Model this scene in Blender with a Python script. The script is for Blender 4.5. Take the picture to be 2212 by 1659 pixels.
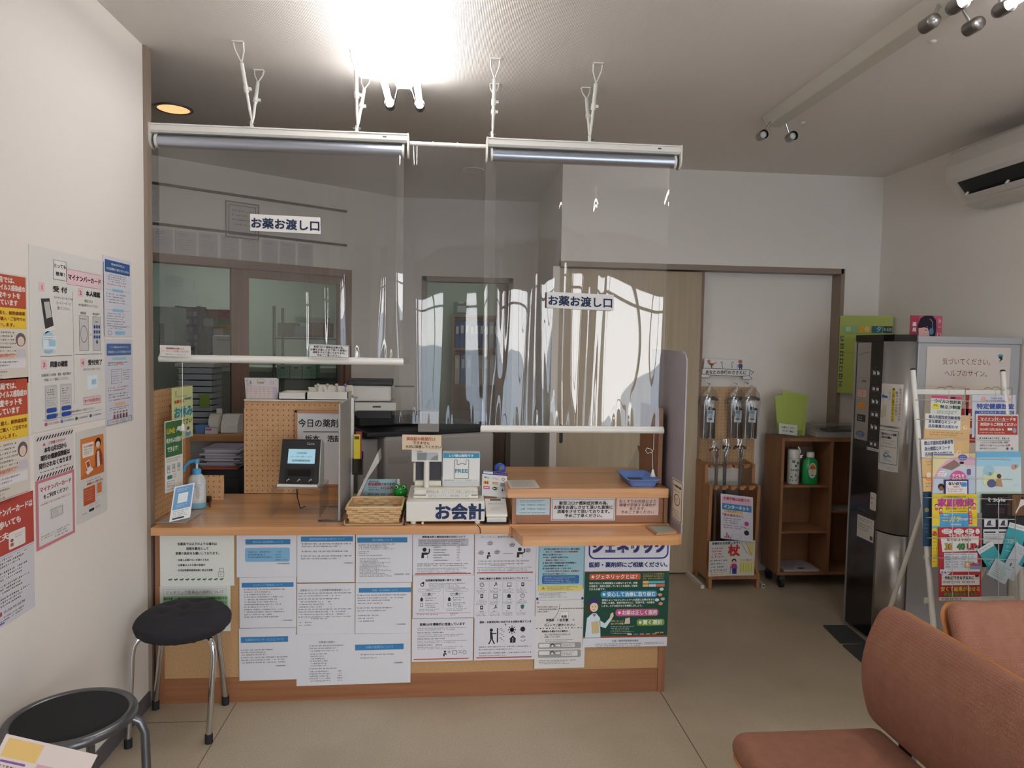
import bpy, math, random
from mathutils import Vector, Matrix

for _o in list(bpy.data.objects):
    bpy.data.objects.remove(_o)
SC = bpy.context.scene
COL = SC.collection
random.seed(7)

# ------------------------------------------------------------------ camera
FPX, CAM_H = 1534.0, 1.5161            # focal length in pixels of a 2212 px wide frame, eye height
def _mul(a, b): return [[sum(a[i][k]*b[k][j] for k in range(3)) for j in range(3)] for i in range(3)]
def _rot(pi, ro, ya):
    cp, sp, cr, sr, cy, sy = math.cos(pi), math.sin(pi), math.cos(ro), math.sin(ro), math.cos(ya), math.sin(ya)
    return _mul(_mul([[cr,-sr,0],[sr,cr,0],[0,0,1]], [[1,0,0],[0,cp,-sp],[0,sp,cp]]),
                _mul([[1,0,0],[0,0,-1],[0,1,0]], [[cy,sy,0],[-sy,cy,0],[0,0,1]]))
CM = _rot(0.0538983481, 0.0177937983, -0.0885066129)
cam = bpy.data.cameras.new('camera'); cam.sensor_width = 36.0; cam.lens = FPX/2212*36.0; cam.clip_start = 0.05
camo = bpy.data.objects.new('camera', cam); COL.objects.link(camo); SC.camera = camo
camo.matrix_world = Matrix(((CM[0][0], -CM[1][0], -CM[2][0], 0), (CM[0][1], -CM[1][1], -CM[2][1], 0),
                            (CM[0][2], -CM[1][2], -CM[2][2], CAM_H), (0, 0, 0, 1)))
def P(u, v, x=None, y=None, z=None):
    """point of the plane x=, y= or z= that lies at pixel (u, v) of the photograph"""
    c = ((u-1106)/FPX, (v-829.5)/FPX, 1.0)
    d = [sum(CM[k][i]*c[k] for k in range(3)) for i in range(3)]
    t = (z-CAM_H)/d[2] if z is not None else (y/d[1] if y is not None else x/d[0])
    return Vector((d[0]*t, d[1]*t, CAM_H+d[2]*t))

# ------------------------------------------------------------------ daylight and exposure
W = bpy.data.worlds.new('daylight'); SC.world = W; W.use_nodes = True
_n = W.node_tree.nodes; _l = W.node_tree.links
_bg = _n['Background']; _bg.inputs[1].default_value = SKY = 9.0
_tc = _n.new('ShaderNodeTexCoord'); _sx = _n.new('ShaderNodeSeparateXYZ'); _rp = _n.new('ShaderNodeValToRGB')
_l.new(_tc.outputs['Generated'], _sx.inputs[0]); _l.new(_sx.outputs['Z'], _rp.inputs[0]); _l.new(_rp.outputs[0], _bg.inputs[0])
_rp.color_ramp.elements[0].position = 0.0; _rp.color_ramp.elements[0].color = (1.0, 1.0, 1.0, 1)
_rp.color_ramp.elements[1].position = 0.7; _rp.color_ramp.elements[1].color = (0.62, 0.78, 1.0, 1)
pl = bpy.data.lights.new('window_portal', 'AREA'); pl.shape = 'RECTANGLE'; pl.size = 3.1; pl.size_y = 2.1; pl.cycles.is_portal = True
plo = bpy.data.objects.new('window_portal', pl); plo.location = (1.15, -2.26, 1.1); plo.rotation_euler = (math.radians(90), 0, 0); COL.objects.link(plo)
SC.view_settings.view_transform = 'Standard'; SC.view_settings.look = 'None'
SC.view_settings.exposure = 0.14; SC.view_settings.gamma = 1.0; SC.view_settings.use_curve_mapping = False
SC.cycles.max_bounces = 10; SC.cycles.diffuse_bounces = 6; SC.cycles.glossy_bounces = 4
SC.cycles.transparent_max_bounces = 24; SC.cycles.transmission_bounces = 6
SC.cycles.sample_clamp_indirect = 6.0; SC.cycles.caustics_reflective = False; SC.cycles.caustics_refractive = False

# ------------------------------------------------------------------ materials
MATS = {}
def srgb(c):
    if isinstance(c, str):
        c = c.lstrip('#'); c = tuple(int(c[i:i+2], 16)/255 for i in (0, 2, 4))
    return tuple((x/12.92 if x <= 0.04045 else ((x+0.055)/1.055)**2.4) for x in c)
def newmat(name):
    m = bpy.data.materials.new(name); m.use_nodes = True; MATS[name] = m
    return m, m.node_tree.nodes, m.node_tree.links, m.node_tree.nodes['Principled BSDF']
def plain(name, col, rough=0.55, metal=0.0, bump=0.0, bscale=200, spec=0.5):
    if name in MATS: return MATS[name]
    m, n, l, b = newmat(name)
    b.inputs['Base Color'].default_value = (*srgb(col), 1); b.inputs['Roughness'].default_value = rough; b.inputs['Metallic'].default_value = metal
    b.inputs['Specular IOR Level'].default_value = spec
    if bump:
        t = n.new('ShaderNodeTexCoord'); x = n.new('ShaderNodeTexNoise'); x.inputs['Scale'].default_value = bscale
        u = n.new('ShaderNodeBump'); u.inputs['Strength'].default_value = bump; u.inputs['Distance'].default_value = 0.002
        l.new(t.outputs['Object'], x.inputs['Vector']); l.new(x.outputs[0], u.inputs['Height']); l.new(u.outputs[0], b.inputs['Normal'])
    return m
def ink(col):
    """printed colour on paper"""
    k = 'print_' + col.lstrip('#').lower()
    return plain(k, col, 0.6, spec=0.25)
def mixramp(n, l, fac, c0, c1, p0=0.3, p1=0.7):
    r = n.new('ShaderNodeValToRGB'); e = r.color_ramp.elements
    e[0].position = p0; e[0].color = (*srgb(c0), 1); e[1].position = p1; e[1].color = (*srgb(c1), 1)
    l.new(fac, r.inputs[0]); return r.outputs[0]
def wood(name, c0, c1, axis='X', rough=0.35, scale=1.0, planks=0.0):
    m, n, l, b = newmat(name)
    t = n.new('ShaderNodeTexCoord'); mp = n.new('ShaderNodeMapping')
    s = [38*scale]*3; s['XYZ'.index(axis)] = 1.6*scale; mp.inputs['Scale'].default_value = s
    l.new(t.outputs['Object'], mp.inputs[0])
    x = n.new('ShaderNodeTexNoise'); x.inputs['Scale'].default_value = 1.0; x.inputs['Detail'].default_value = 6; x.inputs['Distortion'].default_value = 0.4
    l.new(mp.outputs[0], x.inputs['Vector'])
    col = mixramp(n, l, x.outputs[0], c0, c1, 0.32, 0.68)
    if planks:
        sp = n.new('ShaderNodeSeparateXYZ'); l.new(t.outputs['Object'], sp.inputs[0])
        mu = n.new('ShaderNodeMath'); mu.operation = 'MULTIPLY'; mu.inputs[1].default_value = 1/planks; l.new(sp.outputs['Y'], mu.inputs[0])
        fl = n.new('ShaderNodeMath'); fl.operation = 'FLOOR'; l.new(mu.outputs[0], fl.inputs[0])
        wn = n.new('ShaderNodeTexWhiteNoise'); wn.noise_dimensions = '1D'; l.new(fl.outputs[0], wn.inputs['W'])
        hs = n.new('ShaderNodeHueSaturation'); l.new(col, hs.inputs['Color'])
        mr = n.new('ShaderNodeMapRange'); mr.inputs[3].default_value = 0.86; mr.inputs[4].default_value = 1.1; l.new(wn.outputs['Value'], mr.inputs[0]); l.new(mr.outputs[0], hs.inputs['Value'])
        col = hs.outputs[0]
    l.new(col, b.inputs['Base Color']); b.inputs['Roughness'].default_value = rough
    return m
def speckled(name, c0, c1, scale, rough=0.7, p0=0.42, p1=0.6, bump=0.0, second=None):
    m, n, l, b = newmat(name)
    t = n.new('ShaderNodeTexCoord'); x = n.new('ShaderNodeTexNoise'); x.inputs['Scale'].default_value = scale; x.inputs['Detail'].default_value = 4
    l.new(t.outputs['Object'], x.inputs['Vector']); col = mixramp(n, l, x.outputs[0], c0, c1, p0, p1)
    if second:
        y = n.new('ShaderNodeTexNoise'); y.inputs['Scale'].default_value = second[0]; y.inputs['Detail'].default_value = 3; l.new(t.outputs['Object'], y.inputs['Vector'])
        mr = n.new('ShaderNodeMapRange'); mr.inputs[1].default_value = second[1]; mr.inputs[2].default_value = second[2]; l.new(y.outputs[0], mr.inputs[0])
        mx = n.new('ShaderNodeMixRGB'); mx.inputs[2].default_value = (*srgb(second[3]), 1); l.new(mr.outputs[0], mx.inputs[0]); l.new(col, mx.inputs[1]); col = mx.outputs[0]
    l.new(col, b.inputs['Base Color']); b.inputs['Roughness'].default_value = rough
    if bump:
        u = n.new('ShaderNodeBump'); u.inputs['Strength'].default_value = bump; u.inputs['Distance'].default_value = 0.002
        l.new(x.outputs[0], u.inputs['Height']); l.new(u.outputs[0], b.inputs['Normal'])
    return m
def ribbed(name, col, axes, scale, rough, strength, blotch=None):
    """woven / embossed surface: crossed fine waves as a bump"""
    m, n, l, b = newmat(name); t = n.new('ShaderNodeTexCoord')
    b.inputs['Base Color'].default_value = (*srgb(col), 1); b.inputs['Roughness'].default_value = rough
    prev = None
    for a in axes:
        w = n.new('ShaderNodeTexWave'); w.wave_type = 'BANDS'; w.bands_direction = a; w.inputs['Scale'].default_value = scale
        w.inputs['Distortion'].default_value = 1.2; w.inputs['Detail'].default_value = 2; w.inputs['Detail Scale'].default_value = 3
        l.new(t.outputs['Object'], w.inputs['Vector'])
        if prev is None: prev = w.outputs['Fac']
        else:
            mm = n.new('ShaderNodeMath'); mm.operation = 'ADD'; l.new(prev, mm.inputs[0]); l.new(w.outputs['Fac'], mm.inputs[1]); prev = mm.outputs[0]
    u = n.new('ShaderNodeBump'); u.inputs['Strength'].default_value = strength; u.inputs['Distance'].default_value = 0.0015
    l.new(prev, u.inputs['Height']); l.new(u.outputs[0], b.inputs['Normal'])
    if blotch:
        x = n.new('ShaderNodeTexNoise'); x.inputs['Scale'].default_value = blotch[0]; l.new(t.outputs['Object'], x.inputs['Vector'])
        l.new(mixramp(n, l, x.outputs[0], col, blotch[1]), b.inputs['Base Color'])
    return m
def pegged(name, c0, c1, ax, pitch=0.0254, r=0.11):
    """perforated hardboard: a grid of dark holes over pale board; ax names the two board axes"""
    m, n, l, b = newmat(name); t = n.new('ShaderNodeTexCoord'); sp = n.new('ShaderNodeSeparateXYZ'); l.new(t.outputs['Object'], sp.inputs[0])
    x = n.new('ShaderNodeTexNoise'); x.inputs['Scale'].default_value = 60; l.new(t.outputs['Object'], x.inputs['Vector'])
    col = mixramp(n, l, x.outputs[0], c0, c1)
    acc = None
    for a in ax:
        mu = n.new('ShaderNodeMath'); mu.operation = 'MULTIPLY'; mu.inputs[1].default_value = 1/pitch; l.new(sp.outputs[a], mu.inputs[0])
        fr = n.new('ShaderNodeMath'); fr.operation = 'FRACT'; l.new(mu.outputs[0], fr.inputs[0])
        sb = n.new('ShaderNodeMath'); sb.operation = 'SUBTRACT'; sb.inputs[1].default_value = 0.5; l.new(fr.outputs[0], sb.inputs[0])
        pw = n.new('ShaderNodeMath'); pw.operation = 'MULTIPLY'; l.new(sb.outputs[0], pw.inputs[0]); l.new(sb.outputs[0], pw.inputs[1])
        if acc is None: acc = pw.outputs[0]
        else:
            ad = n.new('ShaderNodeMath'); ad.operation = 'ADD'; l.new(acc, ad.inputs[0]); l.new(pw.outputs[0], ad.inputs[1]); acc = ad.outputs[0]
    lt = n.new('ShaderNodeMath'); lt.operation = 'LESS_THAN'; lt.inputs[1].default_value = r*r; l.new(acc, lt.inputs[0])
    mx = n.new('ShaderNodeMixRGB'); mx.inputs[2].default_value = (*srgb('#4a3526'), 1); l.new(lt.outputs[0], mx.inputs[0]); l.new(col, mx.inputs[1])
    l.new(mx.outputs[0], b.inputs['Base Color']); b.inputs['Roughness'].default_value = 0.6
    return m
def clear(name, refl=0.08, tint=(1, 1, 1), rough=0.02, haze=0.0, hazecol='#b8b4ae', grazing=True):
    """thin clear plastic: passes the light, mirrors a little of it (more at grazing angles), with a trace of haze"""
    m, n, l, b = newmat(name); n.remove(b); out = n['Material Output']
    tr = n.new('ShaderNodeBsdfTransparent'); tr.inputs[0].default_value = (*tint, 1)
    gl = n.new('ShaderNodeBsdfGlossy'); gl.inputs['Roughness'].default_value = rough
    mx = n.new('ShaderNodeMixShader'); l.new(tr.outputs[0], mx.inputs[1]); l.new(gl.outputs[0], mx.inputs[2])
    if grazing:
        lw = n.new('ShaderNodeLayerWeight'); lw.inputs['Blend'].default_value = 0.5
        pw = n.new('ShaderNodeMath'); pw.operation = 'POWER'; pw.inputs[1].default_value = 4.0; l.new(lw.outputs['Facing'], pw.inputs[0])
        mr = n.new('ShaderNodeMath'); mr.operation = 'MULTIPLY_ADD'; mr.inputs[1].default_value = 0.6; mr.inputs[2].default_value = refl; mr.use_clamp = True
        l.new(pw.outputs[0], mr.inputs[0]); l.new(mr.outputs[0], mx.inputs[0])
    else: mx.inputs[0].default_value = refl
    last = mx.outputs[0]
    if haze:
        df = n.new('ShaderNodeBsdfDiffuse'); df.inputs[0].default_value = (*srgb(hazecol), 1)
        m2 = n.new('ShaderNodeMixShader'); m2.inputs[0].default_value = haze; l.new(last, m2.inputs[1]); l.new(df.outputs[0], m2.inputs[2]); last = m2.outputs[0]
    l.new(last, out.inputs[0]); return m
def glow(name, col, strength):
    m, n, l, b = newmat(name); b.inputs['Base Color'].default_value = (*srgb(col), 1)
    b.inputs['Emission Color'].default_value = (*srgb(col), 1); b.inputs['Emission Strength'].default_value = strength; return m

# ------------------------------------------------------------------ mesh builder
class MB:
    def __init__(s): s.v, s.f, s.m, s.s, s.mats = [], [], [], [], []
    def slot(s, mat):
        if isinstance(mat, str): mat = MATS[mat] if mat in MATS else ink(mat)
        if mat not in s.mats: s.mats.append(mat)
        return s.mats.index(mat)
    def add(s, vs, fs, mat, smooth=False):
        o = len(s.v); k = s.slot(mat); s.v.extend(tuple(x) for x in vs)
        for f in fs: s.f.append(tuple(i+o for i in f)); s.m.append(k); s.s.append(smooth)
        return s
    def box(s, a, b, mat, M=None):
        (x0,y0,z0),(x1,y1,z1) = a, b
        vs = [Vector(p) for p in ((x0,y0,z0),(x1,y0,z0),(x1,y1,z0),(x0,y1,z0),(x0,y0,z1),(x1,y0,z1),(x1,y1,z1),(x0,y1,z1))]
        if M is not None: vs = [M @ p for p in vs]
        return s.add(vs, [(0,3,2,1),(4,5,6,7),(0,1,5,4),(1,2,6,5),(2,3,7,6),(3,0,4,7)], mat)
    def ring_tube(s, path, rad, mat, n=10, caps=True, closed=False):
        pts = [Vector(p) for p in path]; N = len(pts)
        rr = rad if isinstance(rad, (list, tuple)) else [rad]*N
        tang = []
        for i in range(N):
            a = pts[(i-1) % N] if (closed or i > 0) else pts[i]; b = pts[(i+1) % N] if (closed or i < N-1) else pts[i]
            tang.append((b-a).normalized())
        up = Vector((0,0,1)) if abs(tang[0].z) < 0.9 else Vector((1,0,0))
        nrm = (up - tang[0]*up.dot(tang[0])).normalized(); vs = []
        for i in range(N):
            nrm = (nrm - tang[i]*nrm.dot(tang[i])).normalized(); bi = tang[i].cross(nrm)
            for k in range(n):
                a = 2*math.pi*k/n; vs.append(pts[i] + (nrm*math.cos(a) + bi*math.sin(a))*rr[i])
        fs = []
        for i in range(N if closed else N-1):
            j = (i+1) % N
            for k in range(n): fs.append((i*n+k, i*n+(k+1) % n, j*n+(k+1) % n, j*n+k))
        s.add(vs, fs, mat, True)
        if caps and not closed:
            s.add(vs[:n], [tuple(range(n))[::-1]], mat); s.add(vs[-n:], [tuple(range(n))], mat)
        return s
    def cyl(s, a, b, r, mat, n=20, r2=None, caps=True): return s.ring_tube([a, b], [r, r if r2 is None else r2], mat, n, caps)
    def lathe(s, prof, c, mat, n=28, axis=(0,0,1), sx=1.0, sy=1.0):
        c = Vector(c); ax = Vector(axis).normalized(); q = Vector((0,0,1)).rotation_difference(ax); vs, fs = [], []
        for r, z in prof:
            for k in range(n):
                a = 2*math.pi*k/n; vs.append(c + q @ Vector((r*math.cos(a)*sx, r*math.sin(a)*sy, z)))
        for i in range(len(prof)-1):
            for k in range(n): fs.append((i*n+k, i*n+(k+1) % n, (i+1)*n+(k+1) % n, (i+1)*n+k))
        return s.add(vs, fs, mat, True)
    def prism(s, poly, o, u, w, d, mat, smooth=False):
        """polygon (2-D points) in the plane o + u,w pushed along d"""
        o, u, w, d = Vector(o), Vector(u), Vector(w), Vector(d); n = len(poly)
        a = [o + u*p[0] + w*p[1] for p in poly]; b = [p + d for p in a]
        s.add(a+b, [tuple(range(n))[::-1], tuple(range(n, 2*n))], mat)
        return s.add(a+b, [(i, (i+1) % n, n+(i+1) % n, n+i) for i in range(n)], mat, smooth)
    def grid(s, fn, nu, nv, mat, smooth=True, flip=False):
        vs = [fn(i/nu, j/nv) for j in range(nv+1) for i in range(nu+1)]
        fs = []
        for j in range(nv):
            for i in range(nu):
                a = j*(nu+1)+i; q = (a, a+1, a+nu+2, a+nu+1); fs.append(q[::-1] if flip else q)
        return s.add(vs, fs, mat, smooth)
    def build(s, name, parent=None, at=(0,0,0), bevel=0.0, seg=2, solid=0.0, sub=0):
        me = bpy.data.meshes.new(name); off = Vector(at)
        me.from_pydata([tuple(Vector(p)-off) for p in s.v], [], s.f)
        for m in s.mats: me.materials.append(m)
        me.polygons.foreach_set('material_index', s.m); me.polygons.foreach_set('use_smooth', s.s); me.update()
        o = bpy.data.objects.new(name, me); COL.objects.link(o)
        if parent is not None: o.parent = parent
        else: o.location = off
        if solid: q = o.modifiers.new('solid', 'SOLIDIFY'); q.thickness = solid; q.offset = 0
        if bevel: q = o.modifiers.new('bevel', 'BEVEL'); q.width = bevel; q.segments = seg; q.limit_method = 'ANGLE'; q.angle_limit = math.radians(40)
        if sub: q = o.modifiers.new('sub', 'SUBSURF'); q.levels = q.render_levels = sub
        return o
def tag(o, label, cat, group=None, kind=None):
    if label: o['label'] = label
    if cat: o['category'] = cat
    if group: o['group'] = group
    if kind: o['kind'] = kind
    return o
class Thing:
    """an Empty at the thing's base and the parts hung on it; the parts' meshes are written in room coordinates (or about the base when local)"""
    def __init__(s, name, label, cat, at, group=None, local=False):
        s.at = Vector(at); s.o = bpy.data.objects.new(name, None); s.o.location = s.at; s.o.empty_display_size = 0.05
        COL.objects.link(s.o); tag(s.o, label, cat, group); s.off = Vector((0,0,0)) if local else s.at
    def part(s, name, mb, parent=None, label=None, **k):
        o = mb.build(name, parent or s.o, s.off, **k)
        if label: o['label'] = label
        return o
def copy_tree(o, loc, rz=None, label=None, group=None):
    c = o.copy(); COL.objects.link(c); c.location = loc
    if rz is not None: c.rotation_euler.z = rz
    if label: c['label'] = label
    if group: c['group'] = group
    def kids(src, dst):
        for ch in list(src.children):
            d = ch.copy(); COL.objects.link(d); d.parent = dst; kids(ch, d)
    kids(o, c); return c
def solo(name, mb, label, cat, group=None, at=None, **k):
    if at is None:
        n = len(mb.v); at = (sum(p[0] for p in mb.v)/n, sum(p[1] for p in mb.v)/n, min(p[2] for p in mb.v))
    return tag(mb.build(name, None, at, **k), label, cat, group)
def structure(name, mb, **k):
    o = mb.build(name, None, (0,0,0), **k); o['kind'] = 'structure'; return o

# ------------------------------------------------------------------ printing
_GL = {}
def glyphs(t):
    if t not in _GL:
        cu = bpy.data.curves.new('t', 'FONT'); cu.body = t; cu.size = 1; cu.resolution_u = 2
        ob = bpy.data.objects.new('t', cu); me = ob.to_mesh()
        v = [(p.co.x, p.co.y) for p in me.vertices]; f = [tuple(p.vertices) for p in me.polygons]
        ob.to_mesh_clear(); bpy.data.objects.remove(ob); bpy.data.curves.remove(cu)
        _GL[t] = (v, f, min([a for a, _ in v] or [0]), max([a for a, _ in v] or [1]))
    return _GL[t]
class Canvas:
    """a printed face: o is its upper left corner, ux / uy one unit to the right / down, n towards the reader"""
    EPS = 0.0004
    def __init__(s, mb, o, ux, uy, n): s.mb, s.o, s.ux, s.uy, s.n = mb, Vector(o), Vector(ux), Vector(uy), Vector(n).normalized(); s.warp = None
    def pt(s, x, y, lv):
        p = s.o + s.ux*x + s.uy*y + s.n*(s.EPS*lv)
        return s.warp(p, x, y) if s.warp else p
    def poly(s, pts, col, lv=1): s.mb.add([s.pt(x, y, lv) for x, y in pts], [tuple(range(len(pts)))[::-1]], col); return s
    def rect(s, x, y, w, h, col, lv=1, rot=0.0):
        if not rot and not s.warp: return s.poly([(x,y),(x+w,y),(x+w,y+h),(x,y+h)], col, lv)
        if s.warp:
            n = 12; vs = [s.pt(x+w*i/n, y+h*j, lv) for j in (0,1) for i in range(n+1)]
            s.mb.add(vs, [(i, n+1+i, n+2+i, i+1) for i in range(n)], col); return s
        c, k = math.cos(rot), math.sin(rot); cx, cy = x+w/2, y+h/2
        return s.poly([(cx+a*c-b*k, cy+a*k+b*c) for a, b in ((-w/2,-h/2),(w/2,-h/2),(w/2,h/2),(-w/2,h/2))], col, lv)
    def rrect(s, x, y, w, h, r, col, lv=1):
        pts = []
        for cx, cy, a0 in ((x+w-r,y+r,-90),(x+w-r,y+h-r,0),(x+r,y+h-r,90),(x+r,y+r,180)):
            for k in range(6): a = math.radians(a0+18*k); pts.append((cx+r*math.cos(a), cy+r*math.sin(a)))
        return s.poly(pts, col, lv)
    def frame(s, x, y, w, h, t, col, lv=1):
        s.rect(x,y,w,t,col,lv); s.rect(x,y+h-t,w,t,col,lv); s.rect(x,y+t,t,h-2*t,col,lv); return s.rect(x+w-t,y+t,t,h-2*t,col,lv)
    def disc(s, x, y, r, col, lv=1, ry=None, n=18):
        return s.poly([(x+r*math.cos(2*math.pi*k/n), y+(ry or r)*math.sin(2*math.pi*k/n)) for k in range(n)], col, lv)
    def ringl(s, x, y, r, t, col, lv=1, a0=0, a1=360, n=20, ry=None):
        q = (ry or r)/r
        for k in range(n):
            a, b = math.radians(a0+(a1-a0)*k/n), math.radians(a0+(a1-a0)*(k+1)/n)
            s.poly([(x+(r-t)*math.cos(a), y+q*(r-t)*math.sin(a)), (x+r*math.cos(a), y+q*r*math.sin(a)), (x+r*math.cos(b), y+q*r*math.sin(b)), (x+(r-t)*math.cos(b), y+q*(r-t)*math.sin(b))], col, lv)
        return s
    def line(s, pts, t, col, lv=1):
        for (x0,y0),(x1,y1) in zip(pts, pts[1:]):
            d = math.hypot(x1-x0, y1-y0) or 1; nx, ny = -(y1-y0)/d*t/2, (x1-x0)/d*t/2
            s.poly([(x0+nx,y0+ny),(x0-nx,y0-ny),(x1-nx,y1-ny),(x1+nx,y1+ny)], col, lv)
        return s
    def text(s, t, x, y, h, col, al='l', w=None, b=0.0, lv=2, rot=0.0):
        """one line whose letters are h tall and centred on y; w squeezes it to that width; b thickens the strokes by that share of h"""
        v, f, a0, a1 = glyphs(t)
        if not v: return s
        sx = h if w is None else w/(a1-a0); W_ = (a1-a0)*sx
        x0 = {'l': 0, 'c': -W_/2, 'r': -W_}[al]; c, k = math.cos(rot), math.sin(rot)
        for q_, (ox, oy) in enumerate(((0,0),) if not b else ((-b,-b),(b,b),(b,-b),(-b,b))):
            vs = []
            for px_, py_ in v:
                X = x0 + (px_-a0)*sx + ox*h; Y = (0.37-py_)*h + oy*h
                vs.append(s.pt(x+X*c-Y*k, y+X*k+Y*c, lv+.2*q_))
            s.mb.add(vs, f, col)
        return s
    def vtext(s, t, x, y, h, col, step=None, b=0.0, lv=2):
        for i, ch in enumerate(t): s.text(ch, x, y+i*(step or h*1.05), h, col, 'c', b=b, lv=lv)
        return s
    def small(s, x, y, w, h, col, lv=1, dens=0.62, seed=None):
        """a line of print too small to read: little broken strokes"""
        r = random.Random(seed if seed is not None else hash((round(x,2), round(y,2), round(w,2))) & 0xffff)
        step = h*0.95; n = max(1, int(w/step))
        vs, fs = [], []
        def q(a, c_, d, e):
            o = len(vs); vs.extend([s.pt(a,c_,lv), s.pt(a+d,c_,lv), s.pt(a+d,c_+e,lv), s.pt(a,c_+e,lv)]); fs.append((o+3,o+2,o+1,o))
        for i in range(n):
            if r.random() > 0.94: continue
            a = x + i*step; t = h*0.17
            if r.random() < dens:
                q(a, y+h*r.uniform(.05,.3), step*.8, t); q(a+step*r.uniform(.05,.5), y+h*.1, t, h*.8)
                q(a+step*.1, y+h*r.uniform(.5,.8), step*.7, t)
                if r.random() < .5: q(a+step*.1, y+h*.3, t, h*.55)
            else:
                q(a+step*.2, y+h*r.uniform(.2,.5), step*.5, t); q(a+step*r.uniform(.3,.5), y+h*.35, t, h*.5)
        if vs: s.mb.add(vs, fs, col)
        return s
    def lines(s, x, y, w, n, h, gap, col, lv=1, rag=0.25, seed=1, dens=.62):
        r = random.Random(seed)
        for i in range(n): s.small(x, y+i*gap, w*(1-rag*r.random()*(1 if i % 3 else .3)), h, col, lv, dens, seed*31+i)
        return s
def sheet(mb, o, ux, uy, n, w, h, col, thick=0.0012, curl=None):
    """a sheet of paper w x h units; returns its canvas"""
    o, ux, uy, n = Vector(o), Vector(ux), Vector(uy), Vector(n).normalized()
    if curl:
        mb.grid(lambda i, j: curl(o + ux*(w*i) + uy*(h*j), w*i, h*j), 12, 8, col, True, True)
        c = Canvas(mb, o, ux, uy, n); c.warp = curl; return c
    a = [o, o+ux*w, o+ux*w+uy*h, o+uy*h]; b = [p - n*thick for p in a]
    mb.add(a+b, [(3,2,1,0),(4,5,6,7),(0,1,5,4),(1,2,6,5),(2,3,7,6),(3,0,4,7)], col)
    return Canvas(mb, o, ux, uy, n)
# ------------------------------------------------------------------ the materials of the room
plain('wall_white', '#e6e0d9', 0.8, bump=0.25, bscale=320)
ribbed('ceiling_paper', '#e6e0da', 'XY', 55, 0.85, 0.35)
m_floor = speckled('floor_vinyl', '#a99b86', '#b9ac97', 160, 0.42, 0.35, 0.65, 0.04, (1.6, 0.45, 0.8, '#9c8e79'))
plain('seam', '#6b5a48', 0.7); plain('baseboard_grey', '#5a5659', 0.55); plain('trim_taupe', '#8d7d70', 0.5)
plain('dark_trim', '#4b4039', 0.6); plain('green_wall', '#b4c0b2', 0.8); plain('asphalt', '#b4b4b2', 0.9)
wood('counter_wood', '#bf8a5c', '#d3a173', 'X', 0.24, 1.0, 0.075)
wood('counter_brown', '#8a5a3c', '#9c6a48', 'X', 0.4); wood('counter_side', '#86593c', '#9a6a4b', 'Z', 0.4)
wood('shelf_oak', '#8a6143', '#9a6f4e', 'Z', 0.45); wood('rack_wood', '#a06d45', '#b07f55', 'Z', 0.4)
wood('frame_wood', '#a87c56', '#b98c64', 'X', 0.45); wood('door_beige', '#a8987f', '#b0a189', 'Z', 0.6); wood('door_brown', '#7c6152', '#8a6e5d', 'Z', 0.5)
speckled('cork', '#ab8359', '#c39e72', 260, 0.85, 0.36, 0.62, 0.1, (420, 0.62, 0.72, '#7c5431'))
pegged('peg_front', '#c79d71', '#d2a97d', 'XZ'); pegged('peg_side', '#c79d71', '#d2a97d', 'YZ'); pegged('peg_rack', '#b9956d', '#c3a078', 'XZ', 0.022)
plain('white_metal', '#dcdad4', 0.4); plain('white_plastic', '#dedcd6', 0.35); plain('ivory_plastic', '#d9d5c4', 0.4); plain('grey_plastic', '#a9a7a4', 0.45)
plain('alu', '#b4bac6', 0.28, 0.85); plain('chrome', '#cfcfd2', 0.09, 1.0); plain('steel_brushed', '#9a9795', 0.3, 1.0); plain('steel_dark', '#6e6f73', 0.34, 0.9)
plain('black', '#151518', 0.5); plain('black_gloss', '#0c0c10', 0.12); plain('rubber', '#19191c', 0.75); plain('dark_grey', '#3a3a3c', 0.55); plain('paper', '#e6e4e2', 0.7)
plain('printer_grey', '#b3afab', 0.5); plain('printer_dark', '#2b2b2e', 0.45); plain('mesh_fabric', '#1d1d20', 0.95, bump=0.3, bscale=900)
ribbed('black_cloth', '#26242a', 'XY', 160, 0.95, 0.25); ribbed('sofa_fabric', '#8f5f4b', 'XYZ', 70, 0.9, 0.5, (30, '#966653')); plain('sofa_wood', '#b0733f', 0.35)
clear('vinyl_sheet', 0.085, (0.97, 0.97, 0.97), 0.015, 0.07, '#bdb8b2'); clear('vinyl_plain', 0.07, (0.97, 0.97, 0.97), 0.02, 0.05, '#bdb8b2')
clear('acrylic', 0.06, (0.97, 0.98, 0.98), 0.01); clear('cellophane', 0.10, (0.95, 0.95, 0.95), 0.12, 0.10, grazing=False); clear('pane', 0.05, (0.9, 0.95, 0.92), 0.01)
glow('tube_lit', '#f8f6f6', 28.0); glow('lcd_blue', '#9cc4d6', 0.35); glow('bulb_warm', '#ffb27a', 1.3)
CEIL, YB, YW = 2.675, 4.55, 5.76
DG = Vector((-0.386, 5.775, 0)); DD = Vector((-0.818, -0.575, 0)); DN = Vector((0.575, -0.818, 0))      # the slanting wall behind the counter
def PD(u, v, off=0.0):
    d = P(u, v, y=1.0) - Vector((0,0,CAM_H)); o = Vector((0,0,CAM_H)); q = DG + DN*off
    return o + d*((q-o).dot(DN)/d.dot(DN))

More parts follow.
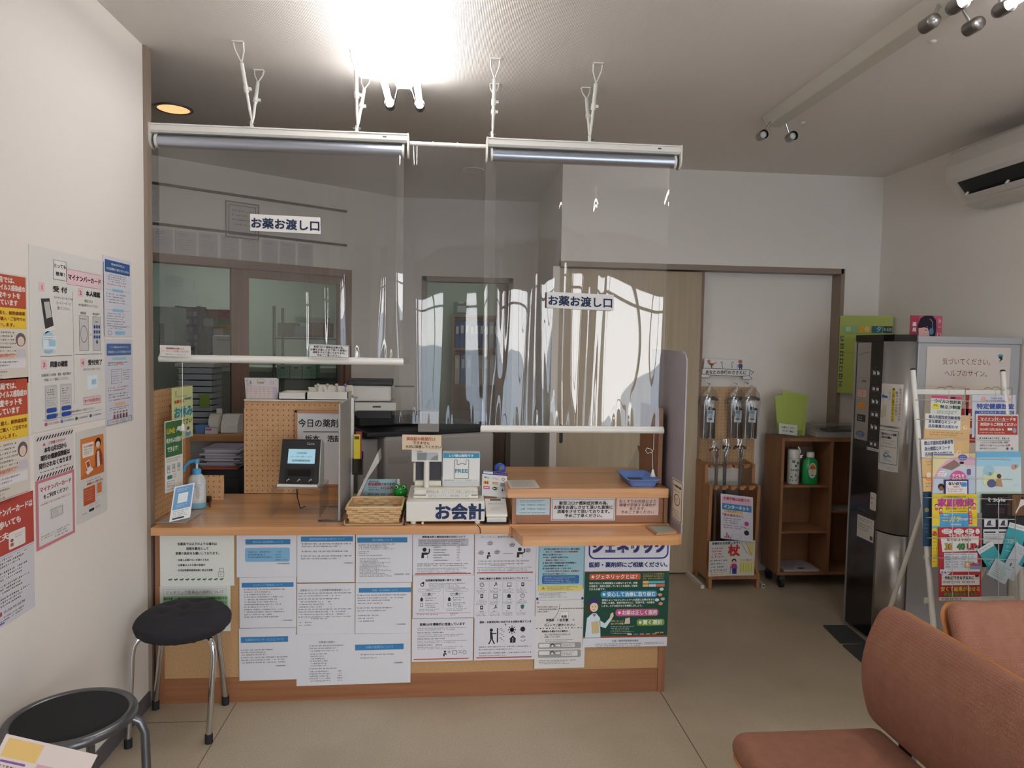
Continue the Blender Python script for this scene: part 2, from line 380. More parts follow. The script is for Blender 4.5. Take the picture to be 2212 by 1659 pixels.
# ------------------------------------------------------------------ the room
b = MB().box((-5.2,-2.3,-0.06), (3.3,8.2,0), m_floor)
for x, y0, y1 in ((-0.872,-2.2,2.99),(0.948,-2.2,2.985)): b.box((x-.0015,y0,0), (x+.0015,y1,.0006), 'seam')
b.box((-1.215,2.845,0), (-0.93,2.848,.0006), 'seam'); b.box((0.948,2.4,0),(0.9495,4.4,.0006),'seam')
structure('floor', b)
structure('ceiling', MB().box((-5.2,-2.3,CEIL), (3.3,8.2,CEIL+.08), 'ceiling_paper'))
structure('wall_left', MB().box((-1.34,-2.3,0), (-1.222,2.985,CEIL), 'wall_white'))
structure('baseboard_left', MB().box((-1.222,-2.2,0), (-1.214,2.985,.062), 'baseboard_grey'))
structure('trim_1', MB().box((-1.34,2.985,0), (-1.208,3.03,CEIL), 'trim_taupe'))
structure('wall_right', MB().box((2.86,-2.3,0), (2.98,YB+.4,CEIL), 'wall_white'))
structure('baseboard_right', MB().box((2.852,-2.2,0), (2.86,YB,.062), 'baseboard_grey'))
XJ = P(1817, 583, y=YB).x; ZH = P(1640, 586, y=YB).z; XD = P(1525, 600, y=YB).x
b = MB().box((0.705,YB,ZH), (2.86,YB+.12,CEIL), 'wall_white'); b.box((XJ,YB,0), (2.86,YB+.12,ZH), 'wall_white'); b.box((XD-.1,YB+.1,0), (XJ,YB+.13,ZH), 'wall_white')
structure('wall_back', b)
b = MB().box((0.705,YB-.012,ZH-.004), (XJ+.012,YB+.1,ZH+.03), 'trim_taupe'); b.box((XJ-.004,YB-.012,0), (XJ+.022,YB+.1,ZH+.03), 'trim_taupe')
structure('trim_2', b)
b = MB().box((0.70,YB+.035,.012), (XD-.012,YB+.07,ZH-.012), 'door_beige'); b.box((XD-.012,YB+.033,.012), (XD+.004,YB+.072,ZH-.012), 'door_brown')
dr = structure('door_1', b)
b = MB().prism([(math.cos(a)*.012, .05*(1 if math.sin(a)>0 else -1)+math.sin(a)*.012) for a in [k*math.pi/8 for k in range(16)]], (.735,YB+.036,.945), (1,0,0), (0,0,1), (0,-.004,0), 'black')
b.build('door_handle', dr)
structure('trim_3', MB().box((0.66,YB+.03,0), (0.705,YB+.12,ZH), 'wall_white'))
structure('wall_leak_block', MB().box((0.80,YB+.2,0), (2.98,YB+.26,CEIL), 'wall_white'))  # unseen wall added behind the sliding door to block sky light leaking under it
structure('wall_partition', MB().box((0.705,YB+.12,0), (0.80,8.2,CEIL), 'wall_white'))
xl, xr, zd = P(919,640,y=YW).x, P(1100,640,y=YW).x, P(1010,607,y=YW).z
b = MB().box((-0.40,YW,0), (xl,YW+.1,CEIL), 'wall_white'); b.box((xl,YW,zd), (xr,YW+.1,CEIL), 'wall_white'); b.box((xr,YW,0), (0.705,YW+.1,CEIL), 'wall_white')
structure('wall_rear_office', b)
b = MB().box((xl-.03,YW-.012,0), (xl+.01,YW+.1,zd+.03), 'trim_taupe'); b.box((xr-.01,YW-.012,0), (xr+.03,YW+.1,zd+.03), 'trim_taupe'); b.box((xl-.03,YW-.012,zd-.01), (xr+.03,YW+.1,zd+.03), 'trim_taupe')
structure('trim_4', b)
b = MB().box((xr-.10,YW+.03,.01), (xr-.012,YW+.06,zd-.012), 'door_brown')
structure('door_2', b)
# slanting wall: s runs along it from the far corner towards the viewer
def dpt(s, z, off=0.0): return DG + DD*s + DN*off + Vector((0,0,z))
def dbox(b, s0, s1, z0, z1, o0, o1, mat):
    vs = [dpt(s,z,o) for o in (o0,o1) for s,z in ((s0,z0),(s1,z0),(s1,z1),(s0,z1))]
    return b.add(vs, [(0,1,2,3),(7,6,5,4),(0,4,5,1),(1,5,6,2),(2,6,7,3),(3,7,4,0)], mat)
def ds(u, v): return (PD(u,v)-DG).dot(DD)
s_r, s_m, s_g0, s_g1 = ds(750,640), ds(508,640), ds(733,640), ds(540,640)
z_l = PD(640,590).z
b = MB(); dbox(b, -.02, s_r, 0, CEIL, 0, -.1, 'wall_white'); dbox(b, s_r, 3.6, z_l+.05, CEIL, 0, -.1, 'wall_white'); dbox(b, 3.3, 4.6, 0, CEIL, 0, -.1, 'wall_white')
structure('wall_slanting', b)
b = MB(); dbox(b, s_r-.03, 3.3, z_l, z_l+.055, .015, -.1, 'door_brown'); dbox(b, s_r-.03, s_r+.02, 0, z_l, .015, -.1, 'door_brown'); structure('trim_5', b)
b = MB(); z_g = PD(640,607).z
dbox(b, s_r+.02, s_g0, 0, z_l, -.02, -.05, 'door_brown'); dbox(b, s_g1, s_m+.02, 0, z_l, -.02, -.05, 'door_brown'); dbox(b, s_g0, s_g1, z_g, z_l, -.02, -.05, 'door_brown'); dbox(b, s_g0, s_g1, 0, .25, -.02, -.05, 'door_brown')
dr = structure('door_3', b)
b = MB(); dbox(b, s_g0, s_g1, .25, z_g, -.033, -.037, 'pane'); b.build('glass_pane', dr)
hz = PD(734,806); b = MB(); hs = ds(734,806); dbox(b, hs-.012, hs+.012, hz.z-.07, hz.z+.07, -.016, -.021, 'steel_dark'); b.build('door_handle', dr)
for k, (u0,v0,u1,v1) in enumerate(((318,387,748,463),(318,481,748,531))):
    z = (PD(u0,v0).z+PD(u1,v1).z)/2; b = MB(); dbox(b, ds(u1,v1), 3.2, z-.008, z+.008, .012, 0, 'dark_trim'); structure('trim_%d' % (6+k), b)
structure('wall_dispensary', MB().box((-5.1,8.0,0), (-0.55,8.15,CEIL), 'green_wall').box((-5.15,2.5,0), (-5.05,8.15,CEIL), 'green_wall'))
structure('wall_divider', MB().box((-0.55,YW+.1,0), (-0.45,8.15,CEIL), 'green_wall'))
structure('wall_store', MB().box((-0.45,7.55,0), (0.705,7.65,CEIL), 'green_wall'))
structure('wall_side', MB().box((-5.2,2.45,0), (-1.34,2.55,CEIL), 'wall_white'))
b = MB().box((-1.34,-2.4,0), (-0.38,-2.3,CEIL), 'wall_white'); b.box((-0.38,-2.4,2.15), (2.7,-2.3,CEIL), 'wall_white'); b.box((2.7,-2.4,0), (2.98,-2.3,CEIL), 'wall_white'); b.box((-0.38,-2.4,0), (2.7,-2.3,.12), 'wall_white'); b.box((-0.06,-2.4,.12), (0.40,-2.3,2.15), 'wall_white')
structure('wall_front', b)
b = MB()
for x in (-0.38, -0.10, 0.40, 1.15, 1.9, 2.66): b.box((x,-2.39,.12), (x+.04,-2.33,2.15), 'white_metal')
for x0_, x1_ in ((-.38,-.06),(.40,2.7)): b.box((x0_,-2.39,2.11), (x1_,-2.33,2.15), 'white_metal'); b.box((x0_,-2.39,.12), (x1_,-2.33,.16), 'white_metal'); b.box((x0_,-2.38,1.93), (x1_,-2.34,1.96), 'white_metal')
structure('window_1', b)
structure('floor_pavement', MB().box((-60,-120,-.2), (60,-2.4,-.12), 'asphalt'))

# ------------------------------------------------------------------ reception counter
YF, ZT = 3.0, 0.755; TOP = 0.754
ctr = Thing('reception_counter', 'long wooden reception counter with cork notice front and a raised hand-over box', 'counter', (-0.1,3.3,0))
b = MB().box((-1.197,2.955,.72), (0.262,3.62,TOP), 'counter_wood'); b.box((-1.25,3.035,.72), (-1.197,3.62,TOP), 'counter_wood'); b.box((0.262,2.985,.70),(0.955,3.62,TOP),'counter_wood'); ctr.part('worktop', b, bevel=.003)
b = MB().box((-1.165,YF,.105), (0.935,YF+.02,.72), 'cork'); ctr.part('notice_panel', b)
b = MB().box((-1.165,YF-.004,0), (0.935,YF+.02,.105), 'counter_brown'); ctr.part('kick_board', b, bevel=.001)
b = MB().box((-1.197,YF-.005,0), (-1.163,YF+.03,.72), 'counter_side'); ctr.part('side_post', b, bevel=.001)
b = MB().box((0.935,YF-.008,0), (0.966,3.6,.70), 'counter_side'); ctr.part('side_post', b, bevel=.001)
b = MB().box((-1.16,3.5,0), (0.935,3.52,.72), 'counter_brown'); ctr.part('back_panel', b)
hob = Thing('hand_over_box', 'raised wooden hand-over box standing on the counter next to the register', 'box', (0.6,3.2,TOP))
Z0 = TOP+.001
b = MB().box((0.275,2.985,Z0), (0.292,3.46,.875), 'counter_side'); b.box((0.938,2.985,Z0), (0.955,3.46,.875), 'counter_side'); b.box((0.292,2.997,Z0), (0.938,3.012,.875), 'counter_brown'); b.box((0.275,3.44,Z0), (0.955,3.46,.875), 'counter_brown')
hob.part('body', b, bevel=.001)
b = MB().box((0.25,2.945,.875), (0.945,3.49,.9155), 'counter_wood'); hob.part('top', b, bevel=.003)
b = MB().prism([(0.272,2.99),(0.30,2.832),(0.305,2.822),(0.93,2.822),(0.955,2.828),(0.972,2.843),(0.98,2.865),(0.98,2.99)], (0,0,.705), (1,0,0), (0,1,0), (0,0,.04), 'counter_wood'); ctr.part('writing_ledge', b, bevel=.003)
zt = P(1437,885,y=2.99).z
b = MB().box((0.925,3.05,.9155), (0.945,3.36,zt), 'counter_side'); hob.part('end_board', b, bevel=.002)

b = MB(); yz = [(2.842,.7465),(2.838,1.455)]
for k in range(7): a = math.radians(90-15*k); yz.append((2.90-.062*math.sin(math.radians(15*k+0)) if False else 2.90-.062*math.cos(math.radians(15*k)), 1.455+.05*math.sin(math.radians(15*k))))
yz += [(3.34,1.515),(3.34,.7465)]
b.prism([(p[0],p[1]) for p in yz], (0.968,0,0), (0,1,0), (0,0,1), (0.006,0,0), plain('lilac_board', '#9c959c', 0.35))
solo('privacy_screen', b, 'grey side screen with rounded corner standing on the end of the writing ledge', 'screen')
b = MB(); p0 = P(1452,1030,x=.967); p1 = P(1473,1118,x=.967)
c = sheet(b, (0.9675,p0.y,p0.z), (0,-(p0.y-p1.y)/40,0), (0,0,-.0019), (-1,0,0), 40, 92, '#e2d6c6')
c.frame(2,2,36,88,1.4,'#222222'); c.text('マスク着用のお願い',20,15,5.5,'#222222','c',w=32,b=.02); c.text('Wear a mask',20,25,4,'#222222','c')
c.ringl(20,45,11,1.6,'#222222',ry=13); c.lines(12,40,16,3,3,4.5,'#222222'); c.lines(5,68,30,4,2.6,4.6,'#333333')
solo('mask_notice', b, 'cream notice with a mask drawing stuck on the grey side screen', 'notice')

# ------------------------------------------------------------------ roller screens hung over the counter
YS, YH = 3.04, 3.09
def strut(th, foot, apex, nm):
    foot, apex = Vector(foot), Vector(apex); d = (apex-foot).normalized(); b = MB(); L = (apex-foot).length
    h0 = foot + d*.075; side = Vector((1,0,0))
    b.box((foot.x-.021,foot.y-.012,CEIL-.004), (foot.x+.021,foot.y+.012,CEIL), 'white_metal')
    for sgn in (-1,1): b.ring_tube([foot+side*.019*sgn, foot+side*.017*sgn+d*.03, h0], .0032, 'white_metal', 6)
    b.cyl(h0, foot+d*(L*.58), .0082, 'white_metal', 12); b.cyl(foot+d*(L*.55), apex-d*.05, .006, 'white_metal', 12); b.ring_tube([apex-d*.05, apex], [.006,.0028], 'white_metal', 8)
    o = th.part('strut', b)
    k = foot+d*(L*.57); b = MB().cyl(k-d*.012, k+d*.012, .0105, 'white_plastic', 12); b.box((k.x+.006,k.y-.006,k.z-.006), (k.x+.02,k.y+.006,k.z+.006), 'white_plastic'); th.part('clamp', b, parent=o)
def folds(x0, x1, zt_, zb_, y, amp, seed, n=9, wmin=.02, wmax=.06):
    """a hanging sheet: a few vertical folds that drift and fade, a slow bow, small tucks where the bar grips it"""
    r = random.Random(seed); fs = [(r.uniform(x0,x1), r.uniform(wmin,wmax), r.uniform(-1,1), r.uniform(.4,1), r.uniform(0,6)) for _ in range(n)]
    tk = [(r.uniform(x0,x1), r.uniform(.006,.014), r.uniform(-1,1)) for _ in range(14)]
    def f(i, j):
        x = x0+(x1-x0)*i; t = j; z = zt_+(zb_-zt_)*t; d = 0
        for fx, fw, fa, fl, ph in fs:
            q = (x-fx-.014*math.sin(2.5*t+ph))/fw; d += fa*math.exp(-q*q)*(.3+.7*math.sin(math.pi*min(1,(t+.05)*fl))**2)
        d += .8*math.sin(1.8*t+2.2*x+seed)*math.sin(math.pi*t)
        for fx, fw, fa in tk:
            q = (x-fx)/fw; d += .5*fa*math.exp(-q*q)*math.exp(-((1-t)/.06)**2)
        return Vector((x, y+amp(i, t)*d, z))
    return f
def screen(nm, label, u, apexes, feet, zbar, xbar, amp, seed, cordx, corlen, fk):
    x0, x1 = u; zr = 2.375
    th = Thing('roller_screen', label, 'screen', ((x0+x1)/2, YS, zbar), 'clear roller screens over the counter')
    prof = [(-.038,.0),(-.038,-.022),(-.03,-.030),(.03,-.030),(.036,-.022),(.036,0)]
    b = MB().prism([(p[0],p[1]) for p in prof], (x0,YS,zr), (0,1,0), (0,0,1), (x1-x0,0,0), 'white_metal'); b.box((x0,YS-.042,zr-.002), (x1,YS-.03,zr+.004), 'white_metal'); b.box((x1-.10,YS-.0395,zr-.014),(x1-.085,YS-.038,zr-.009),'dark_grey')
    th.part('headrail', b, bevel=.0015)
    b = MB().cyl((x0+.012,YS-.004,zr-.058), (x1-.012,YS-.004,zr-.058), .026, 'alu', 28); th.part('roller_tube', b)
    for x, s in ((x0,-1),(x1,1)):
        pts = [(-.042,.006),(-.042,-.05)]+[(-.006+.036*math.cos(a), -.056+.036*math.sin(a)) for a in [math.radians(180+18*k) for k in range(11)]]+[(.036,.006)]
        b = MB().prism(pts, (x,YS,zr), (0,1,0), (0,0,1), (.006*s,0,0), 'white_plastic'); b.cyl((x-.012*s,YS-.004,zr-.058), (x-.022*s,YS-.004,zr-.058), .0285, 'white_plastic', 24); th.part('end_cap', b)
    for ax, (fa, fb) in zip(apexes, feet):
        b = MB().box((ax-.024,YS-.045,zr), (ax+.012,YS+.04,zr+.004), 'white_metal'); b.box((ax-.008,YS-.004,zr), (ax+.004,YS+.004,zr+.04), 'white_metal'); b.cyl((ax-.018,YS,zr+.028),(ax+.014,YS,zr+.028),.004,'steel_dark',8); th.part('bracket', b)
        strut(th, (fa[0],fa[1],CEIL), (ax,YS-.004,zr+.03), ''); strut(th, (fb[0],fb[1],CEIL), (ax,YS+.004,zr+.03), '')
    xs0, xs1 = xbar[0]+.004, xbar[1]-.006
    b = MB().grid(folds(xs0, xs1, zr-.08, zbar+.012, YS-.02, amp, seed, *fk), 170, 80, 'vinyl_sheet'); th.part('clear_sheet', b)
    b = MB().cyl((xbar[0],YS-.02,zbar), (xbar[1],YS-.02,zbar), .0125, 'white_plastic', 16); b.box((xbar[0]+.002,YS-.026,zbar), (xbar[1]-.002,YS-.014,zbar+.018), 'white_plastic'); th.part('bottom_bar', b)
    b = MB(); pts = [(cordx,YS-.035,zbar-.012)]
    if corlen[1]:
        zk = zbar-corlen[0]*.52; pts += [(cordx,YS-.035,zk+.01),(cordx-.006,YS-.035,zk)]
        b.ring_tube([(cordx-.003,YS-.035,zk),(cordx-.014,YS-.036,zk+.012),(cordx-.03,YS-.037,zk+.016),(cordx-.036,YS-.037,zk+.004),(cordx-.026,YS-.036,zk-.008),(cordx-.008,YS-.035,zk-.003)], .0013, 'white_plastic', 6)
    pts.append((cordx,YS-.035,zbar-corlen[0])); b.ring_tube(pts, .0012, 'white_plastic', 6)
    co = th.part('pull_cord', b)
    b = MB().lathe([(.0,.03),(.004,.03),(.006,.02),(.0125,0),(0,0)], (cordx,YS-.035,zbar-corlen[0]-.026), 'white_plastic', 14); th.part('tassel', b, parent=co)
    return th
F = [P(u,v,z=CEIL) for u,v in ((514,90),(560,152),(768,108),(790,170),(1070,127),(1068,182),(1292,137),(1265,190))]
zl, zr_ = P(600,779,y=YS-.02).z, P(1235,929,y=YS-.02).z
screen('l', 'flat clear roller screen hung above the pegboard end of the counter', (P(325,290,y=YS-.03).x,P(880,310,y=YS-.03).x), (P(545,275,y=YS).x,P(772,285,y=YS).x), ((F[0],F[1]),(F[2],F[3])), zl,
       (P(344,778,y=YS-.02).x,P(872,782,y=YS-.02).x), lambda i,t: .0018+.013*max(0,(i-.60)/.40)*(0.55+.6*t), 5, P(394,800,y=YS-.035).x, (P(394,787,y=YS-.035).z-P(394,928,y=YS-.035).z, 0), (16,.012,.03))
screen('r', 'crinkled clear roller screen mirroring the windows, hung above the raised hand-over box', (P(1054,320,y=YS-.03).x,P(1469,345,y=YS-.03).x), (P(1064,300,y=YS).x,P(1274,312,y=YS).x), ((F[4],F[5]),(F[6],F[7])), zr_,
       (P(1038,923,y=YS-.02).x,P(1433,935,y=YS-.02).x), lambda i,t: .0035+.017*math.exp(-((i-.55)/.27)**2)*(.35+t), 11, P(1412,960,y=YS-.035).x, (P(1412,940,y=YS-.035).z-P(1412,1025,y=YS-.035).z, 1), (17,.012,.034))
xa, xb = P(852,900,y=YH).x, P(1063,900,y=YH).x; xr0, xr1 = P(884,300,y=YS).x, P(1052,312,y=YS).x
th = Thing('hanging_sheet', 'clear vinyl curtain on a white rod in the gap between the two roller screens', 'curtain', ((xa+xb)/2, YH, P(950,920,y=YS).z))
zrod = P(965,306,y=YS).z
th.part('rod', MB().cyl((xr0,YH,zrod), (xr1,YH,zrod), .0095, 'white_plastic', 14))
for x in (.3,.62):
    b = MB().cyl((xr0+(xr1-xr0)*x-.003,YH,zrod),(xr0+(xr1-xr0)*x+.003,YH,zrod),.012,'white_plastic',12); th.part('clip', b)
fa_ = folds(xa, xb, zrod-.01, P(950,918,y=YS).z, YH, lambda i,t: .002+.008*math.exp(-((i-.2)/.2)**2)+.012*math.exp(-(t/.14)**2)*(1-i), 23, 5, .03, .07)
th.part('clear_sheet', MB().grid(fa_, 90, 70, 'vinyl_plain'))
def on_sheet(u0, v0, u1, v1, n=1.0): a, c = P(u0,v0,y=YS-.04), P(u1,v1,y=YS-.04); return a, (Vector((c.x-a.x,0,0)), Vector((0,0,c.z-a.z)))
def hung(name, u0, v0, u1, v1, Wc, Hc, col, tilt=0.0, yy=YS-.041):
    a, c = P(u0,v0,y=yy), P(u1,v1,y=yy); b = MB(); w = (c.x-a.x)/Wc; h = (a.z-c.z)/Hc
    return b, sheet(b, a, (w,0,w*tilt), (-h*tilt,0,-h), (0,-1,0), Wc, Hc, col)
b, c = hung('s', 540, 462, 692, 503, 152, 38, '#dedbd8', -.018)
c.text('お薬お渡し口', 76, 20, 25, '#232f4a', 'c', w=146, b=.028)
solo('window_sign', b, 'white hand-over sign with dark blue lettering on the flat roller screen', 'sign', 'hand-over signs on the screens')
b, c = hung('s', 1181, 630, 1325, 668, 144, 36, '#d9d8d8', -.022)
c.text('お薬お渡し口', 72, 19, 23.5, '#232f4a', 'c', w=136, b=.028)
solo('window_sign', b, 'white hand-over sign with dark blue lettering on the crinkled roller screen', 'sign', 'hand-over signs on the screens')
b, c = hung('s', 345, 745, 412, 770, 67, 25, '#dcd8d4', -.02)
c.text('飛沫感染防止対策として',33,7,4.6,'#a4372f','c',w=38,b=.02); c.text('ビニールシートを設置しております',33,13,4.6,'#b0554c','c',w=58); c.text('ご理解の程よろしくお願い致します',33,20.5,3.6,'#8d8683','c',w=46)
solo('window_notice', b, 'small white notice with red heading on the bar of the flat roller screen', 'notice')
b, c = hung('s', 667, 743, 754, 773, 87, 31, '#dad9d6', -.022)
c.frame(1.5,1.5,84,28,.7,'#33363c')
for k, t in enumerate(('新型コロナ感染症対策の為、','お薬をお渡しさせて頂いた直後に','消毒をさせて頂いております。','予めご了承ください。')): c.text(t,43,6+k*6.4,5.6,'#202020','c',w=(64,79,70,52)[k],b=.02)
solo('window_notice', b, 'bordered infection control notice with black text on the bar of the flat roller screen', 'notice')
# ------------------------------------------------------------------ ceiling lamps
def lamp_arm(b, a, c): b.cyl(a, c, .006, 'chrome', 10)
th = Thing('fluorescent_lamp', 'lit twin-tube ceiling lamp with chrome tube holders', 'lamp', (-0.23,2.72,CEIL-.06))
e0, e1 = P(848,233,z=2.575), P(905,245,z=2.575); cx = (e0.x+e1.x)/2; yf, yn = 3.27, 2.03
b = MB().prism([(-.055,0),(.055,0),(.03,-.05),(-.03,-.05)], (cx,yn+.02,CEIL), (1,0,0), (0,0,1), (0,yf-yn-.10,0), 'white_metal'); th.part('base', b, bevel=.003)
for sx in (-1,1):
    x = cx+sx*.066; b = MB().cyl((x,yn+.02,2.575), (x,yf-.012,2.575), .0135, 'tube_lit', 16); th.part('tube', b, label='glowing white tube')
    for y, d in ((yf,1),(yn,-1)):
        b = MB().cyl((x,y-d*.05,2.575), (x,y,2.575), .0215, 'steel_brushed', 20, caps=False); b.lathe([(.0215,0),(.019,.012),(.0,.014)],(x,y,2.575),'steel_brushed',20,(0,d,0)); o = th.part('tube_holder', b)
        b = MB(); lamp_arm(b, (x-sx*.018,y-d*.02,2.58), (cx+sx*.03,y-d*.06,2.635)); th.part('arm', b, parent=o)
th = Thing('fluorescent_lamp', 'long white ceiling lamp whose far half has lost its tubes, near the air conditioner', 'lamp', (1.60,2.4,CEIL-.06))
a0, a1 = P(1661,262,z=CEIL-.05), P(1690,285,z=CEIL-.05); cx = P(1672,268,z=CEIL-.05).x+.02
yfar = P(1672,275,z=CEIL-.05).y; ynear = P(2030,20,z=CEIL-.05).y
b = MB().prism([(-.06,0),(.06,0),(.035,-.05),(-.035,-.05)], (cx,0.7,CEIL), (1,0,0), (0,0,1), (0,yfar-.7,0), plain('lamp_body','#c9c5b8',0.45)); th.part('base', b, bevel=.003)
for sx in (-1,1):
    x = cx+sx*.075
    for y, d, lit in ((yfar-.02,1,0),(2.19,-1,0),(2.10,1,1),(.8,-1,1)):
        b = MB().cyl((x,y-d*.045,2.57), (x,y,2.57), .0225, 'steel_brushed', 20, caps=False); b.lathe([(.0225,0),(.019,.012),(.0,.014)],(x,y,2.57),'steel_brushed',20,(0,d,0))
        if not lit: b.lathe([(.017,0),(.016,.006),(0,.007)],(x,y-d*.03,2.57),'white_plastic',16,(0,-d,0))
        o = th.part('tube_holder', b); b = MB(); lamp_arm(b, (x-sx*.012,y-d*.02,2.585), (cx+sx*.035,y-d*.03,2.64)); th.part('arm', b, parent=o)
    b = MB().cyl((x,.82,2.57), (x,2.075,2.57), .0135, 'tube_lit', 16); th.part('tube', b, label='glowing white tube')
for u, v in ((1734,266),(2015,91)):
    p = P(u,v,z=CEIL-.004); b = MB().lathe([(0,-.008),(.009,-.008),(.013,-.003),(.013,0)], (p.x,p.y,CEIL), 'white_plastic', 16)
    solo('ceiling_cap', b, 'small white ceiling cap beside the far end of the tubeless lamp' if u < 1800 else 'small white ceiling cap beside the lit end of the half-empty lamp', 'cap', 'white ceiling caps')
def downlight(u, v, r, lit, label, z=CEIL):
    p = P(u,v,z=z); th = Thing('downlight', label, 'lamp', (p.x,p.y,z))
    th.part('trim_ring', MB().lathe([(r,0),(r*1.18,-.002),(r*1.18,-.006),(r*.98,-.007),(r*.98,0)], (p.x,p.y,z), 'steel_brushed' if lit else 'white_plastic', 28))
    th.part('reflector', MB().lathe([(r*.98,-.004),(r*.7,-.001),(0,-.0005)], (p.x,p.y,z), 'bulb_warm' if lit else 'white_plastic', 24))
downlight(375,234,.078,1,'warm glowing round downlight in the ceiling above the pegboard corner')
downlight(1022,366,.062,0,'unlit white round downlight in the ceiling beyond the vinyl curtain')

# ------------------------------------------------------------------ air conditioner on the side wall
p0 = P(2050,408,x=2.64); th = Thing('air_conditioner', 'white wall air conditioner with an open dark louvre', 'air conditioner', (2.86,3.2,2.28))
y1 = 3.62; y0 = y1-.95; pr = [(2.859,2.60),(2.70,2.60),(2.645,2.58),(2.618,2.50),(2.622,2.43),(2.725,2.312),(2.79,2.292),(2.859,2.29)]
b = MB().prism(pr, (0,y0,0), (1,0,0), (0,0,1), (0,y1-y0,0), plain('ac_white','#c9c4bd',0.4)); th.part('body', b, bevel=.012, seg=3)
nx_, nz_ = -.7533*.004, -.6577*.004
def sl(t): return (2.622+.103*t+nx_, 2.43-.118*t+nz_)
(xa_,za_), (xb2,zb2) = sl(.16), sl(.80); b = MB().prism([(xa_,za_),(xb2,zb2),(xb2+.012,zb2+.010),(xa_+.012,za_+.010)], (0,y0+.05,0), (1,0,0), (0,0,1), (0,y1-y0-.12,0), 'black'); th.part('louvre_slot', b)
(xc_,zc_), (xd_,zd_) = sl(.62), sl(.86); b = MB().prism([(xc_-.012,zc_-.012),(xc_-.008,zc_-.016),(xd_-.002,zd_-.006),(xd_+.002,zd_-.002)], (0,y0+.05,0), (1,0,0), (0,0,1), (0,y1-y0-.13,0), 'ac_white'); fl = th.part('flap', b)
for y in (y1-.09,y1-.36,y1-.66):
    th.part('pivot', MB().cyl((xc_-.001,y,zc_+.002),(xc_-.012,y,zc_-.012),.007,'white_plastic',10), parent=fl)

# ------------------------------------------------------------------ stools
def stool_cushion():
    c = (P(388,1335,z=.46)); cx, cy = -1.005, 2.775
    th = Thing('stool', 'round stool with a black tufted cushion and chrome legs against the counter', 'stool', (cx,cy,0)); R = .168
    def top(i, j):
        a = 2*math.pi*i; r = math.sin(j*math.pi/2*1.0)
        rr_ = R*min(1,j/.55) if j < .55 else R*(1.0-0.0*(j-.55)); t = (j-.55)/.45
        if j < .55:
            q = j/.55; z = .475 + .018*(1-q**4) - .010*math.exp(-((q-.45)/.13)**2)*(0.5+0.5*math.cos(5*a)) - .012*math.exp(-(q/.12)**2)
            return Vector((cx+R*q*math.cos(a), cy+R*q*math.sin(a), z-.02*q**6))
        bulge = math.sin(math.pi*min(1,t*1.0)); wav = .004*math.sin(17*a)*t+.003*math.sin(31*a+1)*t
        r2 = R*(1+.035*bulge)-.02*t**3+wav
        return Vector((cx+r2*math.cos(a), cy+r2*math.sin(a), .455-.05*t+.002*math.sin(9*a)*t))
    b = MB().grid(top, 96, 26, 'black_cloth'); th.part('cushion', b)
    th.part('seat_pan', MB().lathe([(0,.42),(.148,.42),(.15,.405),(.0,.402)], (cx,cy,0), 'rubber', 28))
    for fx, fy in ((-1.183,2.955),(-.912,2.98),(-.885,2.69),(-1.17,2.675)):
        d = Vector((fx-cx,fy-cy,0)).normalized(); f = Vector((fx,fy,0))
        pts = [Vector((cx,cy,.408))+d*.09, Vector((cx,cy,.408))+d*.135, Vector((cx,cy,.40))+d*.158, Vector((cx,cy,.38))+d*.172, Vector((cx,cy,.345))+d*.178, f+Vector((0,0,.03))]
        o = th.part('leg', MB().ring_tube(pts, .011, 'chrome', 14), label='chrome tube leg')
        th.part('rubber_foot', MB().cyl(f, f+Vector((0,0,.034)), .0145, 'rubber', 14), parent=o)
stool_cushion()
cx, cy, zs = -1.035, 2.02, .47
th = Thing('stool', 'round grey metal stool with a bare black seat, in front of the cushioned one', 'stool', (cx,cy,0)); R = .152
th.part('seat_ring', MB().ring_tube([(cx+R*math.cos(a),cy+R*math.sin(a),zs-.012) for a in [2*math.pi*k/48 for k in range(48)]], .0145, 'steel_dark', 14, False, True))
th.part('seat', MB().lathe([(0,zs-.006),(R*.7,zs-.004),(R-.012,zs-.001),(R-.004,zs-.008),(R-.004,zs-.02),(0,zs-.02)], (cx,cy,0), 'mesh_fabric', 40))
for ang in (12,-78,-168,102):
    a = math.radians(ang); d = Vector((math.cos(a),math.sin(a),0)); q = Vector((cx,cy,0))
    pts = [q+d*.10+Vector((0,0,zs-.03)), q+d*.152+Vector((0,0,zs-.03)), q+d*.172+Vector((0,0,zs-.042)), q+d*.185+Vector((0,0,zs-.075)), q+d*.195+Vector((0,0,.03))]
    o = th.part('leg', MB().ring_tube(pts, .0125, 'steel_dark', 14)); th.part('rubber_foot', MB().cyl(pts[-1]-Vector((0,0,.03)), pts[-1]+Vector((0,0,.004)), .0155, 'rubber', 14), parent=o)

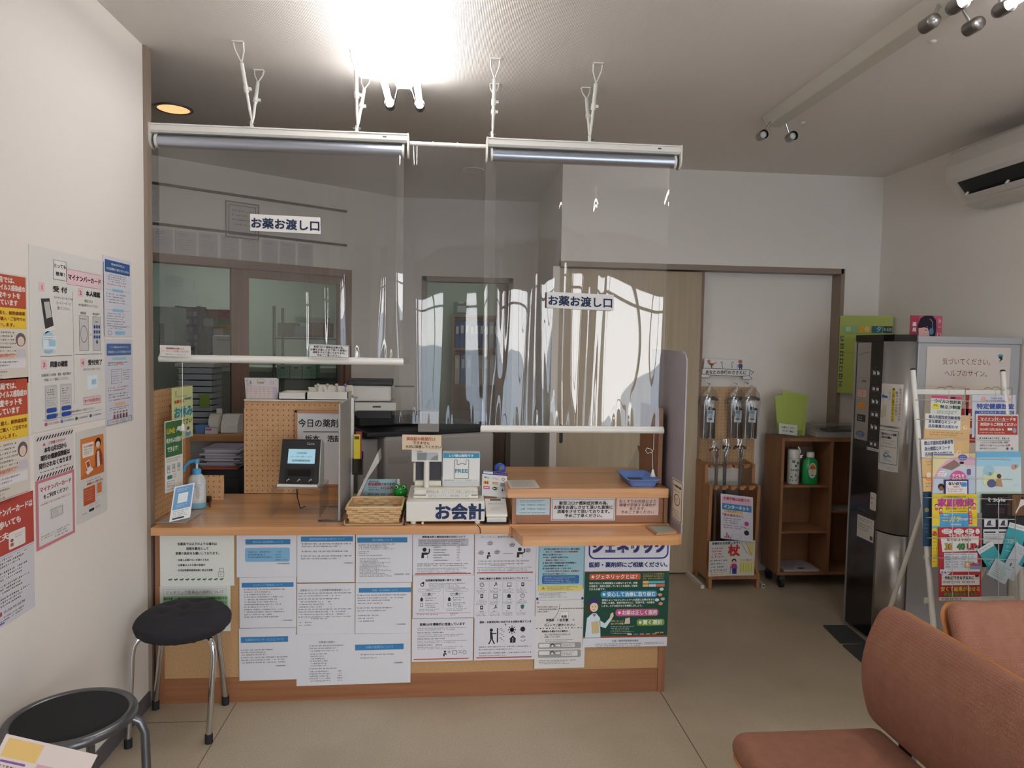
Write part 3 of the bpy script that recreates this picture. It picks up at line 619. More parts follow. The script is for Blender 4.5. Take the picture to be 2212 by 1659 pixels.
# ------------------------------------------------------------------ sofas
def pad(b, Wd, Ln, r, thick, crown, fn, mat, nx=40, ny=24, edge_r=.03):
    """a cushion Wd x Ln with rounded outline corners; fn(x, t, h) puts it in place"""
    def f(i, j, s):
        i = .5-.5*math.cos(math.pi*i); j = .5-.5*math.cos(math.pi*j)
        x, y = -Wd/2+Wd*i, Ln*j; dx, dy = min(x+Wd/2, Wd/2-x), min(y, Ln-y)
        q = min(1, max(0,min(dx,dy))/edge_r); h = thick/2*math.sqrt(max(0,1-(1-q)**2)) + crown*min(1,min(dx,dy)/.16)**.7
        ax, ay = max(0,r-dx), max(0,r-dy)
        if ax > 0 and ay > 0:
            hh = math.hypot(ax,ay); k = max(ax,ay)/hh; x += (ax-ax*k)*(1 if x < 0 else -1); y += (ay-ay*k)*(1 if y < Ln/2 else -1)
        return fn(x, y, s*h if s > 0 else s*thick/2*math.sqrt(max(0,1-(1-q)**2)))
    b.grid(lambda i,j: f(i,j,1), nx, ny, mat); b.grid(lambda i,j: f(i,j,-1), nx, ny, mat, True, True); return b
def back_fn(off):
    def g(x, t, h):
        a = math.pi*t/.36; y = .03*t/.36 - .052*math.sin(a); dy = .03/.36 - .052*math.pi/.36*math.cos(a)
        n = Vector((0,-1,dy)).normalized(); return Vector((x, y, .405+t)) + n*(h+off)
    return g
def sofa(label, at, rz, L):
    th = Thing('sofa', label, 'sofa', at, local=True); th.o.rotation_euler.z = rz
    b = pad(MB(), L-.05, .475, .045, .07, .012, lambda x,t,h: Vector((x, -.475+t, .352+h+.05*(max(0,t-.35))**1.5)), 'sofa_fabric'); th.part('seat_cushion', b)
    b = pad(MB(), L, .50, .07, .016, 0, lambda x,t,h: Vector((x, -.47+t, .315+h+.35*max(0,t-.42)**1.2)), 'sofa_wood', edge_r=.012); sh = th.part('seat_shell', b, label='orange wood seat shell')
    b = pad(MB(), L-.02, .352, .045, .05, .006, back_fn(.006), 'sofa_fabric'); th.part('back_cushion', b)
    b = pad(MB(), L-.012, .356, .05, .014, 0, back_fn(-.026), 'sofa_wood', edge_r=.012); th.part('back_shell', b, label='orange wood back shell')
    for x in (-L/2+.12, L/2-.12):
        for y in (-.40,-.03): th.part('leg', MB().cyl((x,y,0),(x,y,.318),.018,'steel_dark',14))
    [th.part('back_bracket', MB().box((x-.03,.012,.30),(x+.03,.026,.47),'steel_dark')) for x in (-L/2+.13, L/2-.13)]
    return th
sofa('brown fabric sofa facing the wall of posters, its seat and wood-edged end nearest', (1.315,1.265,0), -math.pi/2, 1.50)
sofa('brown fabric sofa facing the windows, only its back showing before the magazine rack', (2.175,1.985,0), 0, 1.34)

# ------------------------------------------------------------------ leaflets at the very edge by the bare stool
b = MB(); q = P(40,1625,z=.33); c = sheet(b, P(14,1585,y=1.62), (.0019,.0005,-.0009), (-.0009,.0002,-.0017), (.3,-.9,.3), 90, 120, '#e0d3cf')
c.rect(4,4,34,26,'#e6c27c'); c.rect(40,30,46,60,'#d9a9b4'); c.disc(30,55,12,'#6b5753'); c.disc(52,62,12,'#7a5d57'); c.disc(30,60,9,'#d8b8a8',2); c.disc(52,67,9,'#d8b8a8',2); c.rect(60,88,28,28,'#d2577e'); c.rect(6,34,24,3,'#8a5da0',2); c.lines(6,40,20,3,4,6,'#775566',2)
solo('magazine', b, 'pink and white magazine leaning beside the bare black stool', 'magazine')
# ------------------------------------------------------------------ posters on the white side wall
def on_wall(u0, v0, u1, v1, Wc, Hc, col, v0b=None, v1b=None, lift=.0022):
    """poster on the side wall: its far (right-hand) upper and near lower corners as seen"""
    X = -1.222+lift; a = P(u0,v0,x=X); c = P(u1,v1,x=X)
    b = MB(); w = (c.y-a.y)/Wc; h = (a.z-c.z)/Hc
    return b, sheet(b, a, (0,w,0), (0,0,-h), (1,0,0), Wc, Hc, col, .0015)
K = '#2b2a2c'
b, c = on_wall(62, 527, 228, 903, 212, 380, '#dcdad6')
c.rect(60,20,30,38,'#e3e1dc'); c.frame(60,20,36,42,.8,K); c.text('とっても',78,32,9.5,K,'c',w=31,b=.02); c.text('簡単！',78,49,9.5,K,'c',w=24,b=.02)
c.rect(96,34,108,34,'#e6c6cc'); c.frame(96,34,108,34,.6,'#9a7f86'); c.text('マイナンバーカード',150,51,14,K,'c',w=100,b=.03)
def step(n, x, y, t):
    c.rect(x,y,15,19,'#e3bfc6'); c.text(n,x+7.5,y+10,13,'#a6606c','c',b=.02); c.text(t,x+36 if len(t)<4 else x+24,y+10,13.5,K,'l',w=38 if len(t)<4 else 46,b=.03)
step('1',22,72,'受 付'); step('2',128,72,'本人確認'); step('3',24,232,'同意の確認'); step('4',132,232,'受付完了')
for i, t in enumerate(('マイナンバーカードを','カードリーダーに','置いてください。')): c.text(t,86,100+i*11,7,K,'c',w=(52,40,34)[i])
c.poly([(24,108),(50,104),(62,166),(36,178)],'#e6e4e0'); c.poly([(26,106),(48,103),(58,160),(36,168)],'#3c3b3d',2); c.poly([(33,112),(47,110),(53,142),(39,146)],'#b9b7b5',3)
c.disc(44,196,17,'#a5cbe0',1,ry=24); c.rect(30,182,34,28,'#dfe9ee',2); c.rect(44,190,18,14,'#9fc6dd',3); c.lines(32,184,28,2,2.4,4,'#a35b5b',3); c.text('マイナンバー',46,216,5,'#3b6f96','c',w=28,lv=3)
c.text('顔認証または',160,100,6.6,K,'c',w=26); c.text('4桁の暗証番号を入力してください。',160,110,6.6,K,'c',w=62)
c.text('顔認証',143,128,6,K,'c'); c.text('暗証番号',184,128,6,K,'c'); c.rect(130,134,29,80,'#c7c6c4'); c.frame(130,134,29,80,.7,'#66656a',2); c.lines(133,140,23,1,3,4,K,3); c.ringl(144,176,11,1.2,'#8a898c',3,ry=20)
c.rect(172,134,26,80,'#c2c1c0'); c.frame(172,134,26,80,.7,'#66656a',2); c.text('or',165,176,8,'#b56a78','c'); c.text('0000',185,146,5,K,'c',lv=3)
for i in range(10): c.disc(178+7.5*(i%3 if i<9 else 1),158+12*(i//3),3,'#34508f',3,ry=4.4)
c.rect(22,224,86,.9,K); c.rect(116,222,86,.9,K); c.rect(112,82,.8,290-40,'#8d8c8d')
c.text('診療薬等での診療・薬剤・健診情報の',64,264,6.6,K,'c',w=80); c.text('利用について確認してください。',64,274,6.6,K,'c',w=66); c.text('お呼びするまでお待ちください。',168,258,6.6,K,'c',w=56)
for x in (32,72):
    c.rrect(x,286,33,76,3,'#bdbcbb'); c.rect(x+2,289,29,70,'#c8c7c6',2); c.lines(x+5,294,22,3,3,5,K,3,seed=int(x)); c.lines(x+5,312,24,4,2,5,'#66656a',3,seed=int(x)+1); c.rrect(x+3,334,27,10,4,'#2c4f97',3); c.rrect(x+3,347,27,10,4,'#2c4f97',3)
c.rect(152,272,34,32,'#dfe9ee',1); c.rect(166,282,15,12,'#9fc6dd',2); c.rect(140,322,56,18,'#e3bfc6'); c.frame(140,322,56,18,.6,'#9a7f86'); c.text('カードを忘れずに！',168,331,8.5,'#a14857','c',w=50,b=.02)
c.text('医療DXを通じた質の高い医療の提供にご協力ください。',106,350,5.6,K,'c',w=140); c.rect(26,357,172,.7,'#55545a')
for x, t, q in ((34,'厚生労働省','#b0606c'),(76,'日本医師会','#5f78a8'),(118,'日本歯科医師会','#55545a'),(162,'日本薬剤師会','#3f5c86')): c.disc(x,367,4,q); c.text(t,x+6,367,5.6,q,'l',w=28)
solo('wall_poster', b, 'largest white wall poster, four numbered steps for the card reader under a pink title', 'poster')
b, c = on_wall(222, 550, 285, 728, 100, 262, '#d3d3dc')
c.rrect(6,12,88,40,3,'#34578d'); c.text('健康保険証は',50,24,8,'#e4e6ee','c',lv=3); c.text('12月2日以降新たに発行されなくなります',50,40,9,'#e4e6ee','c',w=82,lv=3,b=.01); c.lines(16,58,68,4,4,7,K,seed=4); c.lines(14,88,70,1,5,7,'#b0504c'); 
for y in (104,170,): c.rrect(30,y,40,9,2,'#8fbcd6'); c.rect(8,y+4,20,.8,'#5f86ad'); c.rect(72,y+4,20,.8,'#5f86ad')
c.lines(10,120,76,4,4.5,9,K,seed=6); c.lines(10,184,70,5,4,8.5,K,seed=7); c.frame(10,226,82,1,.8,'#777'.replace('777','777777')); c.lines(14,228,70,2,3.5,6,K,seed=8); c.ringl(20,250,7,1,'#55545a',ry=8); c.rrect(36,242,40,14,6,'#9dc8de'); c.lines(40,246,30,2,3,5,'#3b5f86',2)
solo('wall_poster', b, 'slim wall poster with blue banner, the upper of the two beside the step poster', 'poster')
b, c = on_wall(226, 732, 288, 908, 100, 262, '#cbccd6')
c.rrect(6,14,88,36,3,'#4a6797'); c.text('マイナ保険証をお持ちでなくても',50,25,7,'#e4e6ee','c',w=66,lv=3); c.text('資格確認書によりこれまで通り医療にかかれます',50,39,8,'#e4e6ee','c',w=82,lv=3); c.rrect(24,56,52,8,3,'#9cc3d8'); c.lines(10,70,78,2,4,7,K,seed=2); c.rect(38,70,22,6,'#c98a88',2)
c.frame(20,92,38,44,.8,'#66656a'); c.lines(24,98,30,5,2.6,7,'#66656a',seed=3); c.lines(62,96,30,5,3,7,K,seed=5); c.lines(8,146,84,2,4.5,8,'#a9504e',seed=6); c.lines(8,166,84,2,4.5,8,K,seed=9); c.lines(8,184,84,1,4.5,8,'#a9504e',seed=8); c.rrect(32,196,38,9,4,'#e2b48c'); c.lines(12,208,76,2,3.4,6,K,seed=12)
for i, q in enumerate(('#8b4b48','#5a6b86','#963f3c','#55545a','#6b4b46')): x = 30+i*11; c.disc(x,226,3.4,'#3a2d2b'); c.disc(x,227.5,2.6,'#d7b8a4',2); c.poly([(x-4,244),(x-3,231),(x+3,231),(x+4,244)],q)
c.frame(6,244,88,16,1.2,'#3c4664'); c.text('よくあるご質問',26,252,6,'#b0504c','c',w=34,lv=3); c.lines(48,248,24,2,3,5,K,2,seed=4); c.lines(78,248,12,2,3,5,K,2,seed=5)
solo('wall_poster', b, 'slim wall poster with five small figures, the lower of the two beside the step poster', 'poster')
def red_poster(u0, v0, u1, v1, label):
    b, c = on_wall(u0, v0, u1, v1, 150, 300, '#d8cfc4')
    c.rect(4,4,142,88,'#b4503a'); 
    for i, t in enumerate(('当薬局では、','新型コロナウイルス感染症の','抗原検査キットを','販売しています')): c.text(t,76,18+i*20,17,'#ece0da','c',w=(72,134,104,88)[i],b=.03)
    c.rect(4,92,142,56,'#e5c244'); c.text('感染拡大時に備え、解熱鎮痛薬',75,106,11,'#8f4a22','c',w=134,b=.02); c.text('あらかじめのご購入・ご自宅での',75,122,11,'#8f4a22','c',w=134,b=.02); c.text('備蓄をお願いします。',60,138,11,'#a3402c','c',w=100,b=.02); c.lines(10,156,110,7,5,10,'#5f564d',seed=3)
    c.disc(128,178,15,'#6a5f66',1,ry=19); c.disc(128,182,10,'#dcc4b2',2,ry=13); c.poly([(112,226),(116,204),(140,204),(144,226)],'#c9c3cc',2); c.rrect(14,216,96,12,5,'#e2b8a8'); c.text('検査をご希望の方へ',62,222,7,'#a0443c','c',w=70,lv=3); c.rect(8,232,134,24,'#e0dde0'); c.lines(14,236,110,2,5,9,'#5f564d',2,seed=8); c.lines(12,262,80,3,5,9,'#5f564d',seed=5); c.rect(8,286,134,.9,'#a0443c'); c.text('小原田調剤薬局',80,293,8,'#a0443c','c',w=60,b=.02)
    solo('wall_poster', b, label, 'poster')
red_poster(-62, 578, 62, 827, 'red and yellow test kit poster on the wall, upper of the two alike')
red_poster(-56, 823, 66, 1070, 'red and yellow test kit poster on the wall, lower of the two alike')
b, c = on_wall(74, 942, 162, 1150, 110, 290, '#d9d3d2')
def hazard(y):
    for k in range(13): c.poly([(4+k*8,y+9),(9+k*8,y),(13+k*8,y),(8+k*8,y+9)],'#302d2c')
hazard(6); c.text('ご注意ください！',60,26,8,'#b84c58','c',w=46,b=.02); c.poly([(25,22),(29,30),(21,30)],'#b84c58')
for i, t in enumerate(('本年12月2日から','現行の健康保険証は','発行されなくなります')): c.text(t,56,42+i*19,15,K,'c',w=(62,82,92)[i],b=.03)
c.lines(14,94,84,1,4,6,K); hazard(104); c.rect(0,114,110,176,'#c97d88'); c.rect(7,122,96,160,'#dddad9',2); c.text('マイナンバーカード',55,140,14,'#b2525f','c',w=88,lv=3,b=.03); c.text('をご利用ください',55,160,12,K,'c',w=70,lv=3,b=.02); c.text('※本保険証でない方は次回ご来局ください',55,178,6,'#b2525f','c',w=86,lv=3); c.rrect(36,196,40,30,4,'#cfcccc',3); c.frame(40,200,32,22,1,'#77757a',4); c.lines(44,205,22,3,2.6,5,'#77757a',4); c.lines(12,258,84,2,3.4,6,K,3,seed=3); c.lines(50,272,46,1,4,6,K,3)
solo('wall_poster', b, 'pink framed wall poster with black hazard stripes, below the step poster', 'poster')
b, c = on_wall(164, 934, 232, 1102, 110, 300, '#d0ceca')
c.rect(14,26,84,134,'#cf7a3e'); c.poly([(14,160),(14,150),(98,112),(98,160)],'#bd6a34',2); c.rrect(20,44,40,46,3,'#e2ddd6',2); c.text('マイナ受付',40,55,7,'#b0503a','c',w=33,lv=4,b=.02); c.text('対応しています',40,65,5,K,'c',w=28,lv=4); c.lines(25,72,30,2,3,6,K,4)
c.disc(76,52,11,'#28221f',3,ry=17); c.disc(75,58,7.5,'#dccdb9',4,ry=11); c.poly([(66,136),(64,96),(70,76),(84,74),(92,98),(92,130)],'#8a3d26',3); c.poly([(72,136),(71,82),(79,80),(82,132)],'#d9d2c8',4)
c.poly([(28,106),(42,100),(50,128),(36,136)],'#e0dad2',4); c.poly([(31,108),(41,104),(46,122),(36,127)],'#a9432c',5); c.poly([(30,138),(50,128),(58,138),(36,150)],'#e4dfd8',4); c.lines(34,170,50,1,4,6,K); c.text('保険証として使えます。',64,182,8.5,'#b0502f','c',w=60,b=.02); c.rect(22,192,42,58,'#b4512f'); c.lines(26,200,34,5,3,8,'#e4cfc2',2); c.frame(68,184,24,50,.7,'#8a8784'); c.rect(72,190,16,36,'#c96f3c',2); c.lines(40,252,44,2,3,6,'#b0502f'); c.rrect(40,268,20,9,4,'#2b2a2c'); c.rrect(63,266,20,9,4,'#b9b7b4'); c.lines(18,274,18,1,4,6,K)
solo('wall_poster', b, 'orange wall poster of a woman in a brown jacket beside a card reader', 'poster')
b, c = on_wall(-40, 1098, 76, 1310, 130, 290, '#d2cfd6')
c.rect(0,0,130,126,'#b0483e'); c.text('マイナンバーカードは',70,28,18,'#eadfdc','c',w=112,b=.03); c.text('持ち歩いても',52,56,18,'#eadfdc','c',w=84,b=.03); c.text('大丈夫',36,84,18,'#eadfdc','c',w=52,b=.03); c.rrect(62,80,44,40,4,'#e2dcd8',2); c.disc(70,100,4,'#8e5a55',3); c.lines(78,88,24,2,3,6,'#9a8f90',3); c.rect(66,106,8,8,'#b0605a',3)
for i in range(4): c.lines(6,134+i*30,112,3,5,8,K,seed=11+i); 
c.rect(0,130,130,.8,'#99969e'); c.rect(8,254,34,10,'#a8545a'); c.text('0120-95-0178',74,258,8,K,'c',w=54); c.lines(8,268,100,2,4,7,K,seed=9); c.rect(8,280,40,4,'#6d6ba8')
solo('wall_poster', b, 'wall poster with a dark red upper half, lowest in the row nearest the window side', 'poster')

# ------------------------------------------------------------------ notices pinned on the cork front of the counter
LIFT = [0]
def on_cork(u0, v0, u1, v1, Wc, Hc, col='#d8d8de', tilt=0.0, lift=0.0):
    LIFT[0] = (LIFT[0]+1) % 7; Y = YF-.0062-lift-.0006*LIFT[0]; a, q = P(u0,v0,y=Y), P(u1,v1,y=Y); b = MB(); w = (q.x-a.x)/Wc; h = (a.z-q.z)/Hc
    return b, sheet(b, a, (w,0,w*tilt), (h*tilt,0,-h), (0,-1,0), Wc, Hc, col, .001)
BL = '#3f7db0'
def banner_sheet(u0, v0, u1, v1, Wc, Hc, bar, title, body, label, tilt=.0, col='#d6d7de'):
    b, c = on_cork(u0,v0,u1,v1,Wc,Hc,col,tilt)
    if bar: x,y,w,h = bar; c.rect(x,y,w,h,BL); c.text(title,x+w/2,y+h/2,h*.5,'#9cc4e4','c',lv=2)
    body(c); solo('notice_sheet', b, label, 'notice', 'notices pinned on the cork front'); return b
b, c = on_cork(345,1153,506,1265,161,112,'#dcdfd9')
for i, t in enumerate(('当薬局では以下のような場合は','保険外費用として','実費の負担をお願いしております。')): c.text(t,81,22+i*10,6.6,K,'c',w=(85,48,94)[i],b=.02)
for i, t in enumerate(('・治療上必要のないお薬の１包化','・必要量以上のお薬の容器代','・在宅訪問薬剤管理指導に係る交通費')): c.text(t,36,56+i*11,5,K,'l',w=(70,62,78)[i],b=.015)
for k in range(10): x = 20+k*12.4; c.disc(x,98,2.4,'#3f6a58',1,ry=1.6); c.disc(x+4,97,2.4,'#3f6a58',1,ry=1.6); c.line([(x+2,98),(x+3,102)],.7,'#3f6a58')
c.frame(126,82,13,11,.7,'#66656a'); c.frame(129,74,9,9,.7,'#66656a'); c.disc(132,87,1.2,'#a05050')
solo('notice_sheet', b, 'pale sheet with a row of sprouts along its foot, top corner of the cork front', 'notice', 'notices pinned on the cork front')
b, c = on_cork(345,1267,498,1363,153,96,'#d3d8d4')
c.frame(8,6,136,12,.6,'#9aa7b5'); c.text('ジェネリック医薬品の調剤について',76,12.5,7.6,'#454a52','c',w=126); c.rect(7,21,140,27,'#8fbf8a')
for i, t in enumerate(('国の方針（一般名処方の推進）に従い、医療機関が発行する','処方せんに記載された医薬品について、患者様と相談の上','後発医薬品をお選びいただけるようにしております。')): c.text(t,9,26+i*8.5,5.4,'#26402c','l',w=136,b=.02)
c.lines(9,54,130,4,5,9,K)
solo('notice_sheet', b, 'sheet with a green text block half hidden behind the cushioned stool', 'notice', 'notices pinned on the cork front')
def bd1(c):
    c.rrect(18,30,97,30,4,'#7fb0d4'); 
    for i, t in enumerate(('当薬局では　調剤基本料１　　　45点','　　　　　　後発医薬品３　　　30点','　　　　　　地域支援体制加算１　32点')): c.text(t,24,39+i*5.6,3.8,'#2d4b66','l',w=72)
    c.text('を算定しています。',84,56,3.2,'#2d4b66','l',w=28); c.text('小原田調剤薬局',86,64,3.6,K,'l',w=28)
banner_sheet(511,1153,641,1246,130,93,(19,12,97,11),'超当店の施設基準について',bd1,'sheet with a rounded light blue price box under its blue banner')
def bd2(c): c.lines(10,21,108,2,3.4,5.5,K); c.lines(10,37,104,1,3.4,5,K); c.lines(8,47,112,2,3.4,5.5,K); c.text('小原田調剤薬局',100,64,3.2,K,'l',w=20)
banner_sheet(642,1152,766,1257,124,105,(8,7,112,11),'調剤明細領収書の発行について',bd2,'sheet with a full-width blue banner, third along the top row of notices')
def bd3(c): c.lines(6,22,80,4,2.6,3.4,K); c.lines(6,38,26,2,2.4,3.4,K); c.lines(6,46,52,1,2.4,3.4,K); c.lines(8,53,70,14,2.2,2.9,K,rag=.5); c.text('小原田調剤薬局　管理者',82,93 if False else 88,2.8,K,'l',w=34)
banner_sheet(769,1152,890,1257,121,105,(3,9,107,11),'個人情報について',bd3,'sheet crowded with tiny lines under a blue banner, fourth along the top row of notices')
def bd4(c): c.lines(10,24,90,12,3,5.3,K,rag=.4); c.text('小原田調剤薬局',92,92,3,K,'l',w=22)
banner_sheet(517,1248,640,1355,123,107,(5,11,112,10),'ジェネリック医薬品について',bd4,'blue banner sheet with a long text block, middle of the column beside the stool',.004)
def bd5(c):
    c.text('当薬局の行っている訪問薬剤管理指導について',60,14,5,'#3f3f44','c',w=108); c.lines(3,19,118,2,2.8,5.6,K); c.lines(3,31,90,1,2.8,5,K)
    for i in range(3): c.lines(5,37+i*5.5,54,1,2.8,5,K,seed=i); c.small(66,37+i*5.5,8,2.8,K)
    c.lines(3,53,116,4,2.8,5.4,K,rag=.1); c.lines(30,73,36,1,2.8,5,K); c.text('TEL',4,82,3.2,K); c.small(14,80.5,18,3,K); c.text('FAX',4,88,3.2,K); c.small(14,86.5,18,3,K)
banner_sheet(642,1261,766,1369,124,108,None,'',bd5,'plain sheet of dense grey text without a banner, centre of the blue banner notices')
def bd6(c): c.lines(4,25,108,2,2.8,6,K,rag=.1); c.lines(5,36,70,2,2.8,6,K); c.lines(4,52,80,2,2.8,6,K); c.lines(6,68,46,3,2.8,6,K); c.text('小原田調剤薬局',88,89,2.8,K,'l',w=20)
banner_sheet(768,1259,887,1367,119,108,(7,11,112,10),'夜間・休日調剤について',bd6,'blue banner sheet with short list lines, middle of its column next to the icon sheets')
def bd7(c): c.lines(4,44,70,3,2.8,5.2,K); c.lines(4,60,104,3,2.8,5.4,K,rag=.1); c.text('小原田調剤薬局',78,80,3,K,'l',w=22)
banner_sheet(516,1358,640,1468,124,110,(4,18,102,12),'当薬局が行うサービスについて',bd7,'blue banner sheet with a blank lower half, foot of the column beside the stool',.006)
def bd8(c):
    c.text('利用者の皆様へ',66,17,5,'#3f3f44','c',w=36); c.lines(28,23,76,3,2.8,5.4,K); c.lines(30,40,40,6,2.8,5,K); c.lines(28,71,60,1,2.8,5,K)
    for i in range(5): c.lines(28,77+i*5,48,1,2.8,5,K,seed=i); c.small(88,77+i*5,12,2.8,K)
banner_sheet(640,1371,766,1479,126,108,None,'',bd8,'plain sheet headed to all users, lowest of all the notices on the cork front',.006)
def bd9(c): c.lines(14,42,74,1,3,6,K); c.lines(14,49,36,1,3,6,K); c.text('小原田調剤薬局',84,62,3,K,'l',w=20)
banner_sheet(765,1370,886,1475,121,105,(2,22,104,12),'お薬の容器代について',bd9,'blue banner sheet nearly blank below two short lines, foot of its column',.006)
def man(c, x, y, s, col=K, raise_=1):
    c.disc(x,y,4.4*s,col); c.poly([(x-7*s,y+18*s),(x-6*s,y+6*s),(x+6*s,y+6*s),(x+7*s,y+18*s)],col)
    if raise_: c.line([(x+5*s,y+9*s),(x+10*s,y+7*s),(x+10.5*s,y-2*s)],2.6*s,col)
    c.rect(x-1*s,y+11*s,7*s,8*s,'#dcdce2',2)
b, c = on_cork(892,1151,1023,1242,131,91,'#d6d6de',.002)
c.text('調剤基本料と薬剤服用歴の活用について',66,9,4.8,K,'c',w=92,b=.025); c.rect(11,13,108,16,'#b9bac0'); c.lines(14,14.5,102,4,2.4,3.7,K,2,rag=.1)
man(c,25,36,1.0)
for i, (t, n) in enumerate((('調剤基本料１','45点'),('後発医薬品体制加算１','30点'),('地域支援体制加算１','32点'),('医療DX推進体制整備加算','4点'),('連携強化加算','5点'),('在宅薬学総合体制加算１','15点'))): c.text(t,44,31+i*5.6,3,K,'l'); c.text(n,94,31+i*5.6,3.6,K,'l')
c.lines(10,65,110,2,2.8,4,K,rag=.08,dens=.85); c.lines(10,75,108,4,2,3.2,'#55545a',rag=.2); c.rect(5,86.5,120,2.4,'#b4574a')
solo('notice_sheet', b, 'points table sheet with a waving figure, top of its column under the till', 'notice', 'notices pinned on the cork front')
b, c = on_cork(892,1244,1023,1334,131,90,'#d6d6de',.002)
c.text('訪問薬剤管理指導に関するご案内',65,10,5,K,'c',w=76,b=.025); c.ringl(20,19,4,1.6,K); c.disc(22,15,2.4,K); c.lines(34,16,80,4,2,3,'#55545a')
for x, t in ((11,'介護保険の方'),(70,'医療保険の方')): c.rrect(x,28,48,6,3,'#8a898f'); c.rrect(x+.6,28.6,46.8,4.8,2.4,'#d6d6de',2); c.text(t,x+24,31,2.6,K,'c',lv=3); c.lines(x+10,37,28,2,2.4,3.6,K); c.disc(x+24,39,3,'#77757a'); c.poly([(x+4,50),(x+8,45),(x+12,50)],K); c.rect(x+5.4,50,5.2,4,K); c.lines(x+16,46,26,2,2.8,4.6,K); c.frame(x+5,58,6,7,.8,K); c.lines(x+16,57,28,3,2.8,4.2,K); c.lines(x+2,70,46,2,2,3,'#55545a')
c.rect(65,28,.4,44,'#8a898f'); c.rect(6,79,118,1,'#b98a84'); c.lines(10,81,46,1,2.6,4,K); c.lines(80,80,18,2,2,3,K)
solo('notice_sheet', b, 'home visit sheet split in two halves with little houses, middle of its column', 'notice', 'notices pinned on the cork front')
b, c = on_cork(890,1337,1021,1427,131,90,'#d6d6de',.002)
c.text('医療DXを積極的に推進しています',65,12,6.2,K,'c',w=96,b=.025); c.lines(12,19,106,2,2.2,3.6,'#55545a')
for i in range(3): c.lines(12,28+i*13,60,1,2.8,4,K,dens=.9,seed=i); c.lines(12,33+i*13,108,2,2,3.2,'#66656a',seed=i)
man(c,71,70,.55,K,0); c.frame(87,68,10,8,.9,K); c.ringl(113,72,4,.8,K); c.line([(77,69),(83,69)],.8,K); c.line([(77,72),(83,72)],.8,K); c.line([(100,69),(107,69)],.8,K); c.line([(100,73),(107,73)],.8,K); c.rect(4,84,118,2.2,'#b4574a')
solo('notice_sheet', b, 'digital medicine sheet with three paragraphs and tiny icons, foot of its column', 'notice', 'notices pinned on the cork front')
b, c = on_cork(1026,1151,1157,1240,131,89,'#d6d6de',.002)
c.text('お薬のことで困ったら、',12,9,4,'#8a898f','l',w=34); c.text('かかりつけ薬剤師',48,9,5,K,'l',w=46,b=.02)
for x, y in ((33,22),(80,26),(14,42),(48,41),(114,38)): c.disc(x,y,5.5,'#a9a9b0',1,ry=5); c.lines(x-7,y-2,14,2,2.2,3.6,K,2)
man(c,30,44,.62,K,0); man(c,96,36,.95,K,1); c.rect(60,44,22,.8,'#77757a'); c.lines(8,59,110,1,3,5,'#55545a',rag=.1); c.lines(8,65,100,1,3,5,K); c.rect(34,69,32,.8,K); c.lines(6,73,118,3,2.2,3.4,'#55545a',rag=.12); c.rect(5,84,120,2.4,'#b4574a')
solo('notice_sheet', b, 'sheet of two talking figures among grey bubbles, its corner under the writing ledge', 'notice', 'notices pinned on the cork front')
b, c = on_cork(1025,1241,1155,1333,130,92,'#d4d4dd',.002)
c.text('地域に貢献する薬局になるためにしていること',62,9,4.8,K,'c',w=104,b=.025); c.rect(6,14,118,.6,'#8a898f')
for i in range(4):
    for j in range(3):
        x, y = 16+i*29, 22+j*24
        k = (i+j*4)
        if k in (0,7): c.ringl(x,y,4.6,1,K); c.line([(x,y),(x,y-3)],.8,K)
        elif k in (1,9): c.disc(x+1,y-3,1.8,K); c.line([(x-3,y+3),(x,y),(x+4,y+1)],1.6,K)
        elif k == 6: c.poly([(x-5,y),(x,y-5),(x+5,y)],K); c.rect(x-3.4,y,6.8,4.4,K)
        elif k in (5,2): c.frame(x-4.4,y-4,8.8,7,1,K); c.rect(x-5.4,y+4,10.8,1,K)
        elif k == 11: c.poly([(x-4,y-4),(x,y-5.4),(x+4,y-4),(x+3.4,y+2),(x,y+5.4),(x-3.4,y+2)],'#3f6a58')
        else: c.rect(x-3,y-4,6,8,K); c.rect(x-1.4,y-2,2.8,3,'#d4d4dd',2)
        c.small(x-6,y+7,12,2.4,K,seed=k); c.lines(x-12,y+10.5,24,3,1.9,2.8,'#66656a',seed=k)
    if i: c.rect(2+i*29,16,.4,70,'#9a99a0')
solo('notice_sheet', b, 'sheet with a grid of twelve small icons, middle of the column below the ledge corner', 'notice', 'notices pinned on the cork front')
b, c = on_cork(1025,1334,1155,1424,130,90,'#d4d4dd',.002)
c.text('感染・災害発生時に対応できる体制を備えていま',66,10,5,K,'c',w=110,b=.025); c.text('す',66,16,5,K,'c',b=.025)
c.disc(36,27,3.6,K); c.poly([(33,31),(38,31),(40,46),(34,46)],K); c.line([(37,34),(47,34)],2.4,K); c.line([(36,46),(31,56)],2.6,K); c.line([(38,46),(43,56)],2.6,K); c.rect(48,23,2.6,30,K)
for k in range(9): c.line([(53+(k%3)*4,26+k*3),(58+(k%3)*3,23+k*3.4)],.9,K)
c.disc(80,27,4.6,K); 
for k in range(8): a = k*math.pi/4; c.line([(80,27),(80+7.5*math.cos(a),27+7.5*math.sin(a))],1,K); c.disc(80+7.5*math.cos(a),27+7.5*math.sin(a),1.2,K)
c.disc(103,26,5,K)
for k in range(10): a = k*math.pi/5; c.poly([(103+6.6*math.cos(a),26+6.6*math.sin(a)),(103+4*math.cos(a+.3),26+4*math.sin(a+.3)),(103+4*math.cos(a-.3),26+4*math.sin(a-.3))],K)
c.poly([(74,47),(82,39),(90,47)],K); c.rect(76,47,12,7,K); c.line([(81,44),(83,49),(81,52)],1,'#d4d4dd',2); c.ringl(104,46,6,1,K,1,20,150); c.ringl(104,46,3.4,.9,K,1,200,340); c.ringl(104,46,6,1,K,1,200,320)
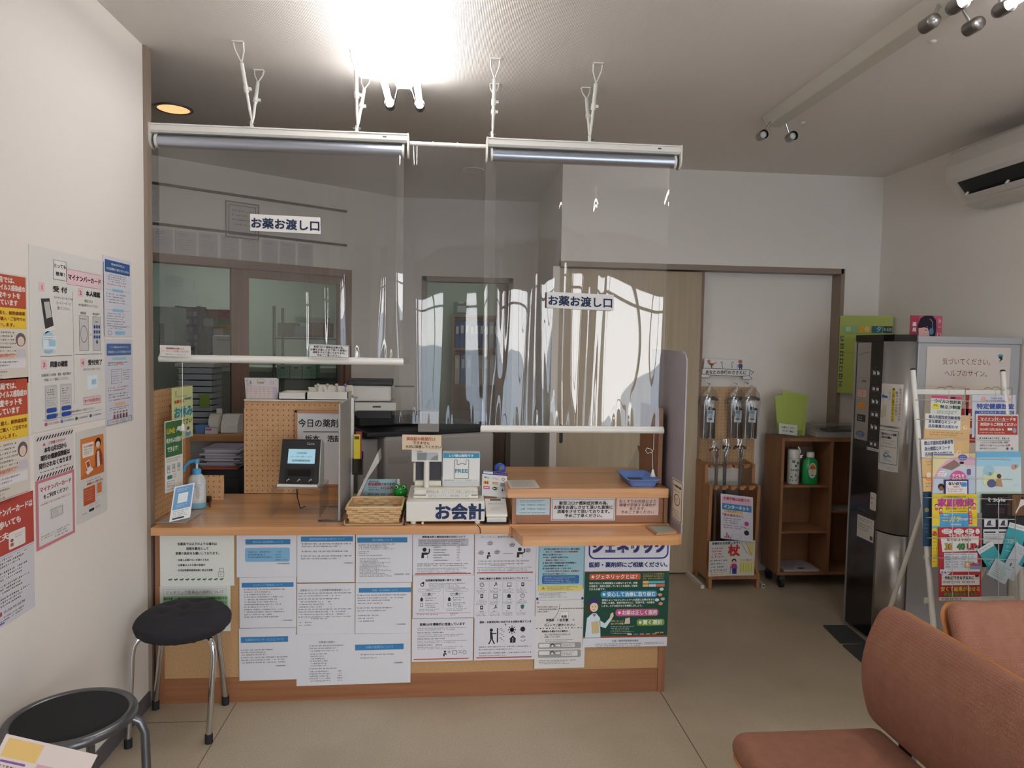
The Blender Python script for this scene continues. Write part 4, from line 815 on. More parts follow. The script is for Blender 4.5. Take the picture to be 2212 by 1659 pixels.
for i, t in enumerate(('当薬局は、皆様の健康を守るため、災害や新しい感染症が発生した','際にも迅速に対応できる体制を備えています。','他の薬局や病院、行政機関と連携し、災害や緊急時でも安心して薬','を受け取れる仕組みを提供します。')): c.text(t,10,62+i*5.4+(2 if i>1 else 0),3.1,'#55545a','l',w=(112,72,112,58)[i])
c.rect(5,83.5,118,2.4,'#b4574a')
solo('notice_sheet', b, 'sheet with a figure pushing a barrier and virus icons, foot of its column', 'notice', 'notices pinned on the cork front')
b, c = on_cork(1159,1165,1263,1295,104,130,'#d5d7da',.0)
c.rect(6,2,94,104,'#9cc3cf'); c.frame(5,2,96,104,1,'#3f7fa0',2)
for i, (t, q) in enumerate((('・発行現存の保険を受けるためには、認定の書類の','#2c3b46'),('提出して、有効期間切れのない保険証書類を','#a33f4c'),('提出する必要があります。','#2c3b46'),('＊お住い、区役所にお持ちの方は、','#2c3b46'),('保険証をご確認ください。','#a33f4c'),('② 現在お持ちの医療証記載の有効期間後も、','#2c3b46'),('ご担当の医療機関の職員様により、','#2c3b46'),('窓口負担を猶予されることがあります。','#2c3b46'),('＊ 窓口負担が猶予される場合は、新保険証が','#a33f4c'),('交付されるまでご提示ください。','#2c3b46'))): c.text(t,14 if q[1]!='a' else 20,21+i*5.9,3.8,q,'l',w=min(78,len(t)*3.4),lv=3,b=.02)
c.rrect(13,77,78,18,3,'#3e70a8',3); c.lines(18,80,66,4,2,3.6,'#cfdbe8',4,dens=.8); c.rrect(5,98,94,13,2,'#d9cf7e',3); c.lines(24,101,66,3,2,3,'#4a4632',4); c.poly([(12,107),(16,100),(20,107)],'#b58a2f',4); c.lines(8,114,60,4,1.9,3,K)
for x in (4,99): c.disc(x,127,2.6,'#27407e',3); c.disc(x,125.6,1.7,'#27407e',5)
solo('notice_sheet', b, 'light blue bordered certificate notice with yellow strip, just below the writing ledge', 'notice', 'notices pinned on the cork front')
b, c = on_cork(1157,1297,1262,1442,105,145,'#d9d8d6',.0)
for x in (5,101): c.disc(x,5,2.2,'#d98d86',3)
c.ringl(5,8,46,.8,'#55545a',1,0,70); c.text('発行日の異なる検診による',4,14,4,K,'l',w=42); c.text('一部負担金等免除証明書を',4,19,4,K,'l',w=42); c.text('お持ちの皆様へ',4,24,4,K,'l',w=24)
for k in range(15): c.rect(50+k*3.5,17,1.9,1.9,K); c.rect(3+k*6.6,58.5,3.6 if k%2 else 2,1.9,K)
c.rect(51,24,19,22,'#e4e3e0'); c.frame(51,24,19,22,.5,'#8a898f',2); c.text('保険証',31,42,6,K,'c',b=.02); c.text('と',47,42,5,K,'c'); c.text('免除',60,35,6,K,'c',b=.02,lv=3); c.text('証明書',60,42,6,K,'c',b=.02,lv=3); c.text('は',80,42,5,K,'c')
c.text('セットでご提示ください',51,53,6.2,K,'c',w=64,b=.02); c.text('保険証のみ提示された場合は…',14,66,4.6,K,'l',w=58,b=.025); c.text('窓口で自己負担分のお支払いを',20,73,4.6,K,'l',w=54); c.text('お願いいたします。',20,78,4.6,K,'l',w=34); c.lines(22,83,60,2,2.2,3.4,'#66656a')
for y in (90,106): c.rrect(7,y,90,13+(3 if y>100 else 0),3,'#9a999b'); c.rrect(9,y+2,22,8,2,'#dcdbd9',2); c.disc(37,y+6,4,'#3a3a3c',2); c.disc(37,y+7,2.6,'#dcdbd9',3); c.poly([(44,y+5),(50,y+5),(50,y+3),(54,y+6.5),(50,y+10),(50,y+8),(44,y+8)],'#e4e3e0',2); c.rrect(56,y+2,34 if y>100 else 28,11 if y>100 else 8,2,'#dcdbd9',2); c.lines(58,y+3.4,28,3 if y>100 else 2,2,3,K,3)
c.lines(9,127,80,3,2.4,3.4,K)
solo('notice_sheet', b, 'cream exemption card notice with two grey strips, below the light blue notice', 'notice', 'notices pinned on the cork front')
b, c = on_cork(1265,1160,1441,1395,176,235,'#d6d9e2',-.002,.004)
c.rrect(7,2,166,45,13,'#2c2f7d'); c.rrect(10,2,160,42,11,'#d6d9e2',2)
for t, b_, q, lv in (('ジェネリック',.075,'#b9b28a',3),('ジェネリック',.045,'#2c2f80',4)): c.text(t,90,20,30,q,'c',w=150,b=b_,lv=lv)
c.text('医師・薬剤師にご相談ください。',90,59,11.5,'#26296f','c',w=162,b=.03,lv=3)
c.rect(0,73,176,141,'#1f4a3c'); c.rect(0,73,176,2,'#6d4a34',2); c.rect(0,211,176,4,'#8a4a36',2)
c.rrect(10,78,106,13,3,'#c5583a',2); c.disc(17,84.5,3,'#e6dfd8',3); c.text('ジェネリックとは？',23,84.5,10.5,'#eae4dc','l',w=86,lv=3,b=.02)
for i, t in enumerate(('特許が切れた先発医薬品とは異なりますが、同等','の効能で、効果も安定していることを証明して販売','されるお薬です。')): c.text(t,10,98+i*6.4,4.9,'#dbe0d6','l',w=(100,100,34)[i],lv=3,b=.02)
for i, t in enumerate(('ジェネリックは新薬の','特許期間満了後に他社から','製造・販売されるお薬です。')): c.text(t,121,79+i*5,3.8,'#d9b06c','l',w=44,lv=3)
c.rect(121,94,12,5.6,'#dbb071',3); c.rect(133,94,34,5.6,'#5fa9b4',3); c.rect(121,101,12,5.6,'#dbb071',3); c.rect(134,101,15,5.6,'#c3c4cc',3); c.rect(150,101,17,5.6,'#cf6a48',3)
c.rrect(34,115,118,14,6,'#3c8fc0',2); c.disc(41,122,3,'#e6eef0',3); c.text('安心して治療に取り組む',48,122,10.5,'#e4edf2','l',w=100,lv=3,b=.02)
for i, t in enumerate(('病気によってはジェネリックへの変更に支障があると','判断した場合、医師が処方せんに「変更不可」の記載を','します。まずは処方せんを確認しましょう。')): c.text(t,37,134+i*6.2,4.7,'#dbe0d6','l',w=(110,110,84)[i],lv=3,b=.02)
c.rrect(66,154,90,15,6,'#c25a86',2); c.disc(74,161.5,3,'#e8dfe4',3); c.text('お薬は正しく服用',80,161.5,10.5,'#eae2e6','l',w=72,lv=3,b=.02)
c.rrect(111,176,58,14,5,'#7c9c46',2); c.disc(118,183,3,'#e6ead8',3); c.text('賢く選択',124,183,10.5,'#eceee0','l',w=40,lv=3,b=.02)
c.text('活用しましょう',57,179,4.4,'#d8cf8a','l',w=26,lv=3); c.text('おくすり手帳',57,185,4.6,'#d8cf8a','l',w=26,lv=3,b=.02); c.poly([(85,186),(87,174),(96,172),(97,185)],'#d5c6b8',3); c.lines(57,190,50,5,2.4,3.7,'#c9d2c8',3)
for x, y, q in ((161,112,'#b8d8d4'),(158,124,'#cf9560'),(152,135,'#d6dadb'),(164,133,'#9fb1b1'),(160,143,'#cf9560')): c.disc(x,y,4.4,q,3,ry=3.4)
for k, q in enumerate(('#d5d9d8','#5b7fae','#c98a6a','#c98a6a','#c98a6a')): c.rect(92+k*13,207,9,2.2,q,3)
c.rect(150,204,8,2.6,'#b98a6c',3); c.rect(160,204,8,2.6,'#b98a6c',3)
c.disc(20,143,11.5,'#5a2f2a',3,ry=14); c.poly([(7,140),(20,126),(33,140)],'#31356f',4); c.disc(21,149,8.5,'#e6cbb4',4,ry=10); c.disc(17.5,148,1,K,5); c.disc(24.5,148,1,K,5); c.poly([(19,154),(23,154),(21,156)],'#a84a48',5); c.disc(10,156,4.4,'#5a2f2a',3)
c.poly([(4,214),(7,172),(18,162),(26,162),(34,172),(36,214)],'#cfe0e8',4); c.poly([(33,176),(44,184),(54,172),(58,176),(46,194),(34,190)],'#cfe0e8',4); c.poly([(54,172),(56,163),(61,160),(62,168),(58,176)],'#e6cbb4',5); c.poly([(16,180),(31,178),(33,204),(18,206)],'#cdb78c',5); c.poly([(18,164),(22,170),(26,163)],'#b05a86',5)
c.text('主催／福島県保険者協議会',88,222,5,'#3b3f52','c',w=56,lv=2); c.lines(26,227,100,2,2.6,4,'#3b3f52',rag=.05); c.frame(128,226,40,4,.4,'#66656a'); c.lines(131,227,26,1,2,3,K)
solo('poster', b, 'big generic medicine poster with a nurse on a green chalkboard, edge of the cork front', 'poster')
# ------------------------------------------------------------------ on the counter: pegboard corner
def facing(u0, v0, u1, v1, y, Wc, Hc, col, yaw=0.0, lean=0.0, thick=.0012, mb=None, tilt=0.0):
    """upright card whose upper left / lower right corners show at the two pixels, standing at depth y, turned by yaw and leaning back"""
    a, q = P(u0,v0,y=y), P(u1,v1,y=y); b = mb or MB(); wx = q.x-a.x; hz = a.z-q.z
    ux = Vector((wx, math.tan(yaw)*wx, tilt*wx))/Wc; uy = Vector((0, -math.tan(lean)*hz, -hz))/Hc; n = ux.cross(uy).normalized()
    if n.y > 0: n = -n
    return b, sheet(b, a, ux, uy, n, Wc, Hc, col, thick)
xp = -1.226; ya, yb2 = P(320,846,x=xp).y, P(414,832,x=xp).y; zt = P(320,846,x=xp).z
th = Thing('pegboard_screen', 'upright pegboard screen along the wall end of the counter', 'pegboard', (xp,3.3,ZT))
th.part('board', MB().box((xp-.012,3.035,ZT), (xp,3.42,zt), 'peg_side'), bevel=.001); th.part('return_board', MB().box((xp+.006,3.47,ZT), (P(483,1040,y=3.47).x,3.478,P(450,1027,y=3.47).z), 'peg_front'))
th.part('edge_post', MB().box((xp-.012,3.42,ZT), (xp+.004,3.47,zt), 'rack_wood')); k = P(372,877,x=xp+.012); th.part('peg_knob', MB().lathe([(0,0),(.006,0),(.006,.008),(.010,.012),(.010,.022),(0,.026)], (xp,k.y,k.z), 'rack_wood', 14, (1,0,0)))
def quad(u0, v0, y0, u1, v1, y1, vb, Wc, Hc, col, thick=.0012):
    """card whose near upper corner is at (u0,v0), depth y0, far upper corner at (u1,v1), depth y1, and whose near edge ends at vb"""
    a, r_, d_ = P(u0,v0,y=y0), P(u1,v1,y=y1), P(u0,vb,y=y0); d_.x = a.x; ux = (r_-a)/Wc; uy = (d_-a)/Hc; n = ux.cross(uy).normalized(); b = MB()
    if n.y > 0: n = -n
    return b, sheet(b, a, ux, uy, n, Wc, Hc, col, thick)
b, c = quad(323,1020,3.05,357,1014,3.23,1134,36,112,'#d5d4da')
for i in range(12): c.lines(4,8+i*8,27,1,3.4,5,'#a9525a' if i in (0,6,7) else '#44434a',seed=i)
b.v = [tuple(Vector(p)+Vector((.004,0,.002))) for p in b.v]; solo('paper_sheet', b, 'white sheet with red and black lines taped to the foot of the pegboard screen', 'paper')
b, c = quad(371,839,3.08,416,833,3.25,954,92,122,'#c8cf94')
c.text('S.',14,12,13,'#3c3b30','l'); c.lines(16,20,54,1,3,4,'#6a6a4c'); c.text('体調不良',30,33,9,'#c4552f','c',w=42,b=.03); c.text('の際は薬局で',70,29,7,'#3f7f8c','c',w=34,b=.02); c.text('お休み',50,58,27,'#2f8ba3','c',w=80,b=.04); c.text('ください',58,82,15,'#3a3a38','c',w=56,b=.02)
c.disc(70,108,13,'#b7d3d8',1,ry=12); c.disc(70,104,6,'#e3cbb0',2); c.disc(70,100,6,'#55463c',2,ry=4); c.poly([(54,122),(58,108),(82,108),(88,122)],'#8fbcc6',1)
solo('poster', b, 'yellow-green resting place poster hanging behind the pegboard screen', 'poster')
b, c = quad(356,911,2.98,394,904,3.09,1066,76,170,'#d9dad6')
c.rect(2,2,72,84,'#3d6a3e'); c.text('LINE',24,24,16,'#cdb33b','c',w=34,b=.04,lv=3); c.text('で',48,26,9,'#e6e8e0','c',lv=3); c.rrect(52,17,20,10,3,'#e3e6df',2)
c.text('処方せんの送信が',38,47,13,'#dfe5da','c',w=66,lv=3,b=.02); c.text('できます！',32,68,14,'#dfe5da','c',w=46,lv=3,b=.02); c.lines(6,90,62,2,3,5,K)
for i in range(3): c.frame(8+i*22,106,12,18,1.2,'#4a4a4c'); c.rect(10+i*22,109,8,8,'#8fa6b0',2)
c.rrect(8,130,22,9,3,'#3f7f72'); c.rect(34,128,12,12,'#c9c9c6'); c.frame(8,144,30,14,.8,K); c.lines(10,148,24,2,3,5,K); c.lines(4,162,66,1,3,5,K)
solo('poster', b, 'tall green-topped messaging poster clipped to a grey metal stand', 'poster')
q = P(372,1116,z=ZT+.004); th = Thing('poster_stand', 'grey metal stand with a flat base plate holding the green-topped poster', 'stand', (q.x,q.y,ZT))
pb = [P(u,v,z=ZT+.003) for u,v in ((341,1128),(402,1129),(434,1108),(380,1106))]
b = MB().prism([(p.x,p.y) for p in pb], (0,0,ZT), (1,0,0), (0,1,0), (0,0,.004), 'grey_plastic'); th.part('base_plate', b)
th.part('rod', MB().cyl((q.x,q.y+.03,ZT+.004), (q.x,q.y+.03,P(372,1060,y=q.y).z), .0035, 'steel_brushed', 10))
b, c = facing(377,1052,418,1120,2.972,46,86,'#dfe2e4',math.radians(14),math.radians(24),.003,tilt=.2)
c.rect(3,3,40,56,'#6f9cc6'); c.lines(8,8,28,2,2.4,4,'#e6ebf0',2); c.rect(12,20,22,24,'#dde3e8',2); c.lines(10,48,26,2,2,3.6,'#dfe6ee',2); c.lines(6,62,34,4,2.6,4.4,'#66656a'); c.rect(6,79,26,4,'#3a3a3c')
solo('card_stand', b, 'small blue and white card leaning on the base plate by the sanitiser', 'card')
# hand sanitiser
q = P(418,1101,z=ZT); sx_, sy_ = q.x+.004, q.y+.035; th = Thing('sanitiser_bottle', 'sanitiser bottle with a sky blue pump and blue liquid, by the pegboard screen', 'bottle', (sx_,sy_,ZT))
plain('bottle_white','#c6ccd0',0.3); plain('pump_blue','#4aa3d6',0.35); plain('liquid_blue','#7fb9d6',0.25)
H1 = P(418,1028,y=sy_).z-ZT; R = .0395
b = MB().lathe([(0,0),(R*.92,0),(R,.006),(R,.028)], (sx_,sy_,ZT), 'liquid_blue', 28, sy=.72); b.lathe([(R,.028),(R,H1-.02),(R*.86,H1-.004),(.016,H1+.012),(.016,H1+.018)], (sx_,sy_,ZT), 'bottle_white', 28, sy=.72); th.part('body', b)
b = MB().lathe([(.018,H1+.008),(.019,H1+.03),(.012,H1+.034),(0,H1+.035)], (sx_,sy_,ZT), 'pump_blue', 20); b.cyl((sx_,sy_,ZT+H1+.03),(sx_,sy_,ZT+H1+.062),.005,'white_plastic',10); b.cyl((sx_,sy_,ZT+H1+.058),(sx_,sy_,ZT+H1+.076),.0105,'pump_blue',14)
b.ring_tube([(sx_,sy_,ZT+H1+.07),(sx_-.03,sy_,ZT+H1+.064),(sx_-.052,sy_-.004,ZT+H1+.046),(sx_-.057,sy_-.005,ZT+H1+.02)], [.0085,.008,.007,.0085], 'pump_blue', 10); th.part('pump', b)
b = MB(); vs = []
for k in range(9):
    a = math.radians(-150+15*k)
    for z in (.04,H1-.03): vs.append((sx_+R*1.01*math.cos(a), sy_+R*.73*math.sin(a), ZT+z))
b.add(vs, [(2*k,2*k+1,2*k+3,2*k+2) for k in range(8)], '#d5dadd', True); cc = Canvas(b,(sx_-.03,sy_-R*.735-.001,ZT+H1-.035),(.001,0,0),(0,0,-.001),(0,-1,0)); cc.rect(0,0,60,1.6,'#5a8fb4'); cc.text('手指消毒',16,8,9,'#3a5f86','c',b=.02); cc.lines(4,18,24,9,2.6,4.6,K); cc.lines(34,8,22,12,2.6,4.6,K,seed=3); th.part('wrap', b)
# ------------------------------------------------------------------ the pegboard in the middle and what stands on it
yp = 3.625; xa, xb_ = P(528,870,y=yp).x, P(752,870,y=yp).x; ztp = P(620,866,y=yp).z
th = Thing('pegboard_cabinet', 'pegboard-backed cabinet at the far edge of the counter behind the card reader', 'pegboard', ((xa+xb_)/2,yp,ZT))
th.part('front_board', MB().box((xa,yp,ZT), (xb_,yp+.008,ztp), 'peg_front')); th.part('cap_board', MB().box((P(528,1006,y=yp).x,yp-.006,ZT+.001), (P(640,870,y=yp).x,yp,ztp-.04), 'peg_front'))
th.part('top_shelf', MB().box((xa,yp-.01,ztp), (xb_+.02,yp+.25,ztp+.006), 'white_plastic')); th.part('side_wall', MB().box((xa,yp+.008,ZT+.001), (xa+.012,yp+.25,ztp), 'frame_wood').box((xb_-.012,yp+.008,ZT+.001), (xb_,yp+.25,ztp), 'frame_wood').box((xa,yp+.24,ZT+.001),(xb_,yp+.25,ztp),'frame_wood'))
zs_ = ztp+.006
b, c = facing(528,816,598,864,yp+.04,72,50,'#dfdcdc',0,math.radians(-14),.003)
c.text('5',13,10,8,'#33343a','c',b=.02); c.small(3,6,8,3,K); c.lines(3,12,16,3,1.6,2.4,'#66656a')
for x, q in ((30,'#d9a95a'),(35,'#8fae7a'),(40,'#c98a7a')): c.disc(x,11,2.6,q)
c.ringl(36,10,9,.6,'#8a7a5a',1,180,360); c.lines(55,6,14,4,1.6,2.6,'#8a8990'); c.rect(2,20,68,27,'#e6d6d3'); c.rect(62,20,8,27,'#cfc4dd',2)
for i in range(6): c.rect(2,20+i*5.4,68,.5,'#bda8a6',3)
for i in range(8): c.rect(2+i*9.7,20,.5,27,'#bda8a6',3)
for i in range(28): c.small(4+(i%7)*9.7,21.4+(i//7)*5.4,3,2.2,'#6a5f66',4,seed=i)
bq = MB(); a = P(528,864,y=yp+.04); w = P(598,864,y=yp+.04).x-a.x
th = Thing('desk_calendar', 'pink and white desk calendar standing on the pegboard cabinet', 'calendar', (a.x+w/2,yp+.06,zs_))
th.part('page', b); bq.box((a.x,yp+.075,zs_),(a.x+w,yp+.08,P(528,816,y=yp+.04).z-.004),'white_plastic'); th.part('stand_back', bq)
b = MB(); zc_ = P(528,816,y=yp+.04).z
for k in range(12): x = a.x+w*(.1+.07*k if k<6 else .08+.07*k); b.ring_tube([(x,yp+.055+.006*math.cos(t),zc_+.006*math.sin(t)) for t in [math.pi*2*j/8 for j in range(9)]], .0008,'steel_dark',5)
th.part('ring_binding', b)
def tray(u0, u1, v0, v1, y0, d, label, nm='tray'):
    x0, x1, z1 = P(u0,v1,y=y0).x, P(u1,v1,y=y0).x, P(u0,v0,y=y0).z; b = MB(); t = .004
    b.box((x0,y0,zs_),(x1,y0+d,zs_+t),'white_plastic')
    for lo, hi in (((x0,y0,zs_),(x1,y0+t,z1)),((x0,y0+d-t,zs_),(x1,y0+d,z1)),((x0,y0,zs_),(x0+t,y0+d,z1)),((x1-t,y0,zs_),(x1,y0+d,z1))): b.box(lo,hi,'white_plastic')
    solo(nm, b, label, 'tray'); return x0, x1, z1
tray(601,661,848,863,yp+.01,.18,'plain white tray beside the desk calendar')
x0, x1, z1 = tray(662,752,846,864,yp+.0,.2,'white tray full of patient slips on the pegboard cabinet')
r = random.Random(4)
for k in range(22):
    x = x0+.012+(x1-x0-.03)*k/21; b = MB(); h = r.uniform(.015,.03); y = yp+.03+r.uniform(0,.1); tl = r.uniform(.4,.9)
    vs = [Vector((x,y,zs_+.02)), Vector((x+.03,y+.002,zs_+.02)), Vector((x+.03-.03*tl,y+.03,z1+h)), Vector((x-.03*tl,y+.03,z1+h))]
    b.add(vs+[p+Vector((.001,.001,0)) for p in vs], [(0,1,2,3),(7,6,5,4),(0,4,5,1),(1,5,6,2),(2,6,7,3),(3,7,4,0)], r.choice(['#d8d4c8','#cfc9b8','#dddad2']))
    solo('paper_slip', b, 'cream slip filed upright in the white tray on the pegboard cabinet', 'paper', 'slips in the white tray')
for u, q, lab in ((687,'#b9b7ae','grey round index tab sticking up from the slip tray, nearest the desk calendar'),(707,'#a9a79e','grey round index tab sticking up from the slip tray, second from the purple one'),(727,'#b4b2aa','grey round index tab sticking up from the slip tray, next to the purple one'),(746,'#7d6aa6','purple round index tab at the end of the slip tray')):
    p = P(u,832,y=yp+.05); b = MB().lathe([(0,-.0012),(.0085,-.0012),(.0085,.0012),(0,.0012)], p, q, 18, (0,1,0)); b.box((p.x-.002,p.y-.001,z1-.02),(p.x+.002,p.y+.001,p.z-.006),q); solo('index_tab', b, lab, 'tab', 'index tabs in the slip tray')
p = P(607,842,y=yp+.05); b = MB().prism([(-.014,0),(.014,0),(.008,.018),(-.008,.018)], (p.x,p.y,zs_+.012), (1,0,0), (0,0,1), (0,.012,0), 'dark_trim'); b.ring_tube([(p.x-.004,p.y,zs_+.03),(p.x-.006,p.y,zs_+.04),(p.x+.006,p.y,zs_+.04),(p.x+.004,p.y,zs_+.03)], .0012,'dark_trim',6); b.box((p.x-.014,p.y,zs_),(p.x+.014,p.y+.012,zs_+.013),'dark_trim'); solo('binder_clip', b, 'dark brown binder clip between the calendar and the plain tray', 'clip')
# name board
yb_ = yp-.03; x0, x1 = P(636,900,y=yb_).x, P(752,900,y=yb_).x; z0, z1 = P(640,1052,y=yb_).z, P(640,886,y=yb_).z
th = Thing('name_board', 'wood-framed white board naming the pharmacist on duty, behind the card reader', 'board', ((x0+x1)/2,yb_,ZT))
b = MB(); t = .014
for lo, hi in (((x0,yb_,z0),(x0+t,yb_+.012,z1)),((x1-t,yb_,z0),(x1,yb_+.012,z1)),((x0,yb_,z1-t),(x1,yb_+.012,z1)),((x0,yb_,z0),(x1,yb_+.012,z0+t))): b.box(lo,hi,'frame_wood')
th.part('frame', b, bevel=.002)
b = MB(); c = sheet(b, (x0+t,yb_+.004,z1-t), ((x1-x0-2*t)/100,0,0), (0,0,-(z1-z0-2*t)/155), (0,-1,0), 100,155,'#d6d9dd',.004)
c.text('今日の薬剤師',52,22,19,'#24262b','c',w=100,b=.015); c.rect(12,40,88,1.8,'#24262b'); c.rrect(12,46,82,19,1,'#dfe1e4'); c.text('坂本　浩記',54,55.5,15.5,'#24262b','c',w=76,b=.02,lv=3); th.part('white_sheet', b)
th.part('foot', MB().box((x0+.02,yb_-.005,ZT),(x1-.02,yb_+.02,z0),'frame_wood'))
# card reader on a clear riser
y0 = 3.12; xa, xb_ = P(584,1040,y=y0).x, P(692,1040,y=y0).x; zr_ = P(640,1046,y=3.22).z
th = Thing('acrylic_riser', 'clear acrylic riser under the card reader', 'riser', ((xa+xb_)/2,3.2,ZT))
th.part('top', MB().box((xa,y0,zr_-.004),(xb_,y0+.22,zr_),'acrylic')); 
for x in (xa,xb_-.004): th.part('leg_panel', MB().box((x,y0,ZT),(x+.004,y0+.22,zr_-.0045),'acrylic'))
yk = 3.17; ux0, ux1 = P(601,1040,y=yk).x, P(688,1040,y=yk).x; zt_ = P(650,949,y=yk+.05).z; wd = ux1-ux0; M = Matrix.Translation((ux0+wd/2,yk,zr_)) @ Matrix.Rotation(math.radians(-4),4,'Z'); hh = zt_-zr_
th = Thing('card_reader', 'black face and card reader with a pale blue screen on the clear riser', 'card reader', (ux0+wd/2,yk+.05,zr_))
def pris(b, prof, mat, w2): b.prism(prof, M @ Vector((-w2,0,0)), M.to_3x3() @ Vector((0,1,0)), (0,0,1), M.to_3x3() @ Vector((2*w2,0,0)), mat); return b
th.part('housing', pris(MB(), [(.0,0),(.02,.012),(.058,hh*.97),(.075,hh*.99),(.105,hh*.9),(.105,0)], 'white_plastic', wd/2), bevel=.004)
th.part('base_lip', pris(MB(), [(-.02,.0),(-.02,.012),(.03,.014),(.03,.0)], 'white_plastic', wd/2+.001), bevel=.003)
th.part('front_shell', pris(MB(), [(-.012,.013),(.046,hh),(.058,hh),(.058,hh*.9),(.022,.013)], plain('reader_black','#1e1e22',0.4), wd/2-.003), bevel=.006, seg=3)
fl = Vector((0,-.058,-(hh-.013))).normalized(); R3 = M.to_3x3(); o_ = M @ Vector((-wd/2+.003,.046,hh)); un = R3 @ Vector((1,0,0)); dn = (R3 @ Vector((0,-.058,-(hh-.013)))).normalized(); nn = un.cross(dn).normalized()
if nn.y > 0: nn = -nn
L_ = math.hypot(.058,hh-.013); 
b = MB(); c = Canvas(b, o_+nn*.0008, un*((wd-.006)/100), dn*(L_/110), nn); c.rect(19,24,71,36,'lcd_blue',2); c.frame(17,22,75,40,2,'#2a2a2e',1); c.text('小原田調剤薬局',54,34,5,'#3a4a56','c',w=28,lv=4); c.text('スタートボタンを押してください',54,43,4.5,'#3a4a56','c',w=58,lv=4); c.rect(30,50,48,5,'#8fb4c4',3); c.text('スタート',54,52.5,4,'#3a4a56','c',lv=4); th.part('screen', b)
b = MB(); c = Canvas(b, o_+nn*.0008, un*((wd-.006)/100), dn*(L_/110), nn); c.rrect(14,70,76,38,5,'black_gloss',1); c.rrect(22,75,60,16,5,'#050506',2); 
for x in (20,48,78): c.line([(x,104),(x+7,97)],1.4,'#b9b9bc',3); c.line([(x+2,100),(x+9,100)],1,'#b9b9bc',3)
th.part('card_tray', b); b = MB(); c = Canvas(b, o_+nn*.0008, un*((wd-.006)/100), dn*(L_/110), nn); c.text('Caora',86,10,8,'#c9c9cc','r',lv=2); th.part('logo', b)
b = MB().ring_tube([(ux0+wd*.45,y0+.05,zr_-.008),(ux0+wd*.46,y0+.06,zr_-.03),(ux0+wd*.43,y0+.08,zr_-.05),(ux0+wd*.47,y0+.12,ZT+.01),(ux0+wd*.5,y0+.19,ZT+.004)], .0022,'black',6); solo('loose_cable', b, 'thin black cord dropping from the card reader under the riser', 'cord')
b = MB().ring_tube([(P(440,1070,z=ZT).x,3.452,ZT+.012),(P(455,1072,z=ZT).x,3.44,ZT+.02),(P(462,1080,z=ZT).x,3.40,ZT+.006),(P(448,1100,z=ZT+.004).x,3.3,ZT+.004)], .0022,'black',6); b.box((P(436,1066,y=3.42).x,3.42,ZT),(P(452,1066,y=3.42).x,3.455,ZT+.022),'black'); solo('power_adapter', b, 'black adapter with a curling cord at the foot of the pegboard screen', 'adapter')
# grey divider with metal feet
xd, yd0, yd1 = P(732,1125,z=ZT).x, 3.03, 3.36; zd0 = P(733,872,y=yd0).z
th = Thing('divider_panel', 'tall grey divider board on metal feet beside the cane basket', 'divider', (xd,3.2,ZT)); th.part('board', MB().box((xd,yd0,ZT+.006),(xd+.008,yd1,zd0),plain('divider_grey','#a09c99',0.5)), bevel=.002)
th.part('edge_rail', MB().box((xd+.001,yd1,ZT+.006),(xd+.02,yd1+.014,zd0),'white_metal'))
for y in (yd0+.02,yd1-.04): 
    b = MB().prism([(.012*math.cos(a)+(-.075 if math.cos(a)<0 else .02), .010*math.sin(a)) for a in [k*math.pi/8 for k in range(16)]], (xd,y,ZT), (1,0,0), (0,1,0), (0,0,.004), 'steel_dark'); b.box((xd-.004,y-.01,ZT),(xd+.012,y+.01,ZT+.045),'steel_dark'); th.part('foot', b)
q = P(765,905,y=3.33); b = MB(); hx = (xd+.02); 
th2 = Thing('leaflet_holder', 'smoky pocket holding yellow and red folders on the far edge of the divider board', 'holder', (hx+.03,3.34,q.z-.2))
zc0, zc1 = P(770,1024,y=3.34).z, P(770,990,y=3.34).z
th2.part('pocket', MB().box((hx,3.32,zc0),(hx+.045,3.323,zc1),clear('smoke',.06,(.35,.33,.3),.05)).box((hx,3.36,zc0),(hx+.045,3.363,zc1+.03),'smoke').box((hx,3.323,zc0),(hx+.003,3.36,zc1),'smoke').box((hx+.042,3.323,zc0),(hx+.045,3.36,zc1),'smoke').box((hx,3.323,zc0),(hx+.045,3.36,zc0+.003),'smoke'))
for k, (q_, dz, lab) in enumerate((('#d8c33c',0,'yellow folder in the smoky pocket on the divider board'),('#8f3f4a',.012,'dark red folder behind the yellow one in the smoky pocket'))):
    zz = P(770,938,y=3.34).z+dz; b = MB().box((hx+.005+k*.007,3.327+k*.012,zc0+.004),(hx+.034+k*.006,3.334+k*.012,zz),q_); b.box((hx+.008+k*.007,3.3265+k*.012,zz-.022),(hx+.03,3.327+k*.012,zz-.008),'#4a4a3a') if k==0 else None; solo('folder', b, lab, 'folder')
pts = [P(u,v,y=3.21) for u,v in ((817,975),(819,998),(795,1033),(764,1100),(757,1098))]
b = MB().prism([(p.x,p.z) for p in pts], (0,3.205,0), (1,0,0), (0,0,1), (0,.12,0), plain('board_white','#c2bdb8',0.5)); solo('leaning_board', b, 'pale board leaning out from the foot of the divider over the basket', 'board')
